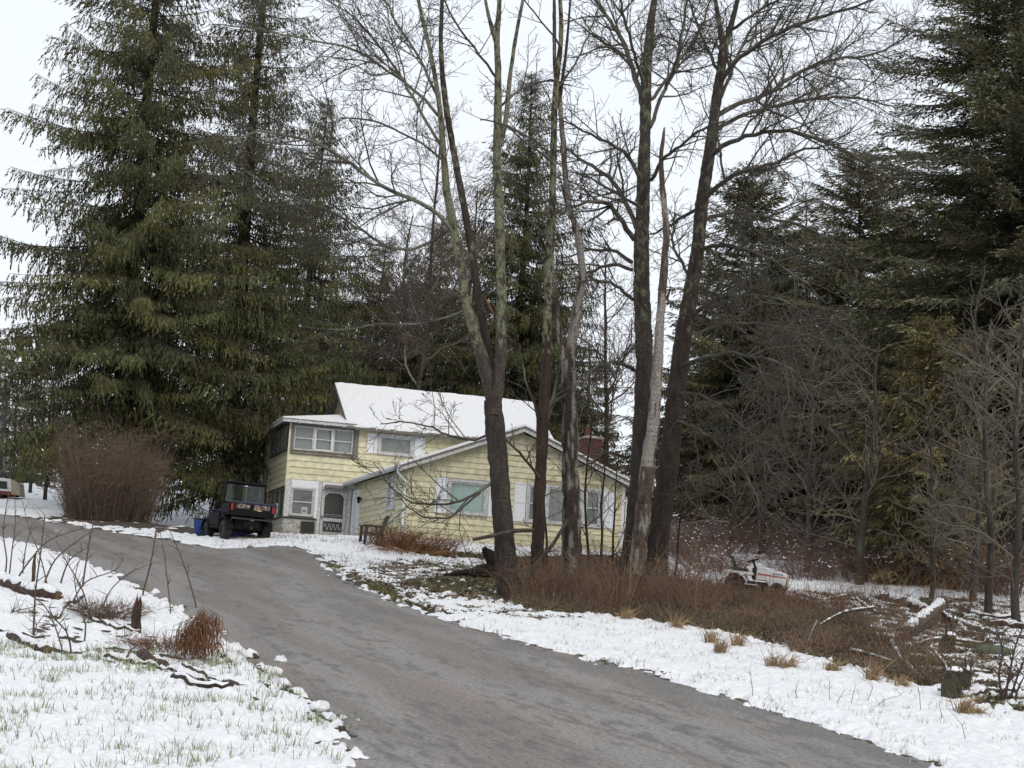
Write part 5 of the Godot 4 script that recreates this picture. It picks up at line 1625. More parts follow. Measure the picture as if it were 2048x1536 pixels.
	stem(t, [Vector4(4.12, 1.57, -46.5, 0.574), Vector4(4.2, 2.12, -46.5, 0.451), Vector4(4.31, 3.36, -46.5, 0.383), Vector4(4.43, 4.6, -46.5, 0.356), Vector4(4.51, 5.99, -46.5, 0.342), Vector4(4.59, 7.25, -46.5, 0.328), Vector4(4.71, 8.53, -46.5, 0.308), Vector4(4.84, 9.67, -46.5, 0.274), Vector4(4.95, 10.68, -46.5, 0.253), Vector4(5.02, 12.12, -46.5, 0.233), Vector4(5.17, 13.58, -46.5, 0.212), Vector4(5.28, 14.9, -46.5, 0.191), Vector4(5.39, 16.08, -46.5, 0.178), Vector4(5.43, 16.68, -46.5, 0.164)], 16, Color(0.088, 0.064, 0.052), LICHEN * 0.8, func(p: Vector3, _f: float) -> float: return lerpf(-0.3, 0.22, smoothstep(5.5, 8.5, p.y)), "trunk", 0.09, 1.0, 0.74)
	stem(t, [Vector4(5.43, 16.38, -46.5, 0.109), Vector4(5.29, 17.26, -46.5, 0.089), Vector4(5.12, 17.99, -46.5, 0.075), Vector4(4.93, 19.03, -46.5, 0.048)], 9, BARK, LICHEN, mottled)
	stem(t, [Vector4(5.43, 16.38, -46.5, 0.116), Vector4(5.61, 17.28, -46.5, 0.096), Vector4(5.76, 18.03, -46.5, 0.082), Vector4(5.93, 19.09, -46.5, 0.055)], 9, BARK, LICHEN, mottled)
	for a in [[Vector4(5.37, 15.56, -46.5, 0.103), Vector4(5.81, 16.09, -45.8, 0.088), Vector4(6.53, 16.47, -45.1, 0.08), Vector4(7.36, 16.7, -44.4, 0.065), Vector4(8.31, 16.85, -43.7, 0.051), Vector4(9.22, 17.06, -43, 0.032)],
			[Vector4(5.27, 14.53, -46.5, 0.109), Vector4(6.02, 15.17, -47, 0.097), Vector4(6.8, 15.61, -47.5, 0.091), Vector4(7.73, 16.43, -48, 0.078), Vector4(8.83, 17.13, -48.5, 0.064), Vector4(10.11, 17.54, -49, 0.05), Vector4(11.11, 18.25, -49.5, 0.036), Vector4(11.74, 19.1, -50, 0.022)],
			[Vector4(5.18, 13.43, -46.5, 0.103), Vector4(5.63, 13.61, -45.75, 0.094), Vector4(6.21, 13.66, -45, 0.079), Vector4(7.05, 13.58, -44.25, 0.065), Vector4(7.86, 13.09, -43.5, 0.051), Vector4(8.65, 12.46, -42.75, 0.038), Vector4(9.28, 11.83, -42, 0.025)],
			[Vector4(5.22, 14.02, -46.5, 0.089), Vector4(5.97, 14.73, -47, 0.083), Vector4(6.96, 15.24, -47.5, 0.077), Vector4(8.19, 15.7, -48, 0.064), Vector4(9.46, 16.02, -48.5, 0.05), Vector4(10.91, 15.96, -49, 0.029)],
			[Vector4(5.06, 12.19, -46.5, 0.109), Vector4(5.36, 12.35, -45.92, 0.101), Vector4(5.69, 12.57, -45.33, 0.093), Vector4(6.08, 12.57, -44.75, 0.072), Vector4(6.66, 12.66, -44.17, 0.058), Vector4(7.36, 12.88, -43.58, 0.045), Vector4(7.91, 12.88, -43, 0.025)],
			[Vector4(4.98, 11.47, -46.5, 0.089), Vector4(5.58, 11.82, -46.92, 0.083), Vector4(6.34, 12.04, -47.33, 0.077), Vector4(7.27, 12.01, -47.75, 0.063), Vector4(8.21, 11.92, -48.17, 0.05), Vector4(9.33, 11.56, -48.58, 0.036), Vector4(10.31, 11.27, -49, 0.022)],
			[Vector4(4.96, 10.68, -46.5, 0.082), Vector4(5.47, 10.65, -45.62, 0.074), Vector4(6.17, 10.36, -44.75, 0.059), Vector4(6.86, 9.81, -43.88, 0.045), Vector4(7.52, 9.13, -43, 0.032)],
			[Vector4(4.5, 7.32, -46.5, 0.089), Vector4(5.08, 7.45, -45.75, 0.081), Vector4(5.65, 7.57, -45, 0.073), Vector4(6.36, 7.36, -44.25, 0.059), Vector4(6.9, 7.14, -43.5, 0.051), Vector4(7.31, 6.6, -42.75, 0.038), Vector4(7.71, 5.76, -42, 0.025)],
			[Vector4(4.62, 7.82, -46.5, 0.075), Vector4(5.34, 8.55, -47.2, 0.069), Vector4(6.27, 8.95, -47.9, 0.063), Vector4(7.38, 9.07, -48.6, 0.057), Vector4(8.53, 8.96, -49.3, 0.043), Vector4(9.71, 8.7, -50, 0.029)],
			[Vector4(4.72, 8.67, -46.5, 0.075), Vector4(5.4, 9.11, -45.62, 0.067), Vector4(6.09, 9.12, -44.75, 0.059), Vector4(6.9, 8.87, -43.88, 0.045), Vector4(7.68, 8.22, -43, 0.032)],
			[Vector4(4.49, 6.55, -46.5, 0.062), Vector4(5.1, 6.47, -45.62, 0.054), Vector4(5.83, 5.86, -44.75, 0.046), Vector4(6.39, 5.13, -43.88, 0.039), Vector4(6.74, 4.16, -43, 0.025)],
			[Vector4(4.48, 5.85, -46.5, 0.055), Vector4(5.12, 5.48, -45.38, 0.053), Vector4(5.67, 4.86, -44.25, 0.046), Vector4(6.19, 4.01, -43.12, 0.032), Vector4(6.31, 3.18, -42, 0.019)],
			[Vector4(4.99, 11.9, -46.5, 0.075), Vector4(4.6, 11.78, -47, 0.069), Vector4(4.24, 11.59, -47.5, 0.056), Vector4(3.72, 11.38, -48, 0.035)],
			[Vector4(5.36, 15.78, -46.5, 0.075), Vector4(4.98, 16.94, -47.33, 0.063), Vector4(4.74, 17.99, -48.17, 0.05), Vector4(4.55, 19.22, -49, 0.036)],
			[Vector4(5.61, 17.13, -46.5, 0.068), Vector4(6.3, 17.46, -45.67, 0.054), Vector4(6.99, 17.62, -44.83, 0.04), Vector4(7.53, 17.76, -44, 0.026)],
			[Vector4(4.85, 9.81, -46.5, 0.068), Vector4(4.59, 10.62, -47.67, 0.063), Vector4(4.45, 11.47, -48.83, 0.057), Vector4(4.59, 12.51, -50, 0.044)],
			[Vector4(5.26, 14.75, -46.5, 0.075), Vector4(5.75, 16.1, -47.38, 0.07), Vector4(6.25, 17.5, -48.25, 0.057), Vector4(7.08, 18.8, -49.12, 0.043), Vector4(7.79, 19.98, -50, 0.029)]]:
		limb(t, a, rng, fine_twigs)

# a whole bare tree grown from nothing but its height
func bare_tree_at(base: Vector3, height: float, r: float, label: String, group: String, rng: RandomNumberGenerator, o: Dictionary, called := "bare_tree") -> Node3D:
	var t := thing(called, label, "tree", base, 0.0, group)
	var a := []
	var p := Vector3(0, -0.3, 0)
	var lean := Vector3(rng.randf_range(-0.05, 0.05), 0, rng.randf_range(-0.05, 0.05))
	for i in 8:
		a.append(Vector4(p.x, p.y, p.z, r * (1.0 - 0.11 * i)))
		p += Vector3(rng.randf_range(-0.10, 0.10), 1.0, rng.randf_range(-0.10, 0.10)) * height / 7.0 + lean * height / 7.0
	var sp := smooth_path(a, 0.3)
	var s := Shape.new()
	bark_tube(s, sp[0], sp[1], 8, o.col, o.col2, func(_p: Vector3, _f: float) -> float: return 0.05, 0.08)
	part("trunk", s, M.bark, t)
	s = Shape.new()
	var pts: PackedVector3Array = sp[0]
	var rad: PackedFloat32Array = sp[1]
	var first: float = o.get("first", 0.25)
	for k in int(o.get("limbs", 16)):
		var f := lerpf(first, 1.0, (k + rng.randf()) / o.get("limbs", 16))
		var i := mini(int(f * (pts.size() - 1)), pts.size() - 2)
		var az := rng.randf() * TAU
		var el: float = deg_to_rad(rng.randf_range(o.get("el0", 15.0), o.get("el1", 50.0)))
		var dir := Vector3(cos(az) * cos(el), sin(el), sin(az) * cos(el))
		var l: float = height * o.get("reach", 0.36) * rng.randf_range(0.6, 1.1) * (1.15 - 0.7 * f)
		grow(s, pts[i], dir, l, minf(rad[i] * 0.5, 0.008 * l + 0.008), 0, rng, o)
	part("crown", s, M.twig, t)
	return t

# ---------------------------------------------------------------- conifers
func needle(s: Shape, p: Vector3, along: Vector3, wide: Vector3, l: float, w: float) -> void:   # one flat rhombus of needles
	var a := p
	var b := p + along * l * 0.45 + wide * w * 0.5
	var d := p + along * l
	var e := p + along * l * 0.45 - wide * w * 0.5
	s.quad(a, b, d, e)

# a limb along +x, length 1.0 stands for L metres; sprays hang by `hang` (0 flat, 1 straight down)
func conifer_branch(L: float, hang: float, rng: RandomNumberGenerator, green: Color, brown: Color, dense := 1.0, snow := 0.0) -> ArrayMesh:
	var s := Shape.new()
	var axis := PackedVector3Array()
	var rad := PackedFloat32Array()
	var bend := rng.randf_range(-0.08, 0.08)
	for i in 9:
		var t := i / 8.0
		axis.append(Vector3(L * t, -0.26 * L * t * (1.0 - 0.8 * t), bend * L * t * t))
		rad.append(lerpf(0.035, 0.006, t) * (0.5 + L * 0.12))
	s.col = brown
	s.tube(axis, rad, 4, false)
	var twigs := int(L * 8.5 * dense)
	for k in twigs:
		var t := lerpf(0.14, 1.0, (k + rng.randf()) / twigs)
		var at := t * 8.0
		var i := mini(int(at), 7)
		var p := axis[i].lerp(axis[i + 1], at - i)
		var side := 1.0 if k % 2 else -1.0
		var l := (0.16 + 0.20 * L * pow(1.0 - t, 0.8) * (0.35 + t)) * rng.randf_range(0.6, 1.25)
		l = minf(l, 1.0)
		var dir := Vector3(rng.randf_range(0.5, 1.0), rng.randf_range(-0.25, 0.12), side * rng.randf_range(0.5, 1.0)).normalized()
		if k % 5 == 0:
			dir = Vector3(1, -0.1, side * 0.2).normalized()
		s.col = brown
		s.tri(p, p + dir * l, p + dir * l * 0.5 + Vector3(0, 0.015, 0))
		var strands := maxi(2, int(l / 0.11))
		var hg := clampf(hang * rng.randf_range(0.55, 1.2), 0.0, 0.97)
		var hl := rng.randf_range(0.35, 1.5)
		for q in strands:
			var f := (q + rng.randf()) / strands
			var sp := p + dir * l * f + Vector3(0, -0.08 * f * f * l, 0)
			var down := (Vector3(0, -1, 0) * hg + (dir * 0.9 + Vector3(rng.randf_range(-0.7, 0.7), rng.randf_range(-0.3, 0.2), rng.randf_range(-0.7, 0.7))) * (1.0 - hg) + Vector3(rng.randf_range(-0.22, 0.22), 0, rng.randf_range(-0.22, 0.22))).normalized()
			var sl := rng.randf_range(0.16, 0.52) * hl * (0.6 + 0.5 * hang) * (0.7 + 0.12 * L)
			var bits := maxi(2, int(sl / 0.095))
			var g := green * rng.randf_range(0.65, 1.35)
			g.r *= rng.randf_range(0.9, 1.25)
			s.col = g
			for b in bits:
				var w := Vector3(rng.randf_range(-1, 1), rng.randf_range(-0.35, 0.35), rng.randf_range(-1, 1))
				w = (w - down * w.dot(down)).normalized()
				var bend2 := (down + Vector3(rng.randf_range(-0.25, 0.25), rng.randf_range(-0.1, 0.1), rng.randf_range(-0.25, 0.25))).normalized()
				needle(s, sp + down * sl * b / bits, bend2, w, rng.randf_range(0.13, 0.2), rng.randf_range(0.035, 0.07))
			if rng.randf() < snow:
				s.col = Color(0.75, 0.77, 0.8)
				needle(s, sp + Vector3(0, 0.012, 0), dir, dir.cross(Vector3.UP).normalized(), rng.randf_range(0.08, 0.2), 0.045)
	return s.mesh()

func conifer(label: String, category_name: String, base: Vector3, height: float, first: float, reach: float, branches: Array, sizes: Array, rng: RandomNumberGenerator, o := {}) -> Node3D:
	var t := thing(category_name, label, "tree", base, 0.0, o.get("group", ""))
	var s := Shape.new()
	var r: float = o.get("r", height * 0.011 + 0.05)
	var a := []
	for i in 9:
		var f := i / 8.0
		a.append(Vector4(0.15 * sin(f * 5.0 + height), -0.4 + (height + 0.4) * f, 0.1 * cos(f * 4.0), lerpf(r, 0.02, f)))
	a[0].w *= 1.35
	var sp := smooth_path(a, 0.25)
	bark_tube(s, sp[0], sp[1], 9, o.get("bark", Color(0.06, 0.044, 0.036)), Color(0.12, 0.115, 0.09), func(_p: Vector3, _f: float) -> float: return -0.1)
	part("trunk", s, M.bark, t)
	var places := []
	var tints := []
	for b in branches:
		places.append([])
		tints.append(PackedColorArray())
	var y := first
	var az := rng.randf() * TAU
	var gap0: float = o.get("gap", 0.36)
	while y < height - 0.3:
		var f := (y - first) / (height - first)
		var rr: float = reach * pow(1.0 - f, o.get("taper", 0.8)) * minf(1.0, 0.55 + f * 3.0) + 0.25
		var n: int = o.get("whorl", 5)
		for k in n + int(o.get("inner", 1)):
			if rng.randf() < o.get("miss", 0.08):
				continue
			az += TAU / n + rng.randf_range(-0.5, 0.5)
			var l := rr * (rng.randf_range(0.5, 1.15) if k < n else rng.randf_range(0.15, 0.4)) + (0.0 if k < n else 0.3)
			var best := 0
			for q in sizes.size():
				if absf(sizes[q] - l) < absf(sizes[best] - l) or (absf(sizes[q] - l) == absf(sizes[best] - l) and rng.randf() < 0.5):
					best = q
			if rng.randf() < 0.5 and best + 1 < sizes.size() and absf(sizes[best + 1] - sizes[best]) < 0.01:
				best += 1
			var el: float = deg_to_rad(lerpf(o.get("el_low", -16.0), o.get("el_top", 34.0), pow(f, 1.3)) + rng.randf_range(-12, 12))
			var k2: float = l / sizes[best]
			var bs := Basis(Vector3.UP, az) * Basis(Vector3(0, 0, 1), el) * Basis(Vector3.RIGHT, rng.randf_range(-0.3, 0.3))
			bs = bs.scaled_local(Vector3(k2, lerpf(1.0, k2, 0.5) * rng.randf_range(0.75, 1.25), lerpf(1.0, k2, 0.6) * rng.randf_range(0.8, 1.2)))
			places[best].append(Transform3D(bs, Vector3(0.15 * sin(f * 5.0 + height), y + rng.randf_range(-0.2, 0.2), 0)))
			var g := rng.randf_range(0.6, 1.4)
			tints[best].append(Color(g * rng.randf_range(0.92, 1.12), g, g * rng.randf_range(0.85, 1.1)))
		y += lerpf(gap0, o.get("gap_top", gap0), f) * rng.randf_range(0.7, 1.3)
	for b in branches.size():
		if places[b].size():
			many("crown", branches[b], places[b], M.foliage, t, tints[b]).set_meta("kind", "stuff")
	return t

func build_conifers() -> void:
	var rng := RandomNumberGenerator.new()
	rng.seed = 5
	var wood := Color(0.05, 0.038, 0.03)
	var sizes := [1.4, 1.4, 3.2, 3.2, 5.2, 5.2]
	var spruce := []
	var hemlock := []
	var olive := []
	var pine := []
	for L in sizes:
		spruce.append(conifer_branch(L, 0.80, rng, Color(0.060, 0.070, 0.023), wood, 1.0, 0.004))
	for L in sizes:
		hemlock.append(conifer_branch(L, 0.30, rng, Color(0.108, 0.110, 0.052), wood, 1.9, 0.008))
	for L in sizes:
		olive.append(conifer_branch(L, 0.35, rng, Color(0.130, 0.122, 0.045), Color(0.11, 0.075, 0.05), 1.2, 0.006))
	for L in sizes:
		pine.append(conifer_branch(L, 0.12, rng, Color(0.100, 0.112, 0.058), wood, 1.9, 0.006))
	# the great spruces left of the house
	conifer("giant drooping spruce growing out of the reddish brown bush", "spruce_tree", foot(Vector3(-15.64, 3.37, -68)), 33.0, 2.8, 7.8, spruce, sizes, rng, {gap = 0.32, gap_top = 0.42, whorl = 7, taper = 0.88, miss = 0.10, inner = 5})
	conifer("tall drooping spruce behind the parked utility vehicle", "spruce_tree", foot(Vector3(-12.03, 4.33, -73)), 33.0, 2.6, 6.0, spruce, sizes, rng, {gap = 0.34, gap_top = 0.44, whorl = 6, taper = 0.88, miss = 0.10, inner = 5})
	conifer("dark spruce close behind the porch roof", "spruce_tree", foot(Vector3(-10.37, 5.2, -84)), 21.0, 2.0, 6.6, spruce, sizes, rng, {gap = 0.34, whorl = 6, inner = 3})
	conifer("spruce with sparse boughs behind the main roof ridge", "spruce_tree", foot(Vector3(-7.55, 6.2, -92)), 15.0, 2.0, 6.2, spruce, sizes, rng, {gap = 0.32, whorl = 7, inner = 3})
	# behind the house
	conifer("pointed dark spruce standing behind the bare clump and the house", "spruce_tree", foot(Vector3(0.06, 6.23, -86)), 23.5, 2.0, 6.2, spruce, sizes, rng, {gap = 0.30, taper = 0.75, whorl = 7, inner = 3})
	conifer("short spruce behind the middle of the main roof", "spruce_tree", foot(Vector3(-4.55, 6.53, -94)), 16.5, 2.0, 5.4, spruce, sizes, rng, {gap = 0.30, whorl = 7, inner = 3})
	conifer("small spruce behind the chimney", "spruce_tree", foot(Vector3(4.32, 7.36, -98)), 10.5, 1.0, 3.8, hemlock, sizes, rng, {gap = 0.34})
	conifer("dense spruce behind the right end of main roof", "spruce_tree", foot(Vector3(-2.73, 6.93, -98)), 13.5, 1.5, 5.0, spruce, sizes, rng, {gap = 0.32, whorl = 7, inner = 3})
	conifer("low dense spruce behind the wing roof peak", "spruce_tree", foot(Vector3(2.21, 7.38, -100)), 12.5, 1.5, 4.8, spruce, sizes, rng, {gap = 0.32, whorl = 7, inner = 3})
	# right hand wood
	conifer("hemlock deep in the wood behind the lawn mower", "hemlock_tree", foot(Vector3(13.69, 4.62, -88)), 15.0, 1.5, 5.2, hemlock, sizes, rng, {gap = 0.30, whorl = 7, inner = 3})
	conifer("hemlock deep in the wood behind the brown log", "hemlock_tree", foot(Vector3(17.42, 5.02, -92)), 16.5, 1.5, 5.4, hemlock, sizes, rng, {gap = 0.30, whorl = 7, inner = 3})
	conifer("hemlock deep in the wood left of the huge pine", "hemlock_tree", foot(Vector3(19.81, 4.91, -86)), 17.5, 1.5, 5.6, hemlock, sizes, rng, {gap = 0.30, whorl = 7, inner = 3})
	conifer("hemlock deep in the wood behind the huge pine", "hemlock_tree", foot(Vector3(22.26, 4.89, -82)), 19.0, 1.5, 5.8, hemlock, sizes, rng, {gap = 0.30, whorl = 7, inner = 3})
	conifer("small hemlock deep behind the tall bare tree", "hemlock_tree", foot(Vector3(12.23, 4.96, -98)), 13.5, 1.0, 5.0, hemlock, sizes, rng, {gap = 0.32, whorl = 7, inner = 3})
	conifer("huge dark pine at the edge of the right hand wood", "pine_tree", foot(Vector3(17.02, 2.18, -58)), 30.0, 3.0, 7.2, pine, sizes, rng, {gap = 0.26, whorl = 7, taper = 0.6, el_low = -10.0, inner = 4})
	conifer("tall dark hemlock beyond the mower", "hemlock_tree", foot(Vector3(10.83, 4.02, -78)), 17.8, 2.0, 6.2, hemlock, sizes, rng, {gap = 0.28, whorl = 7, taper = 0.62, inner = 3})
	conifer("broad dark hemlock behind the yellowish hemlock", "hemlock_tree", foot(Vector3(15.1, 3.89, -74)), 18.2, 2.0, 6.8, hemlock, sizes, rng, {gap = 0.28, whorl = 7, taper = 0.6, inner = 3})
	conifer("young yellowish green hemlock in front of the dark wood", "hemlock_tree", foot(Vector3(13.36, 2.03, -54)), 8.8, 0.8, 3.3, olive, sizes, rng, {gap = 0.20, whorl = 7, inner = 3, taper = 0.7, r = 0.12})
	conifer("slim hemlock between the tall hemlocks", "hemlock_tree", foot(Vector3(14.41, 4.74, -84)), 17.5, 2.0, 4.2, hemlock, sizes, rng, {gap = 0.36})
	conifer("dark hemlock at the foot of the huge pine", "hemlock_tree", foot(Vector3(17.99, 3.7, -70)), 15.0, 2.0, 5.0, hemlock, sizes, rng, {gap = 0.33, whorl = 6})
	conifer("hemlock half hidden behind tall bare tree crown", "hemlock_tree", foot(Vector3(10.39, 4.86, -92)), 15.0, 2.0, 4.4, hemlock, sizes, rng, {gap = 0.38})
	conifer("hemlock standing beyond the snow covered logs", "hemlock_tree", foot(Vector3(21.9, 3.38, -72)), 22.0, 2.0, 5.2, hemlock, sizes, rng, {gap = 0.36, whorl = 6})
	# low dark row that closes the view under the crowns
	var spots := [[1300, 104, 9.0], [1440, 106, 11.0], [1540, 100, 10.0], [1640, 104, 12.0], [1760, 98, 12.0], [1850, 104, 12.0], [1960, 96, 13.0], [2080, 92, 13.0], [1220, 112, 8.0], [1110, 110, 10.0], [930, 108, 11.0], [780, 112, 9.0], [660, 108, 9.0], [520, 106, 8.0], [400, 108, 7.5], [300, 112, 7.0], [180, 110, 8.0], [60, 106, 8.0], [-40, 100, 9.0], [15, 97, 9.0], [105, 95, 8.0], [-90, 92, 10.0]]
	for q in spots:
		var p := Vector2((q[0] - 1024.0) / 3400.0 * q[1], q[1])
		conifer("dark evergreen in the low row far behind the house and the yard", "far_evergreen", on(p), q[2], 0.6, q[2] * 0.33, hemlock, sizes, rng, {gap = 0.42, whorl = 6, group = "far evergreens", miss = 0.04})

# ---------------------------------------------------------------- shrubs and ground litter
func shrub_shape(n: int, height: float, spread: float, col: Color, rng: RandomNumberGenerator, o := {}) -> Shape:
	var s := Shape.new()
	var base_r: float = o.get("base", 0.25)
	for i in n:
		var az := rng.randf() * TAU
		var rr := sqrt(rng.randf())
		var p := Vector3(cos(az) * rr * base_r, -0.08, sin(az) * rr * base_r)
		var h: float = height * rng.randf_range(o.get("short", 0.55), 1.05)
		var out := Vector3(cos(az), 0, sin(az)) * spread * rr * rng.randf_range(0.6, 1.2)
		var arch: float = o.get("arch", 0.0)
		var pts := PackedVector3Array()
		var rad := PackedFloat32Array()
		var r0: float = o.get("r", 0.010) * rng.randf_range(0.7, 1.3)
		for k in 5:
			var f := k / 4.0
			pts.append(p + out * pow(f, 1.4) + Vector3(rng.randf_range(-0.05, 0.05), h * (f - arch * f * f * f), rng.randf_range(-0.05, 0.05)))
			rad.append(lerpf(r0, 0.003, f))
		var c := col * rng.randf_range(0.65, 1.4)
		s.col = Color(c.r, c.g * rng.randf_range(0.9, 1.05), c.b)
		s.tube(pts, rad, 3, false)
		for k in int(o.get("side", 3)):
			var q := pts[rng.randi_range(1, 4)]
			var d := Vector3(rng.randf_range(-1, 1), rng.randf_range(-0.1, 0.9), rng.randf_range(-1, 1)).normalized()
			var l: float = o.get("side_len", 0.35) * rng.randf_range(0.4, 1.2)
			s.tube(PackedVector3Array([q, q + d * l * 0.5, q + d * l + Vector3(0, rng.randf_range(-0.08, 0.1), 0)]), PackedFloat32Array([r0 * 0.6, r0 * 0.4, 0.0025]), 3, false)
	return s

func snow_dots(s: Shape, n: int, rng: RandomNumberGenerator, low: float) -> Shape:   # little runs of snow lying along the canes
	var d := Shape.new()
	for i in n / 4:
		var k := rng.randi() % (s.v.size() - 16)
		for j in rng.randi_range(1, 6):
			var p := s.v[k + j * 2]
			if p.y < low:
				continue
			d.ball(p + Vector3(rng.randf_range(-0.02, 0.02), 0.01, rng.randf_range(-0.02, 0.02)), Vector3(rng.randf_range(0.015, 0.055), rng.randf_range(0.010, 0.024), rng.randf_range(0.015, 0.04)), 5, 3)
	return d

func shrub(called: String, label: String, base: Vector3, s: Shape, dots: Shape = null, group := "") -> Node3D:
	var t := thing(called, label, "shrub", base, 0.0, group)
	part("stems", s, M.twig, t)
	if dots and dots.v.size():
		part("snow", dots, M.snow, t).set_meta("kind", "stuff")
	return t

func build_shrubs() -> void:
	var rng := RandomNumberGenerator.new()
	rng.seed = 19
	# the big bush under the spruce
	var s := shrub_shape(1300, 3.2, 0.85, Color(0.150, 0.108, 0.076), rng, {base = 1.55, r = 0.008, side = 5, side_len = 0.7, short = 0.3})
	shrub("bush", "large dense reddish brown leafless bush at the foot of giant spruce", on(Vector2(-14.63, 63.1)), s, snow_dots(s, 50, rng, 1.5))
	s = shrub_shape(160, 0.9, 1.0, Color(0.07, 0.045, 0.035), rng, {base = 0.5, side = 4})
	shrub("bush", "small dark twiggy bush dusted with snow beside the reddish bush", on(Vector2(-14.95, 66.38)) + Vector3(0.4, 0, 1.0), s, snow_dots(s, 120, rng, 0.2))
	# dead growth along the house wall
	s = shrub_shape(260, 0.75, 0.5, Color(0.19, 0.085, 0.04), rng, {base = 0.9, arch = 0.35, side = 2})
	shrub("dry_weeds", "clump of dry rust brown weeds against the yellow gable wall", on(Vector2(-2.43, 53.92)), s)
	s = shrub_shape(160, 1.1, 0.7, Color(0.20, 0.10, 0.045), rng, {base = 0.6, arch = 0.4, side = 3})
	shrub("dry_weeds", "tall dry tan weeds beside the lawn chair", on(Vector2(-3.44, 53.7)), s)
	s = shrub_shape(120, 0.5, 0.9, Color(0.22, 0.105, 0.045), rng, {base = 1.0, arch = 0.7, side = 2})
	shrub("dry_weeds", "low mat of fallen orange brown weeds below gable wall", on(Vector2(-2.85, 53.13)), s)
	# thicket round the clump: brambles, each its own shrub
	var proto := []
	for i in 4:
		var b := shrub_shape(24, 1.5 + 0.25 * i, 1.5, [Color(0.17, 0.090, 0.052), Color(0.13, 0.078, 0.054), Color(0.19, 0.115, 0.065), Color(0.11, 0.075, 0.055)][i], rng, {base = 0.6, arch = 0.42, side = 5, side_len = 0.5, r = 0.009})
		proto.append(b.mesh())
	var k := 0
	for q in [Vector2(0.5, 40.99), Vector2(0.92, 40.6), Vector2(1.3, 41.54), Vector2(1.62, 40.42), Vector2(2.02, 41.35), Vector2(2.34, 40.51), Vector2(2.75, 42.55), Vector2(3.05, 41.38), Vector2(3.51, 42.65), Vector2(3.82, 41.9), Vector2(4.36, 43.66), Vector2(4.47, 41.67), Vector2(2.43, 46.16), Vector2(3.2, 47.61), Vector2(4.55, 48.65), Vector2(5.03, 47.79), Vector2(5.28, 45.05), Vector2(1.37, 47.07), Vector2(0.8, 45.25), Vector2(3.2, 52.46), Vector2(2.24, 51.65), Vector2(4.63, 39.89), Vector2(5.42, 42.98)]:
		var t := thing("bramble_bush", "tangled red brown bramble bush among the bare trunks", "shrub", on(q), rng.randf() * TAU, "brambles at the foot of the bare trees")
		part("stems", proto[k % 4], M.twig, t)
		t.scale = Vector3.ONE * rng.randf_range(0.55, 1.05)
		k += 1
	# upright russet brush round the trunk bases and on the right hand bank
	var upright := []
	for i in 3:
		upright.append(shrub_shape(46, 1.3 + 0.3 * i, 0.7, [Color(0.18, 0.112, 0.072), Color(0.15, 0.10, 0.068), Color(0.21, 0.148, 0.092)][i], rng, {base = 0.55, arch = 0.12, side = 4, side_len = 0.35, r = 0.007, short = 0.35}).mesh())
	for q in [Vector2(0.59, 40.38), Vector2(1.06, 42.08), Vector2(1.44, 40.3), Vector2(1.89, 42.66), Vector2(2.17, 39.52), Vector2(2.61, 41.09), Vector2(2.89, 39.99), Vector2(3.37, 41.6), Vector2(3.64, 40.48), Vector2(4.11, 41.69), Vector2(3.17, 45.09), Vector2(4.26, 39.65), Vector2(4.55, 38.67), Vector2(5.14, 40.21)]:
		var t := thing("russet_brush", "upright russet brush stems at the foot of bare trees", "brush", on(q), rng.randf() * TAU, "russet brush at the foot of the bare trees")
		part("stems", upright[k % 3], M.twig, t)
		t.scale = Vector3.ONE * rng.randf_range(0.6, 1.0)
		k += 1
	for q in [Vector2(6.04, 43.39), Vector2(5.93, 45.51), Vector2(6.73, 42.49), Vector2(7.18, 41.49), Vector2(8.14, 43.41), Vector2(8.15, 40.28), Vector2(8.91, 41.34), Vector2(9.39, 47.16), Vector2(10.4, 48.67), Vector2(10.81, 47.36), Vector2(9.35, 39.86), Vector2(7.72, 34.13), Vector2(8.18, 33.55), Vector2(12.09, 47.45), Vector2(12.45, 46.21), Vector2(13.03, 45.87), Vector2(13.6, 45.54), Vector2(7.78, 31.12)]:
		var t := thing("brushwood_bush", "low twiggy brown bush on the bank between mower and logs", "shrub", on(q), rng.randf() * TAU, "low bushes between mower and logs")
		part("stems", upright[k % 3] if k % 2 else proto[k % 4], M.twig, t)
		t.scale = Vector3.ONE * rng.randf_range(0.4, 0.8)
		k += 1
	# saplings and vines between the trunks
	var whip := {rmin = 0.006, wob = 0.35, lift = 0.3, col = Color(0.07, 0.042, 0.032), col2 = Color(0.13, 0.10, 0.07), levels = 2, dens = [2.5, 3.5, 3.0], limbs = 14, reach = 0.30, first = 0.2}
	for q in [[Vector2(2.4, 47), 6.5], [Vector2(2.92, 50.18), 5.5], [Vector2(3.07, 46.65), 4.0], [Vector2(1.35, 48.89), 4.5], [Vector2(5.11, 50.01), 3.5]]:
		bare_tree_at(on(q[0]), q[1], 0.045, "thin leafless sapling growing between the bare trunks", "saplings between the trunks", rng, whip, "sapling")
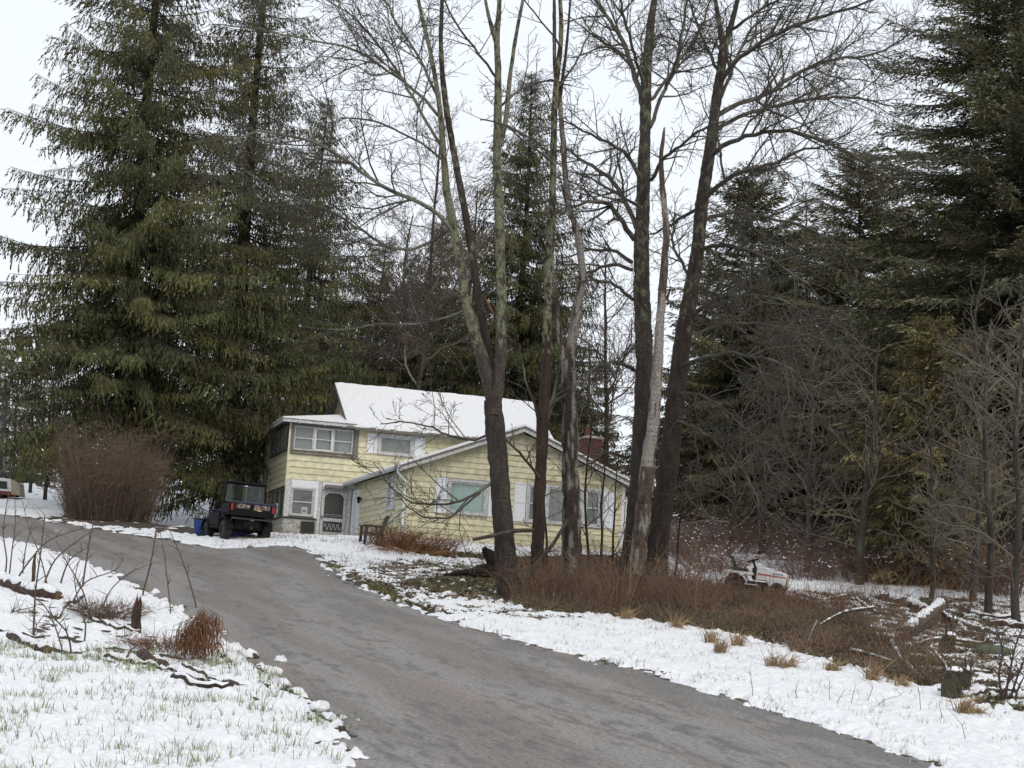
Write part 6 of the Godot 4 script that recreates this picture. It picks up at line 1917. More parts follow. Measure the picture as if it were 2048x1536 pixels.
	# snow dusted red brown shrubs beyond the mower
	for q in [[Vector2(6.35, 55.96), 1.7], [Vector2(8.73, 66.77), 1.9], [Vector2(10.5, 73.78), 2.2], [Vector2(10.4, 66.79), 1.8], [Vector2(10.69, 62.69), 1.6], [Vector2(11.05, 59.15), 1.7], [Vector2(11.02, 54.66), 1.5], [Vector2(6.68, 53.25), 1.2], [Vector2(9.35, 53.35), 1.1], [Vector2(12.55, 58.05), 1.6], [Vector2(12.41, 53.73), 1.6], [Vector2(11.96, 73.46), 2.0], [Vector2(13.29, 71.26), 1.9], [Vector2(14.95, 71.22), 2.0], [Vector2(7.51, 68.17), 2.0], [Vector2(13.94, 52.96), 1.9], [Vector2(14.48, 51.55), 2.0], [Vector2(15.3, 51.26), 2.1], [Vector2(14, 57), 1.9], [Vector2(17.17, 61.84), 2.4], [Vector2(18.39, 60.46), 2.6], [Vector2(6.75, 66.52), 1.8]]:
		s = shrub_shape(130, q[1], q[1] * 0.9, Color(0.145, 0.088, 0.066), rng, {base = 0.8, arch = 0.3, side = 5, side_len = 0.5, r = 0.009})
		shrub("thicket_bush", "snow dusted red brown thicket bush beyond the mower and the logs", on(q[0]), s, snow_dots(s, 130, rng, q[1] * 0.35), "thicket beyond the mower")
	# grey thicket far left
	var grey := {rmin = 0.010, wob = 0.35, lift = 0.1, col = Color(0.085, 0.078, 0.072), col2 = Color(0.30, 0.30, 0.30), levels = 3, dens = [2.2, 2.8, 3.0, 3.0], limbs = 18, reach = 0.42, first = 0.15}
	for q in [[Vector2(-22.81, 78.59), 6.0], [Vector2(-19.8, 73.5), 5.0], [Vector2(-22.76, 74.7), 6.5], [Vector2(-20.5, 79.48), 5.5], [Vector2(-23.01, 82.57), 6.5], [Vector2(-25.59, 86.29), 7.0]]:
		bare_tree_at(on(q[0]), q[1], 0.10, "grey twiggy small tree dusted with snow beyond the camper shell", "grey thicket at the end of the drive", rng, grey, "small_tree")
	# leafless trees in the right hand wood and behind the house
	var back := {rmin = 0.008, wob = 0.36, lift = 0.1, col = Color(0.100, 0.080, 0.064), col2 = Color(0.20, 0.195, 0.15), levels = 3, dens = [2.8, 3.6, 3.6, 2.4], limbs = 26, reach = 0.40, first = 0.18}
	for q in [[Vector2(9.96, 55.94), 9.0, 0.13, "leafless grey tree just beyond the lawn mower"], [Vector2(11.1, 52.73), 8.0, 0.15, "leafless grey tree behind the brown log of the wood pile"], [Vector2(14.04, 53.03), 9.0, 0.18, "thicker leafless tree beside the young yellowish hemlock"], [Vector2(12.64, 44.27), 7.5, 0.11, "slim leafless tree behind the reddish dark log"], [Vector2(12.68, 41.81), 8.0, 0.12, "leafless tree at the end of the reddish dark log"], [Vector2(15.04, 65.22), 10.0, 0.15, "leafless grey tree left of young yellowish hemlock"], [Vector2(10.06, 66.46), 9.5, 0.13, "leafless grey tree among thicket bushes behind the mower"], [Vector2(11.75, 60.99), 8.5, 0.10, "slim leafless tree beyond the wood pile"], [Vector2(13.36, 48.31), 8.5, 0.11, "slim grey leafless tree in front of the huge pine"], [Vector2(12.15, 48.27), 6.0, 0.08, "small leafless tree standing just behind propped pale log"], [Vector2(14.82, 47.75), 9.0, 0.12, "tall twiggy leafless tree beside the huge pine"], [Vector2(8.4, 62.78), 7.0, 0.09, "small leafless tree among bushes left of the mower"]]:
		bare_tree_at(on(q[0]), q[1], q[2], q[3], "leafless trees of the right hand wood", rng, back)
	var red := back.duplicate()
	red.col = Color(0.12, 0.085, 0.068)
	red.first = 0.35
	red.el0 = 25.0
	red.el1 = 65.0
	for q in [[830, 80.0, 20.0, "tall leafless tree behind the middle of the main roof"], [760, 88.0, 16.0, "leafless tree behind main roof next to sparse spruce"], [905, 92.0, 18.0, "leafless tree behind the roof and the short spruce"], [1110, 90.0, 15.0, "leafless tree right of the pointed dark spruce"], [1215, 84.0, 14.0, "leafless tree directly behind the brick chimney"], [640, 96.0, 14.0, "leafless tree behind the peak of main roof"]]:
		bare_tree_at(on(Vector2((q[0] - 1024.0) / 3400.0 * q[1], q[1])), q[2], 0.16, q[3], "leafless trees behind the farmhouse", rng, red)

func build_clutter() -> void:
	var rng := RandomNumberGenerator.new()
	rng.seed = 23
	var dark := Color(0.075, 0.050, 0.038)
	# logs and branches on the near bank
	fallen_log("fallen_log", "reddish snow topped log lying high on the left bank", [Vector4(-11.31, 0.29, -37.37, 0.143), Vector4(-10.47, 0.19, -36.38, 0.139), Vector4(-9.37, 0.02, -34.71, 0.128), Vector4(-8.78, -0.02, -34.32, 0.121)], Color(0.12, 0.06, 0.045))
	fallen_log("fallen_log", "short brown log with a broken stub above the grassy snow", [Vector4(-7.72, -0.73, -27.41, 0.081), Vector4(-7.41, -0.77, -27.03, 0.079), Vector4(-6.79, -0.86, -26.18, 0.069)], Color(0.13, 0.075, 0.05))
	fallen_log("fallen_log", "thick reddish brown broken log end on the left bank", [Vector4(-5.38, -0.85, -26.26, 0.085), Vector4(-5.09, -0.91, -25.68, 0.083), Vector4(-4.73, -0.98, -25.01, 0.074)], Color(0.14, 0.06, 0.045), false)
	fallen_log("fallen_branch", "long snow lined branch slanting down the left bank", [Vector4(-5.87, -0.88, -26.02, 0.034), Vector4(-5.45, -0.92, -25.63, 0.034), Vector4(-5.03, -0.96, -25.25, 0.033), Vector4(-4.59, -1.01, -24.69, 0.033), Vector4(-4.03, -1.11, -23.77, 0.031), Vector4(-3.58, -1.17, -23.16, 0.027)], dark)
	fallen_log("fallen_branch", "straight tan branch below the dead bracken", [Vector4(-4.59, -0.94, -25.46, 0.034), Vector4(-4.23, -1, -24.86, 0.033), Vector4(-3.62, -1.13, -23.61, 0.031)], Color(0.19, 0.125, 0.08))
	fallen_log("fallen_log", "snow covered dark log at the foot of left bank", [Vector4(-4.42, -1.1, -23.84, 0.046), Vector4(-4, -1.16, -23.26, 0.048), Vector4(-3.64, -1.18, -23.13, 0.044), Vector4(-3.53, -1.16, -23.32, 0.038)], dark)
	fallen_log("fallen_branch", "crooked root like dead branch on the left bank", [Vector4(-7.86, -0.39, -30.81, 0.036), Vector4(-8.33, -0.16, -33, 0.063), Vector4(-8.31, -0.08, -33.75, 0.06), Vector4(-8.55, 0.07, -35.29, 0.047)], Color(0.085, 0.05, 0.035), true)
	fallen_log("fallen_branch", "thin branch lying between the stump and the log", [Vector4(-7.6, -0.31, -31.51, 0.037), Vector4(-7.05, -0.41, -30.59, 0.04), Vector4(-6.53, -0.48, -29.88, 0.035), Vector4(-6.07, -0.54, -29.35, 0.026)], Color(0.16, 0.11, 0.08))
	fallen_log("fallen_branch", "dark branch lying below bare stems of left bank", [Vector4(-8.08, -0.67, -28.08, 0.029), Vector4(-7.71, -0.68, -27.92, 0.025), Vector4(-7.22, -0.71, -27.61, 0.02)], dark)
	# broken stump
	var st := thing("stump", "tall splintered stump standing on the left bank", "stump", on(Vector2(-6.25, 29.72)))
	var s := Shape.new()
	var sp := smooth_path([Vector4(0, -0.1, 0, 0.10), Vector4(0.01, 0.15, 0, 0.085), Vector4(0.02, 0.35, 0, 0.075), Vector4(0.025, 0.5, 0, 0.06)], 0.05)
	bark_tube(s, sp[0], sp[1], 12, Color(0.10, 0.052, 0.032), Color(0.05, 0.04, 0.035), func(_p: Vector3, _f: float) -> float: return 0.1, 0.3)
	part("trunk", s, M.bark, st)
	for i in 6:
		s = Shape.new()
		s.col = Color(0.15, 0.075, 0.04) * rng.randf_range(0.7, 1.2)
		var a := TAU * i / 6.0
		s.tube(PackedVector3Array([Vector3(0.025 + 0.045 * cos(a), 0.44, 0.045 * sin(a)), Vector3(0.03 + 0.05 * cos(a), 0.56 + 0.14 * rng.randf(), 0.05 * sin(a))]), PackedFloat32Array([0.03, 0.003]), 5)
		part("splinter", s, M.bark, st)
	# dead bracken clump
	s = Shape.new()
	var crowns := []
	for i in 7:
		crowns.append(Vector3(rng.randf_range(-0.26, 0.26), 0.0, rng.randf_range(-0.2, 0.2)))
		crowns[i].y = rng.randf_range(0.7, 1.0) * (0.88 - 1.1 * absf(crowns[i].x - 0.05))
	for i in 300:
		var az := rng.randf() * TAU
		var head: Vector3 = crowns[rng.randi() % 7]
		var rr := rng.randf_range(0.04, 0.34)
		var top := head + Vector3(rng.randf_range(-0.10, 0.10), rng.randf_range(-0.12, 0.06), rng.randf_range(-0.10, 0.10))
		var e := Vector3(head.x + cos(az) * rr, rng.randf_range(-0.05, 0.30) * head.y, head.z + sin(az) * rr)
		var c := Color(0.17, 0.082, 0.042) * rng.randf_range(0.4, 1.6)
		s.col = c
		s.tube(PackedVector3Array([top, top.lerp(e, 0.35) + Vector3(cos(az) * rr * 0.4, 0.10, sin(az) * rr * 0.4), e]), PackedFloat32Array([0.002, 0.005, 0.002]), 3, false)
		for q in 2:
			var m := top.lerp(e, rng.randf_range(0.2, 0.95))
			var w := Vector3(rng.randf_range(-1, 1), rng.randf_range(-0.5, 0.5), rng.randf_range(-1, 1)).normalized()
			needle(s, m, Vector3(cos(az) * 0.5, -0.8, sin(az) * 0.5).normalized(), w, rng.randf_range(0.05, 0.12), 0.025)
	var fern := single("dead_bracken", s, M.leaf, "collapsed clump of rust brown dead bracken at the edge of the drive", "plant")
	fern.position = on(Vector2(-4.51, 26.26))
	s = shrub_shape(220, 0.35, 0.5, Color(0.17, 0.085, 0.045), rng, {base = 0.4, arch = 0.3, side = 3, side_len = 0.2, r = 0.005})
	shrub("dry_weeds", "fine dry brown weeds between the stump and the bracken", on(Vector2(-5.26, 27.47)), s)
	s = shrub_shape(200, 0.5, 0.5, Color(0.12, 0.075, 0.045), rng, {base = 0.4, arch = 0.3, side = 4, side_len = 0.25, r = 0.005})
	shrub("dry_weeds", "dense dry twiggy weeds beside the splintered stump", on(Vector2(-7.14, 31.52)), s, snow_dots(s, 30, rng, 0.1))
	# bare stems of the near bank
	var stems := [[Vector4(-7.52, -0.67, -28.02, 0.029), Vector4(-7.55, 0.09, -28.02, 0.023), Vector4(-7.52, 0.75, -28.02, 0.017), Vector4(-7.51, 1.32, -28.02, 0.012)], [Vector4(-6.54, -0.86, -26.18, 0.023), Vector4(-6.73, -0.42, -26.18, 0.018), Vector4(-6.93, -0.13, -26.18, 0.014), Vector4(-7.3, 0.07, -26.18, 0.009)], [Vector4(-6.5, -0.83, -26.51, 0.027), Vector4(-6.62, -0.51, -26.51, 0.022), Vector4(-6.85, -0.31, -26.51, 0.016), Vector4(-6.92, -0.17, -26.51, 0.011)], [Vector4(-6.56, -0.73, -27.48, 0.024), Vector4(-6.56, -0.41, -27.48, 0.021), Vector4(-6.68, -0.14, -27.48, 0.017), Vector4(-6.8, 0.29, -27.48, 0.013), Vector4(-6.75, 0.61, -27.48, 0.01)],
		[Vector4(-10.82, 0.3, -37.48, 0.033), Vector4(-10.8, 0.74, -37.48, 0.026), Vector4(-10.93, 1.39, -37.48, 0.02), Vector4(-10.88, 2.21, -37.48, 0.013)], [Vector4(-10.8, 0.33, -37.78, 0.028), Vector4(-10.8, 0.97, -37.78, 0.022), Vector4(-10.79, 1.52, -37.78, 0.017), Vector4(-10.88, 2.24, -37.78, 0.011)], [Vector4(-10.46, 0.26, -37.07, 0.033), Vector4(-10.18, 0.76, -37.07, 0.026), Vector4(-9.79, 1.22, -37.07, 0.02), Vector4(-9.06, 1.53, -37.07, 0.013)], [Vector4(-9.85, 0.26, -37.13, 0.033), Vector4(-9.66, 0.79, -37.13, 0.026), Vector4(-9.26, 1.2, -37.13, 0.02), Vector4(-8.86, 1.49, -37.13, 0.013)],
		[Vector4(-9.66, 0.22, -36.73, 0.027), Vector4(-9.89, 0.87, -36.73, 0.022), Vector4(-10.16, 1.39, -36.73, 0.016), Vector4(-10.31, 1.81, -36.73, 0.011)], [Vector4(-8.95, 0.24, -36.87, 0.038), Vector4(-8.92, 0.72, -36.87, 0.03), Vector4(-8.88, 1.26, -36.87, 0.023), Vector4(-8.82, 1.7, -36.87, 0.015)], [Vector4(-7.48, 0.15, -36.05, 0.032), Vector4(-7.38, 0.79, -36.05, 0.025), Vector4(-7.34, 1.26, -36.05, 0.019), Vector4(-7.33, 1.63, -36.05, 0.013)], [Vector4(-6.22, -0.19, -32.75, 0.024), Vector4(-6.33, 0.36, -32.75, 0.019), Vector4(-6.45, 0.92, -32.75, 0.014), Vector4(-6.59, 1.44, -32.75, 0.01)],
		[Vector4(-5.94, -0.06, -33.93, 0.025), Vector4(-6.19, 0.59, -33.93, 0.02), Vector4(-6.47, 1.17, -33.93, 0.015), Vector4(-6.72, 1.6, -33.93, 0.01)], [Vector4(-9.5, 0.26, -37.12, 0.033), Vector4(-9.34, 0.81, -37.12, 0.023), Vector4(-8.98, 1.1, -37.12, 0.013)], [Vector4(-7.07, -0.4, -30.66, 0.023), Vector4(-6.98, 0.09, -30.66, 0.018), Vector4(-6.66, 0.47, -30.66, 0.014), Vector4(-6.28, 0.67, -30.66, 0.009)], [Vector4(-8.16, -0.18, -32.8, 0.024), Vector4(-7.92, 0.31, -32.8, 0.019), Vector4(-7.37, 0.58, -32.8, 0.014), Vector4(-7.25, 0.78, -32.8, 0.01)],
		[Vector4(-7.32, -0.37, -30.95, 0.027), Vector4(-7.51, 0.15, -30.95, 0.022), Vector4(-7.87, 0.67, -30.95, 0.016), Vector4(-8.09, 1.02, -30.95, 0.011)], [Vector4(-5.55, -0.91, -25.76, 0.023), Vector4(-5.44, -0.71, -25.76, 0.016), Vector4(-5.36, -0.64, -25.76, 0.009)], [Vector4(-5.29, -0.92, -25.59, 0.023), Vector4(-5.18, -0.7, -25.59, 0.016), Vector4(-5.09, -0.51, -25.59, 0.009)], [Vector4(-7.31, -0.77, -27.08, 0.02), Vector4(-7.22, -0.45, -27.08, 0.014), Vector4(-7.33, -0.38, -27.08, 0.008)], [Vector4(-6.45, -0.61, -28.61, 0.021), Vector4(-6.16, -0.57, -28.61, 0.015), Vector4(-6.04, -0.55, -28.61, 0.008)], [Vector4(-8.88, -0.36, -31.09, 0.023), Vector4(-8.63, -0.27, -31.09, 0.016), Vector4(-8.37, -0.2, -31.09, 0.009)],
		[Vector4(-7.38, -0.42, -30.48, 0.022), Vector4(-7.13, -0.23, -30.48, 0.016), Vector4(-6.79, -0.12, -30.48, 0.009)], [Vector4(-10.83, 0.45, -38.93, 0.029), Vector4(-10.81, 1.02, -38.93, 0.02), Vector4(-10.71, 1.59, -38.93, 0.011)]]
	for a in stems:
		stalk("bare_sapling", "bare dark sapling growing among the dead wood of left bank", "sapling", a, Color(0.085, 0.062, 0.052) * rng.randf_range(0.8, 1.3), 9, rng, "bare saplings on the left bank", 0.28)
	s = Shape.new()
	s.col = Color(0.17, 0.10, 0.055)
	var post := single("rotten_post", s_post(), M.bark, "slim brown rotten post standing in the left bank", "post")
	post.position = on(Vector2(-9.94, 36.53))
	# sprouts in the right snow
	for a in [[Vector4(3.91, -0.89, -25.88, 0.01), Vector4(3.87, -0.67, -25.88, 0.007), Vector4(3.82, -0.42, -25.88, 0.004)], [Vector4(5.11, -0.87, -26.12, 0.01), Vector4(5.09, -0.72, -26.12, 0.007), Vector4(5.1, -0.56, -26.12, 0.004)], [Vector4(5.11, -0.88, -25.96, 0.01), Vector4(5.22, -0.78, -25.96, 0.007), Vector4(5.29, -0.67, -25.96, 0.004)], [Vector4(5.43, -0.86, -26.24, 0.01), Vector4(5.48, -0.7, -26.24, 0.007), Vector4(5.51, -0.6, -26.24, 0.004)], [Vector4(5.71, -0.83, -26.51, 0.01), Vector4(5.82, -0.62, -26.51, 0.007), Vector4(5.77, -0.57, -26.51, 0.004)], [Vector4(6.43, -0.89, -25.9, 0.01), Vector4(6.41, -0.67, -25.9, 0.007), Vector4(6.37, -0.45, -25.9, 0.004)], [Vector4(6.54, -0.98, -25.01, 0.01), Vector4(6.48, -0.84, -25.01, 0.007), Vector4(6.45, -0.74, -25.01, 0.004)], [Vector4(6.41, -1.16, -23.28, 0.009), Vector4(6.34, -0.97, -23.28, 0.006), Vector4(6.13, -0.75, -23.28, 0.004)], [Vector4(5.73, -0.86, -26.21, 0.01), Vector4(5.95, -0.78, -26.21, 0.007), Vector4(6.18, -0.7, -26.21, 0.004)], [Vector4(4.68, -0.85, -26.29, 0.01), Vector4(4.6, -0.76, -26.29, 0.007), Vector4(4.63, -0.6, -26.29, 0.004)]]:
		stalk("weed", "thin leafless weed poking from the roadside snow", "weed", a, Color(0.14, 0.10, 0.085), 6, rng, "weeds in the roadside snow", 0.16)
	for a in [[Vector4(8.2, -0.71, -27.64, 0.037), Vector4(8.27, -0.23, -27.64, 0.029), Vector4(8.35, 0.17, -27.64, 0.022), Vector4(8.47, 0.5, -27.64, 0.015)], [Vector4(8.16, -0.71, -27.62, 0.037), Vector4(8.09, -0.32, -27.62, 0.029), Vector4(8.14, 0.08, -27.62, 0.022), Vector4(8.01, 0.47, -27.62, 0.015)], [Vector4(8.29, -0.71, -27.68, 0.033), Vector4(8.41, -0.3, -27.68, 0.023), Vector4(8.51, -0.06, -27.68, 0.013)], [Vector4(8.35, -0.72, -27.59, 0.028), Vector4(8.42, -0.46, -27.59, 0.02), Vector4(8.58, -0.21, -27.59, 0.011)], [Vector4(8.11, -0.72, -27.6, 0.028), Vector4(8.26, -0.39, -27.6, 0.02), Vector4(8.5, -0.14, -27.6, 0.011)]]:
		stalk("bare_sapling", "dark forked sapling at the snowy edge of the right wood", "sapling", a, Color(0.055, 0.042, 0.036), 14, rng, "dark saplings at the wood edge", 0.35)
	# dead wood on the right
	fallen_log("fallen_log", "pale snow covered log propped up on the right hand pile", [Vector4(8.92, 0.39, -37.31, 0.121), Vector4(9.93, 0.75, -39.86, 0.141), Vector4(10.89, 1.1, -42.19, 0.136)], Color(0.20, 0.16, 0.12))
	fallen_log("fallen_log", "brown log lying behind the propped pale log", [Vector4(10.37, 1.21, -46.3, 0.136), Vector4(10.69, 1.08, -45.07, 0.133), Vector4(10.8, 0.91, -43.38, 0.115)], Color(0.12, 0.075, 0.05))
	fallen_log("fallen_log", "long pale log sloping away from the wood pile", [Vector4(10.68, 0.8, -42.3, 0.087), Vector4(11.01, 0.69, -41.29, 0.085), Vector4(11.13, 0.52, -39.57, 0.076), Vector4(11.25, 0.37, -38.19, 0.062)], Color(0.17, 0.13, 0.10))
	fallen_log("fallen_branch", "thin snow lined branch lying over the wood pile", [Vector4(9.65, 0.73, -41.67, 0.037), Vector4(10.02, 0.63, -40.71, 0.036), Vector4(10.52, 0.55, -39.87, 0.035), Vector4(10.86, 0.39, -38.38, 0.028)], dark)
	fallen_log("fallen_log", "reddish dark log at the far edge of the snow patch", [Vector4(11.8, 0.69, -41.29, 0.097), Vector4(12.22, 0.67, -41.08, 0.103), Vector4(12.62, 0.62, -40.63, 0.096)], Color(0.10, 0.05, 0.04))
	fallen_log("fallen_branch", "dark arched fallen limb over the leaf bank", [Vector4(6.39, -0.05, -34.12, 0.05), Vector4(6.83, 0.13, -34.7, 0.071), Vector4(7.24, 0.22, -34.74, 0.072), Vector4(7.78, 0.19, -34.85, 0.072), Vector4(8.28, 0.17, -35.46, 0.068)], Color(0.055, 0.042, 0.038), false)
	fallen_log("fallen_branch", "dark upturned root end on the leaf bank", [Vector4(8.39, 0.14, -35.88, 0.074), Vector4(8.77, 0.3, -36.46, 0.064), Vector4(9.27, 0.49, -37.21, 0.049), Vector4(9.92, 0.71, -38.27, 0.028)], Color(0.05, 0.038, 0.034), false)
	fallen_log("fallen_branch", "snow spotted root running down the leaf bank", [Vector4(8.19, 0.12, -35.69, 0.068), Vector4(7.74, -0.13, -33.33, 0.059), Vector4(7.54, -0.31, -31.57, 0.046), Vector4(7.37, -0.52, -29.49, 0.026)], Color(0.055, 0.042, 0.04))
	fallen_log("fallen_branch", "dark twisted limb lying below the mower", [Vector4(8.13, 1.29, -47.06, 0.042), Vector4(8.44, 1.07, -45, 0.046), Vector4(9.37, 1.21, -46.37, 0.055), Vector4(9.38, 0.9, -43.27, 0.038)], Color(0.05, 0.04, 0.035))
	for a in [[[Vector4(9.02, 0.97, -43.98, 0.045), Vector4(9.26, 0.81, -42.42, 0.05), Vector4(9.78, 0.79, -42.24, 0.037)], "grey branch lying in front of brown log"], [[Vector4(8.55, 0.09, -35.07, 0.031), Vector4(9.17, 0.24, -35.94, 0.037), Vector4(9.91, 0.24, -36.32, 0.032), Vector4(10.41, 0.19, -36.4, 0.021)], "thin crooked branch beside the dark hollow stump"],
			[[Vector4(8.56, -0.24, -32.2, 0.043), Vector4(8.6, -0.35, -31.16, 0.041), Vector4(8.96, -0.37, -30.98, 0.032)], "mossy branch between the flat stone and the broken stump"], [[Vector4(8.71, 0.01, -34.31, 0.03), Vector4(8.23, -0.25, -31.47, 0.032), Vector4(7.61, -0.57, -28.74, 0.021)], "dark branch leaning against the broken stump"],
			[[Vector4(7.56, -0.71, -27.65, 0.033), Vector4(8.15, -0.63, -28.45, 0.038), Vector4(8.61, -0.63, -28.48, 0.034)], "dark snow lined branch under the right saplings"], [[Vector4(10.94, 0.98, -42.46, 0.05), Vector4(10.72, 0.74, -40.44, 0.054), Vector4(10.79, 0.5, -39.38, 0.041)], "snow lined pole crossing the long pale log"],
			[[Vector4(6.91, 0.4, -36.79, 0.027), Vector4(7.86, 0.74, -38.88, 0.034), Vector4(9.11, 0.95, -41.46, 0.03)], "thin limb arching over the leaf bank behind the stake"], [[Vector4(6.83, -0.08, -33.19, 0.029), Vector4(7.04, -0.15, -32.36, 0.033), Vector4(7.36, -0.26, -31.7, 0.023)], "short dark limb low on the leaf bank"],
			[[Vector4(12.18, 1, -44.25, 0.046), Vector4(12.53, 0.91, -43.42, 0.051), Vector4(13.2, 0.9, -43.33, 0.045)], "brown branch lying before the reddish dark log"]]:
		fallen_log("fallen_branch", a[1], a[0], Color(0.085, 0.062, 0.05) * rng.randf_range(0.7, 1.6), true)
	for q in [[Vector2(9.01, 34.37), 0.15, 0.36, "dark hollow stump capped with snow beside the leaf bank"], [Vector2(10.53, 39.66), 0.09, 0.26, "small pale stump in the snow behind the dark stump"], [Vector2(7.36, 27.73), 0.15, 0.45, "broken dark stump streaked with snow at the wood edge"], [Vector2(7.96, 29.14), 0.10, 0.3, "little mossy stump next to broken dark stump"]]:
		var t := thing("stump", q[3], "stump", on(q[0]))
		var h := Shape.new()
		var r: float = q[1]
		var sm := smooth_path([Vector4(0, -0.15, 0, r * 1.4), Vector4(0, 0.08, 0, r * 1.05), Vector4(0.02, q[2] * 0.6, 0, r * 0.95), Vector4(0.05, q[2], 0.02, r * 0.8)], 0.05)
		bark_tube(h, sm[0], sm[1], 12, Color(0.105, 0.078, 0.062), Color(0.10, 0.115, 0.05), func(_p: Vector3, _f: float) -> float: return 0.12, 0.16)
		part("trunk", h, M.bark, t)
		for i in 5:
			h = Shape.new()
			h.col = Color(0.14, 0.10, 0.075) * rng.randf_range(0.7, 1.5)
			var a := TAU * i / 5.0
			h.tube(PackedVector3Array([Vector3(0.05 + r * 0.6 * cos(a), q[2] - 0.05, 0.02 + r * 0.6 * sin(a)), Vector3(0.05 + r * 0.75 * cos(a), q[2] + rng.randf_range(0.04, 0.2), 0.02 + r * 0.7 * sin(a))]), PackedFloat32Array([r * 0.35, 0.006]), 5)
			part("splinter", h, M.bark, t)
		h = Shape.new()
		h.ball(Vector3(0.05, q[2] + 0.01, 0.02), Vector3(r * 0.85, 0.06, r * 0.85), 10, 6)
		part("snow", h, M.snow, t)
	var slab_ := thing("boulder", "flat dark mossy stone lying in the snow at the wood edge", "stone", on(Vector2(10.04, 34.65)))
	s = Shape.new()
	s.ball(Vector3(0, 0.05, 0), Vector3(0.42, 0.13, 0.28), 16, 8)
	for i in s.v.size():
		s.v[i] += s.n[i] * 0.05 * relief.get_noise_3d(s.v[i].x * 4.0, s.v[i].y * 4.0, s.v[i].z * 4.0)
		s.c[i] = Color(1, 1, 1).lerp(Color(0.6, 1.1, 0.3), smoothstep(0.0, 0.3, relief.get_noise_2d(s.v[i].x * 5.0, s.v[i].z * 5.0)))
	part("rock", s, M.stone, slab_)
	# uprooted stump beside the twin trunk
	var rs := thing("root_stump", "dark uprooted stump with broken roots left of the twin trunk", "stump", on(Vector2(-0.2, 45.83)))
	for a in [[Vector4(0.1, -0.1, 0, 0.26), Vector4(0, 0.3, 0, 0.22), Vector4(-0.12, 0.62, 0.05, 0.16), Vector4(-0.30, 0.80, 0.1, 0.05)], [Vector4(0, 0.25, 0, 0.15), Vector4(-0.35, 0.25, 0.1, 0.10), Vector4(-0.75, 0.05, 0.15, 0.05)], [Vector4(0, 0.4, 0, 0.12), Vector4(0.1, 0.75, 0.0, 0.09), Vector4(0.05, 0.95, 0.05, 0.02)], [Vector4(0, 0.15, 0, 0.14), Vector4(-0.6, 0.12, 0.4, 0.10), Vector4(-1.3, 0.0, 0.6, 0.03)]]:
		s = Shape.new()
		var sm := smooth_path(a, 0.06)
		bark_tube(s, sm[0], sm[1], 10, Color(0.045, 0.032, 0.026), Color(0.09, 0.05, 0.035), func(_p: Vector3, _f: float) -> float: return 0.1, 0.4)
		part("root", s, M.bark, rs)
	stalk("stake", "thin pale metal stake leaning in the leaf bank", "stake", [Vector4(6.12, -0.06, -33.98, 0.025), Vector4(6.21, 0.21, -33.98, 0.025), Vector4(6.31, 0.46, -33.98, 0.025)], Color(0.30, 0.32, 0.33), 0, rng)
	fallen_log("fallen_branch", "broken branch leaning on the twin trunk", [Vector4(-0.71, 1.97, -41, 0.042), Vector4(-0.19, 2.11, -41, 0.048), Vector4(0.29, 2.24, -41, 0.054), Vector4(0.72, 2.28, -41, 0.048)], Color(0.14, 0.11, 0.09), false)
	fallen_log("fallen_branch", "dead branch leaning between the brambles under the bare trees", [Vector4(0.55, 0.97, -41.2, 0.061), Vector4(0.88, 1.53, -41.2, 0.061), Vector4(1.21, 1.97, -41.2, 0.048), Vector4(1.54, 2.59, -41.2, 0.036)], Color(0.13, 0.10, 0.08), false)
	# tufts of dry grass in the right snow
	for q in [[Vector2(4.13, 31.67), 0.50], [Vector2(4.85, 30.09), 0.42], [Vector2(5.07, 29.86), 0.42], [Vector2(6.29, 28.82), 0.45], [Vector2(5.82, 29.87), 0.36], [Vector2(6.69, 28.41), 0.32], [Vector2(7.05, 25.9), 0.42], [Vector2(7.15, 25.7), 0.3], [Vector2(4.62, 32.95), 0.45], [Vector2(4.11, 33.09), 0.5], [Vector2(3.66, 35.34), 0.45], [Vector2(2.75, 37.02), 0.4]]:
		s = Shape.new()
		for i in 95:
			var az := rng.randf() * TAU
			var l: float = q[1] * rng.randf_range(0.5, 1.2)
			var b0 := Vector3(rng.randf_range(-0.10, 0.10), -0.02, rng.randf_range(-0.08, 0.08))
			var out := Vector3(cos(az), 0, sin(az)) * l * rng.randf_range(0.1, 0.75) + Vector3(0.06, 0, 0.03)
			s.col = Color(0.33, 0.23, 0.13) * rng.randf_range(0.5, 1.5)
			s.tube(PackedVector3Array([b0, b0 + out * 0.4 + Vector3(0, l * 0.5, 0), b0 + out + Vector3(0, l * rng.randf_range(0.1, 0.95), 0)]), PackedFloat32Array([0.006, 0.005, 0.002]), 3, false)
		var o := single("grass_tuft", s, M.leaf, "tuft of dry tan grass bent over in the roadside snow", "grass tuft", "dry grass tufts beside the drive")
		o.position = on(q[0])
	# clods along the left edge of the drive
	for q in [Vector2(-4.18, 27.69), Vector2(-3.84, 27.02), Vector2(-4.12, 26.63), Vector2(-3.47, 25.59), Vector2(-3.24, 25.3), Vector2(-3.83, 25.99), Vector2(-2.95, 24.23), Vector2(-2.69, 23.53), Vector2(-3.05, 23.7), Vector2(-2.47, 22.81), Vector2(-2.21, 22.28), Vector2(-2.52, 22.16), Vector2(-1.99, 21.76), Vector2(-2.78, 22.68), Vector2(-1.86, 20.76), Vector2(-2.19, 21.3), Vector2(-4.51, 28.2), Vector2(-3.32, 26.83), Vector2(-6.25, 34.05), Vector2(-5.95, 32.24)]:
		var t := thing("snowy_clod", "snow capped lump of sod along the left edge of the drive", "clod", on(q), rng.randf() * TAU, "snow capped clods beside the drive")
		var r := rng.randf_range(0.05, 0.14)
		s = Shape.new()
		s.col = Color(0.12, 0.095, 0.06)
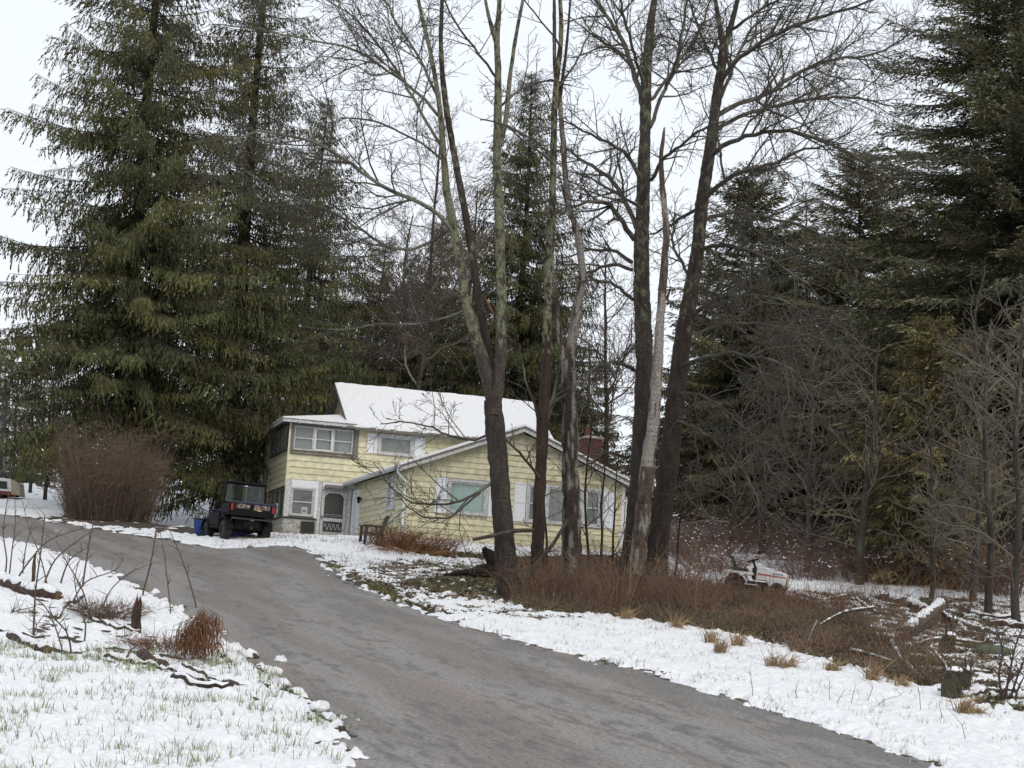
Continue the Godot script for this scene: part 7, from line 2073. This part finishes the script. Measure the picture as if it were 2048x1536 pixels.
		s.ball(Vector3(0.02, 0.02, 0.03), Vector3(r, r * 0.55, r * 0.8), 10, 6)
		for i in s.v.size():
			s.v[i] += s.n[i] * r * 0.4 * fine.get_noise_3d(s.v[i].x * 7.0 + r * 90.0, s.v[i].y * 7.0, s.v[i].z * 7.0)
		part("sod", s, M.ground, t)
		s = Shape.new()
		s.ball(Vector3(-0.01, r * 0.25, -0.02), Vector3(r * 1.2, r * 0.6, r), 16, 10)
		for i in s.v.size():
			s.v[i] += s.n[i] * r * (0.7 * relief.get_noise_3d(s.v[i].x * 8.0 + r * 700.0, s.v[i].y * 8.0, s.v[i].z * 8.0) + 0.3 * fine.get_noise_3d(s.v[i].x * 4.0, s.v[i].y * 4.0 + r * 50.0, s.v[i].z * 4.0))
		part("snow", s, M.snow, t)

func s_post() -> Shape:
	var s := Shape.new()
	var sp := smooth_path([Vector4(0, -0.1, 0, 0.04), Vector4(0.01, 0.3, 0, 0.036), Vector4(0.0, 0.6, 0.0, 0.03), Vector4(0.02, 0.8, 0, 0.012)], 0.06)
	bark_tube(s, sp[0], sp[1], 8, Color(0.15, 0.095, 0.05), Color(0.08, 0.06, 0.04), func(_p: Vector3, _f: float) -> float: return 0.1, 0.3)
	return s

func scatter(called: String, m: Mesh, count: int, box: Array, keep: Callable, mat_: Material, label: String, category: String, rng: RandomNumberGenerator, k0: float, k1: float, upright := true, tint := Color(1, 1, 1), vary := 0.4) -> void:
	var places := []
	var tints := PackedColorArray()
	var tries := 0
	while places.size() < count and tries < count * 12:
		tries += 1
		var x := rng.randf_range(box[0], box[1])
		var d := rng.randf_range(box[2], box[3])
		if not keep.call(x, d):
			continue
		var b := Basis(Vector3.UP, rng.randf() * TAU)
		if not upright:
			b = b * Basis(Vector3.RIGHT, rng.randf_range(-0.6, 0.6)) * Basis(Vector3(0, 0, 1), rng.randf_range(-0.6, 0.6))
		b = b.scaled(Vector3.ONE * rng.randf_range(k0, k1))
		places.append(Transform3D(b, Vector3(x, ground_h(x, d), -d)))
		var g := rng.randf_range(1.0 - vary, 1.0 + vary)
		tints.append(Color(tint.r * g, tint.g * g * rng.randf_range(0.9, 1.1), tint.b * g))
	var o := many(called, m, places, mat_, self, tints)
	tag(o, label, category)
	o.set_meta("kind", "stuff")

func build_litter() -> void:
	var rng := RandomNumberGenerator.new()
	rng.seed = 31
	# grass blades standing through the snow
	var s := Shape.new()
	for i in 5:
		var az := rng.randf() * TAU
		var b := Vector3(rng.randf_range(-0.05, 0.05), 0, rng.randf_range(-0.05, 0.05))
		var l := rng.randf_range(0.07, 0.17)
		var w := Vector3(cos(az), 0, sin(az)) * 0.005
		var lean := Vector3(rng.randf_range(-0.6, 0.6), 0, rng.randf_range(-0.6, 0.6)) * l
		s.quad(b - w, b + w, b + w * 0.7 + lean * 0.4 + Vector3(0, l * 0.6, 0), b - w * 0.7 + lean * 0.4 + Vector3(0, l * 0.6, 0))
		s.tri(b - w * 0.7 + lean * 0.4 + Vector3(0, l * 0.6, 0), b + w * 0.7 + lean * 0.4 + Vector3(0, l * 0.6, 0), b + lean + Vector3(0, l, 0))
	var blades := s.mesh()
	var snowy := func(x: float, d: float) -> bool: return snow_s(x, d) > 0.0 and broad.get_noise_2d(x * 9.0, d * 9.0) + 0.4 * relief.get_noise_2d(x * 0.8, d * 0.8) > rng.randf_range(-0.25, 0.45)
	scatter("grass_blades", blades, 2200, [-8.0, -1.0, 16.0, 27.0], snowy, M.leaf, "sparse green grass blades poking through the near snow", "grass", rng, 0.6, 1.35, true, Color(0.20, 0.225, 0.125), 0.45)
	scatter("grass_blades_001", blades, 2400, [-1.0, 14.0, 19.0, 38.0], snowy, M.leaf, "sparse faded grass blades poking through the roadside snow", "grass", rng, 0.5, 1.1, true, Color(0.21, 0.21, 0.15), 0.45)
	scatter("grass_blades_002", blades, 1600, [-9.0, 2.0, 40.0, 62.0], snowy, M.leaf, "thin dry grass poking through the yard snow below the house", "grass", rng, 0.7, 1.4, true, Color(0.17, 0.125, 0.07), 0.4)
	# green turf where the snow has slipped
	s = Shape.new()
	for i in 14:
		var az := rng.randf() * TAU
		var b := Vector3(rng.randf_range(-0.10, 0.10), -0.01, rng.randf_range(-0.10, 0.10))
		var l := rng.randf_range(0.05, 0.13)
		var w := Vector3(cos(az), 0, sin(az)) * 0.006
		s.tri(b - w, b + w, b + Vector3(rng.randf_range(-0.05, 0.05), l, rng.randf_range(-0.05, 0.05)))
	var turf := s.mesh()
	scatter("turf", turf, 5000, [-9.0, 12.0, 18.0, 58.0], func(x: float, d: float) -> bool: return snow_s(x, d) < -0.012 and field(f_road, x, d, 0.0) < 0.35 and broad.get_noise_2d(x * 4.0, d * 4.0 + 300.0) > 0.0, M.leaf, "short mossy green turf where snow has melted", "grass", rng, 0.6, 1.2, true, Color(0.11, 0.12, 0.045), 0.4)
	# dead leaves
	s = Shape.new()
	s.quad(Vector3(-0.045, 0.012, 0), Vector3(0, 0.002, 0.028), Vector3(0.05, 0.018, 0), Vector3(0, 0.004, -0.028))
	s.quad(Vector3(0.02, 0.02, 0.05), Vector3(0.07, 0.006, 0.07), Vector3(0.09, 0.026, 0.04), Vector3(0.04, 0.016, 0.02))
	s.quad(Vector3(-0.08, 0.008, -0.06), Vector3(-0.05, 0.02, -0.03), Vector3(-0.01, 0.01, -0.07), Vector3(-0.05, 0.03, -0.09))
	var bare := func(x: float, d: float) -> bool: return snow_s(x, d) < 0.01 and field(f_road, x, d, 0.0) < 0.2
	scatter("dead_leaves", s.mesh(), 36000, [-4.0, 14.0, 26.0, 56.0], bare, M.leaf, "brown dead leaves covering the snowless bank under the trees", "leaf litter", rng, 0.4, 1.25, false, Color(0.155, 0.112, 0.074), 0.75)
	# twiggy stubble on the leaf bank
	var st := shrub_shape(16, 0.28, 0.35, Color(1, 1, 1), rng, {base = 0.2, arch = 0.5, side = 3, side_len = 0.25, r = 0.006})
	scatter("brush_stubble", st.mesh(), 620, [0.4, 13.0, 28.0, 50.0], func(x: float, d: float) -> bool: return snow_s(x, d) < -0.02 and field(f_road, x, d, 0.0) < 0.05 and broad.get_noise_2d(x * 3.0 + 30.0, d * 3.0) > -0.25, M.twig, "broken brown twigs and stubble on the leaf bank", "brush", rng, 0.6, 1.6, true, Color(0.17, 0.118, 0.078), 0.6)
	# stones of the drive
	s = Shape.new()
	s.ball(Vector3(0, 0.006, 0), Vector3(0.018, 0.011, 0.014), 6, 4)
	scatter("gravel", s.mesh(), 14000, [-16.0, 8.0, 17.0, 60.0], func(x: float, d: float) -> bool: return field(f_road, x, d, 0.0) > 0.6 and field(f_stony, x, d, 0.0) + 0.6 * broad.get_noise_2d((x * 0.93 + d * 0.36) * 7.0, (d * 0.93 - x * 0.36) * 1.6) > rng.randf_range(0.0, 0.7), M.twig, "loose grey stones scattered along the drive", "gravel", rng, 0.5, 1.7, true, Color(0.11, 0.11, 0.108), 0.7)

func _ready() -> void:
	var cam := Camera3D.new()
	cam.name = "camera"
	cam.transform = Transform3D(Basis(Vector3(0.99813, 0.06045, 0.00855), Vector3(-0.06105, 0.98829, 0.13981), Vector3(-0.00000, -0.14008, 0.99014)), Vector3.ZERO)
	cam.fov = 25.457
	cam.near = 0.1
	cam.far = 900.0
	add_child(cam)
	cam.current = true
	var we := WorldEnvironment.new()
	we.name = "environment"
	var env := Environment.new()
	env.background_mode = Environment.BG_SKY
	var sky := Sky.new()
	var sm := ProceduralSkyMaterial.new()
	sm.sky_top_color = tone(0.70, 0.745, 0.82)
	sm.sky_horizon_color = tone(0.755, 0.785, 0.83)
	sm.sky_curve = 0.2
	sm.ground_bottom_color = tone(0.45, 0.45, 0.46)
	sm.ground_horizon_color = tone(0.60, 0.61, 0.63)
	sky.sky_material = sm
	env.sky = sky
	env.tonemap_mode = Environment.TONE_MAPPER_LINEAR
	env.tonemap_exposure = 1.3
	env.sdfgi_enabled = true
	env.ssao_enabled = true
	env.ssil_enabled = true
	we.environment = env
	add_child(we)
	var sun := DirectionalLight3D.new()
	sun.name = "sun"
	sun.light_color = Color(1.0, 0.98, 0.95)
	sun.light_energy = 0.46
	sun.light_angular_distance = 40.0
	sun.shadow_enabled = true
	sun.rotation_degrees = Vector3(-42, 22, 0)
	add_child(sun)

	relief = noise_of(101, 0.9, 3)
	fine = noise_of(102, 4.5, 2)
	broad = noise_of(103, 0.08, 3)
	materials()
	lay_fields()
	build_terrain()
	build_house()
	build_utility_vehicle()
	build_tractor()
	build_chair()
	build_small()
	build_clump()
	build_conifers()
	build_shrubs()
	build_clutter()
	build_litter()
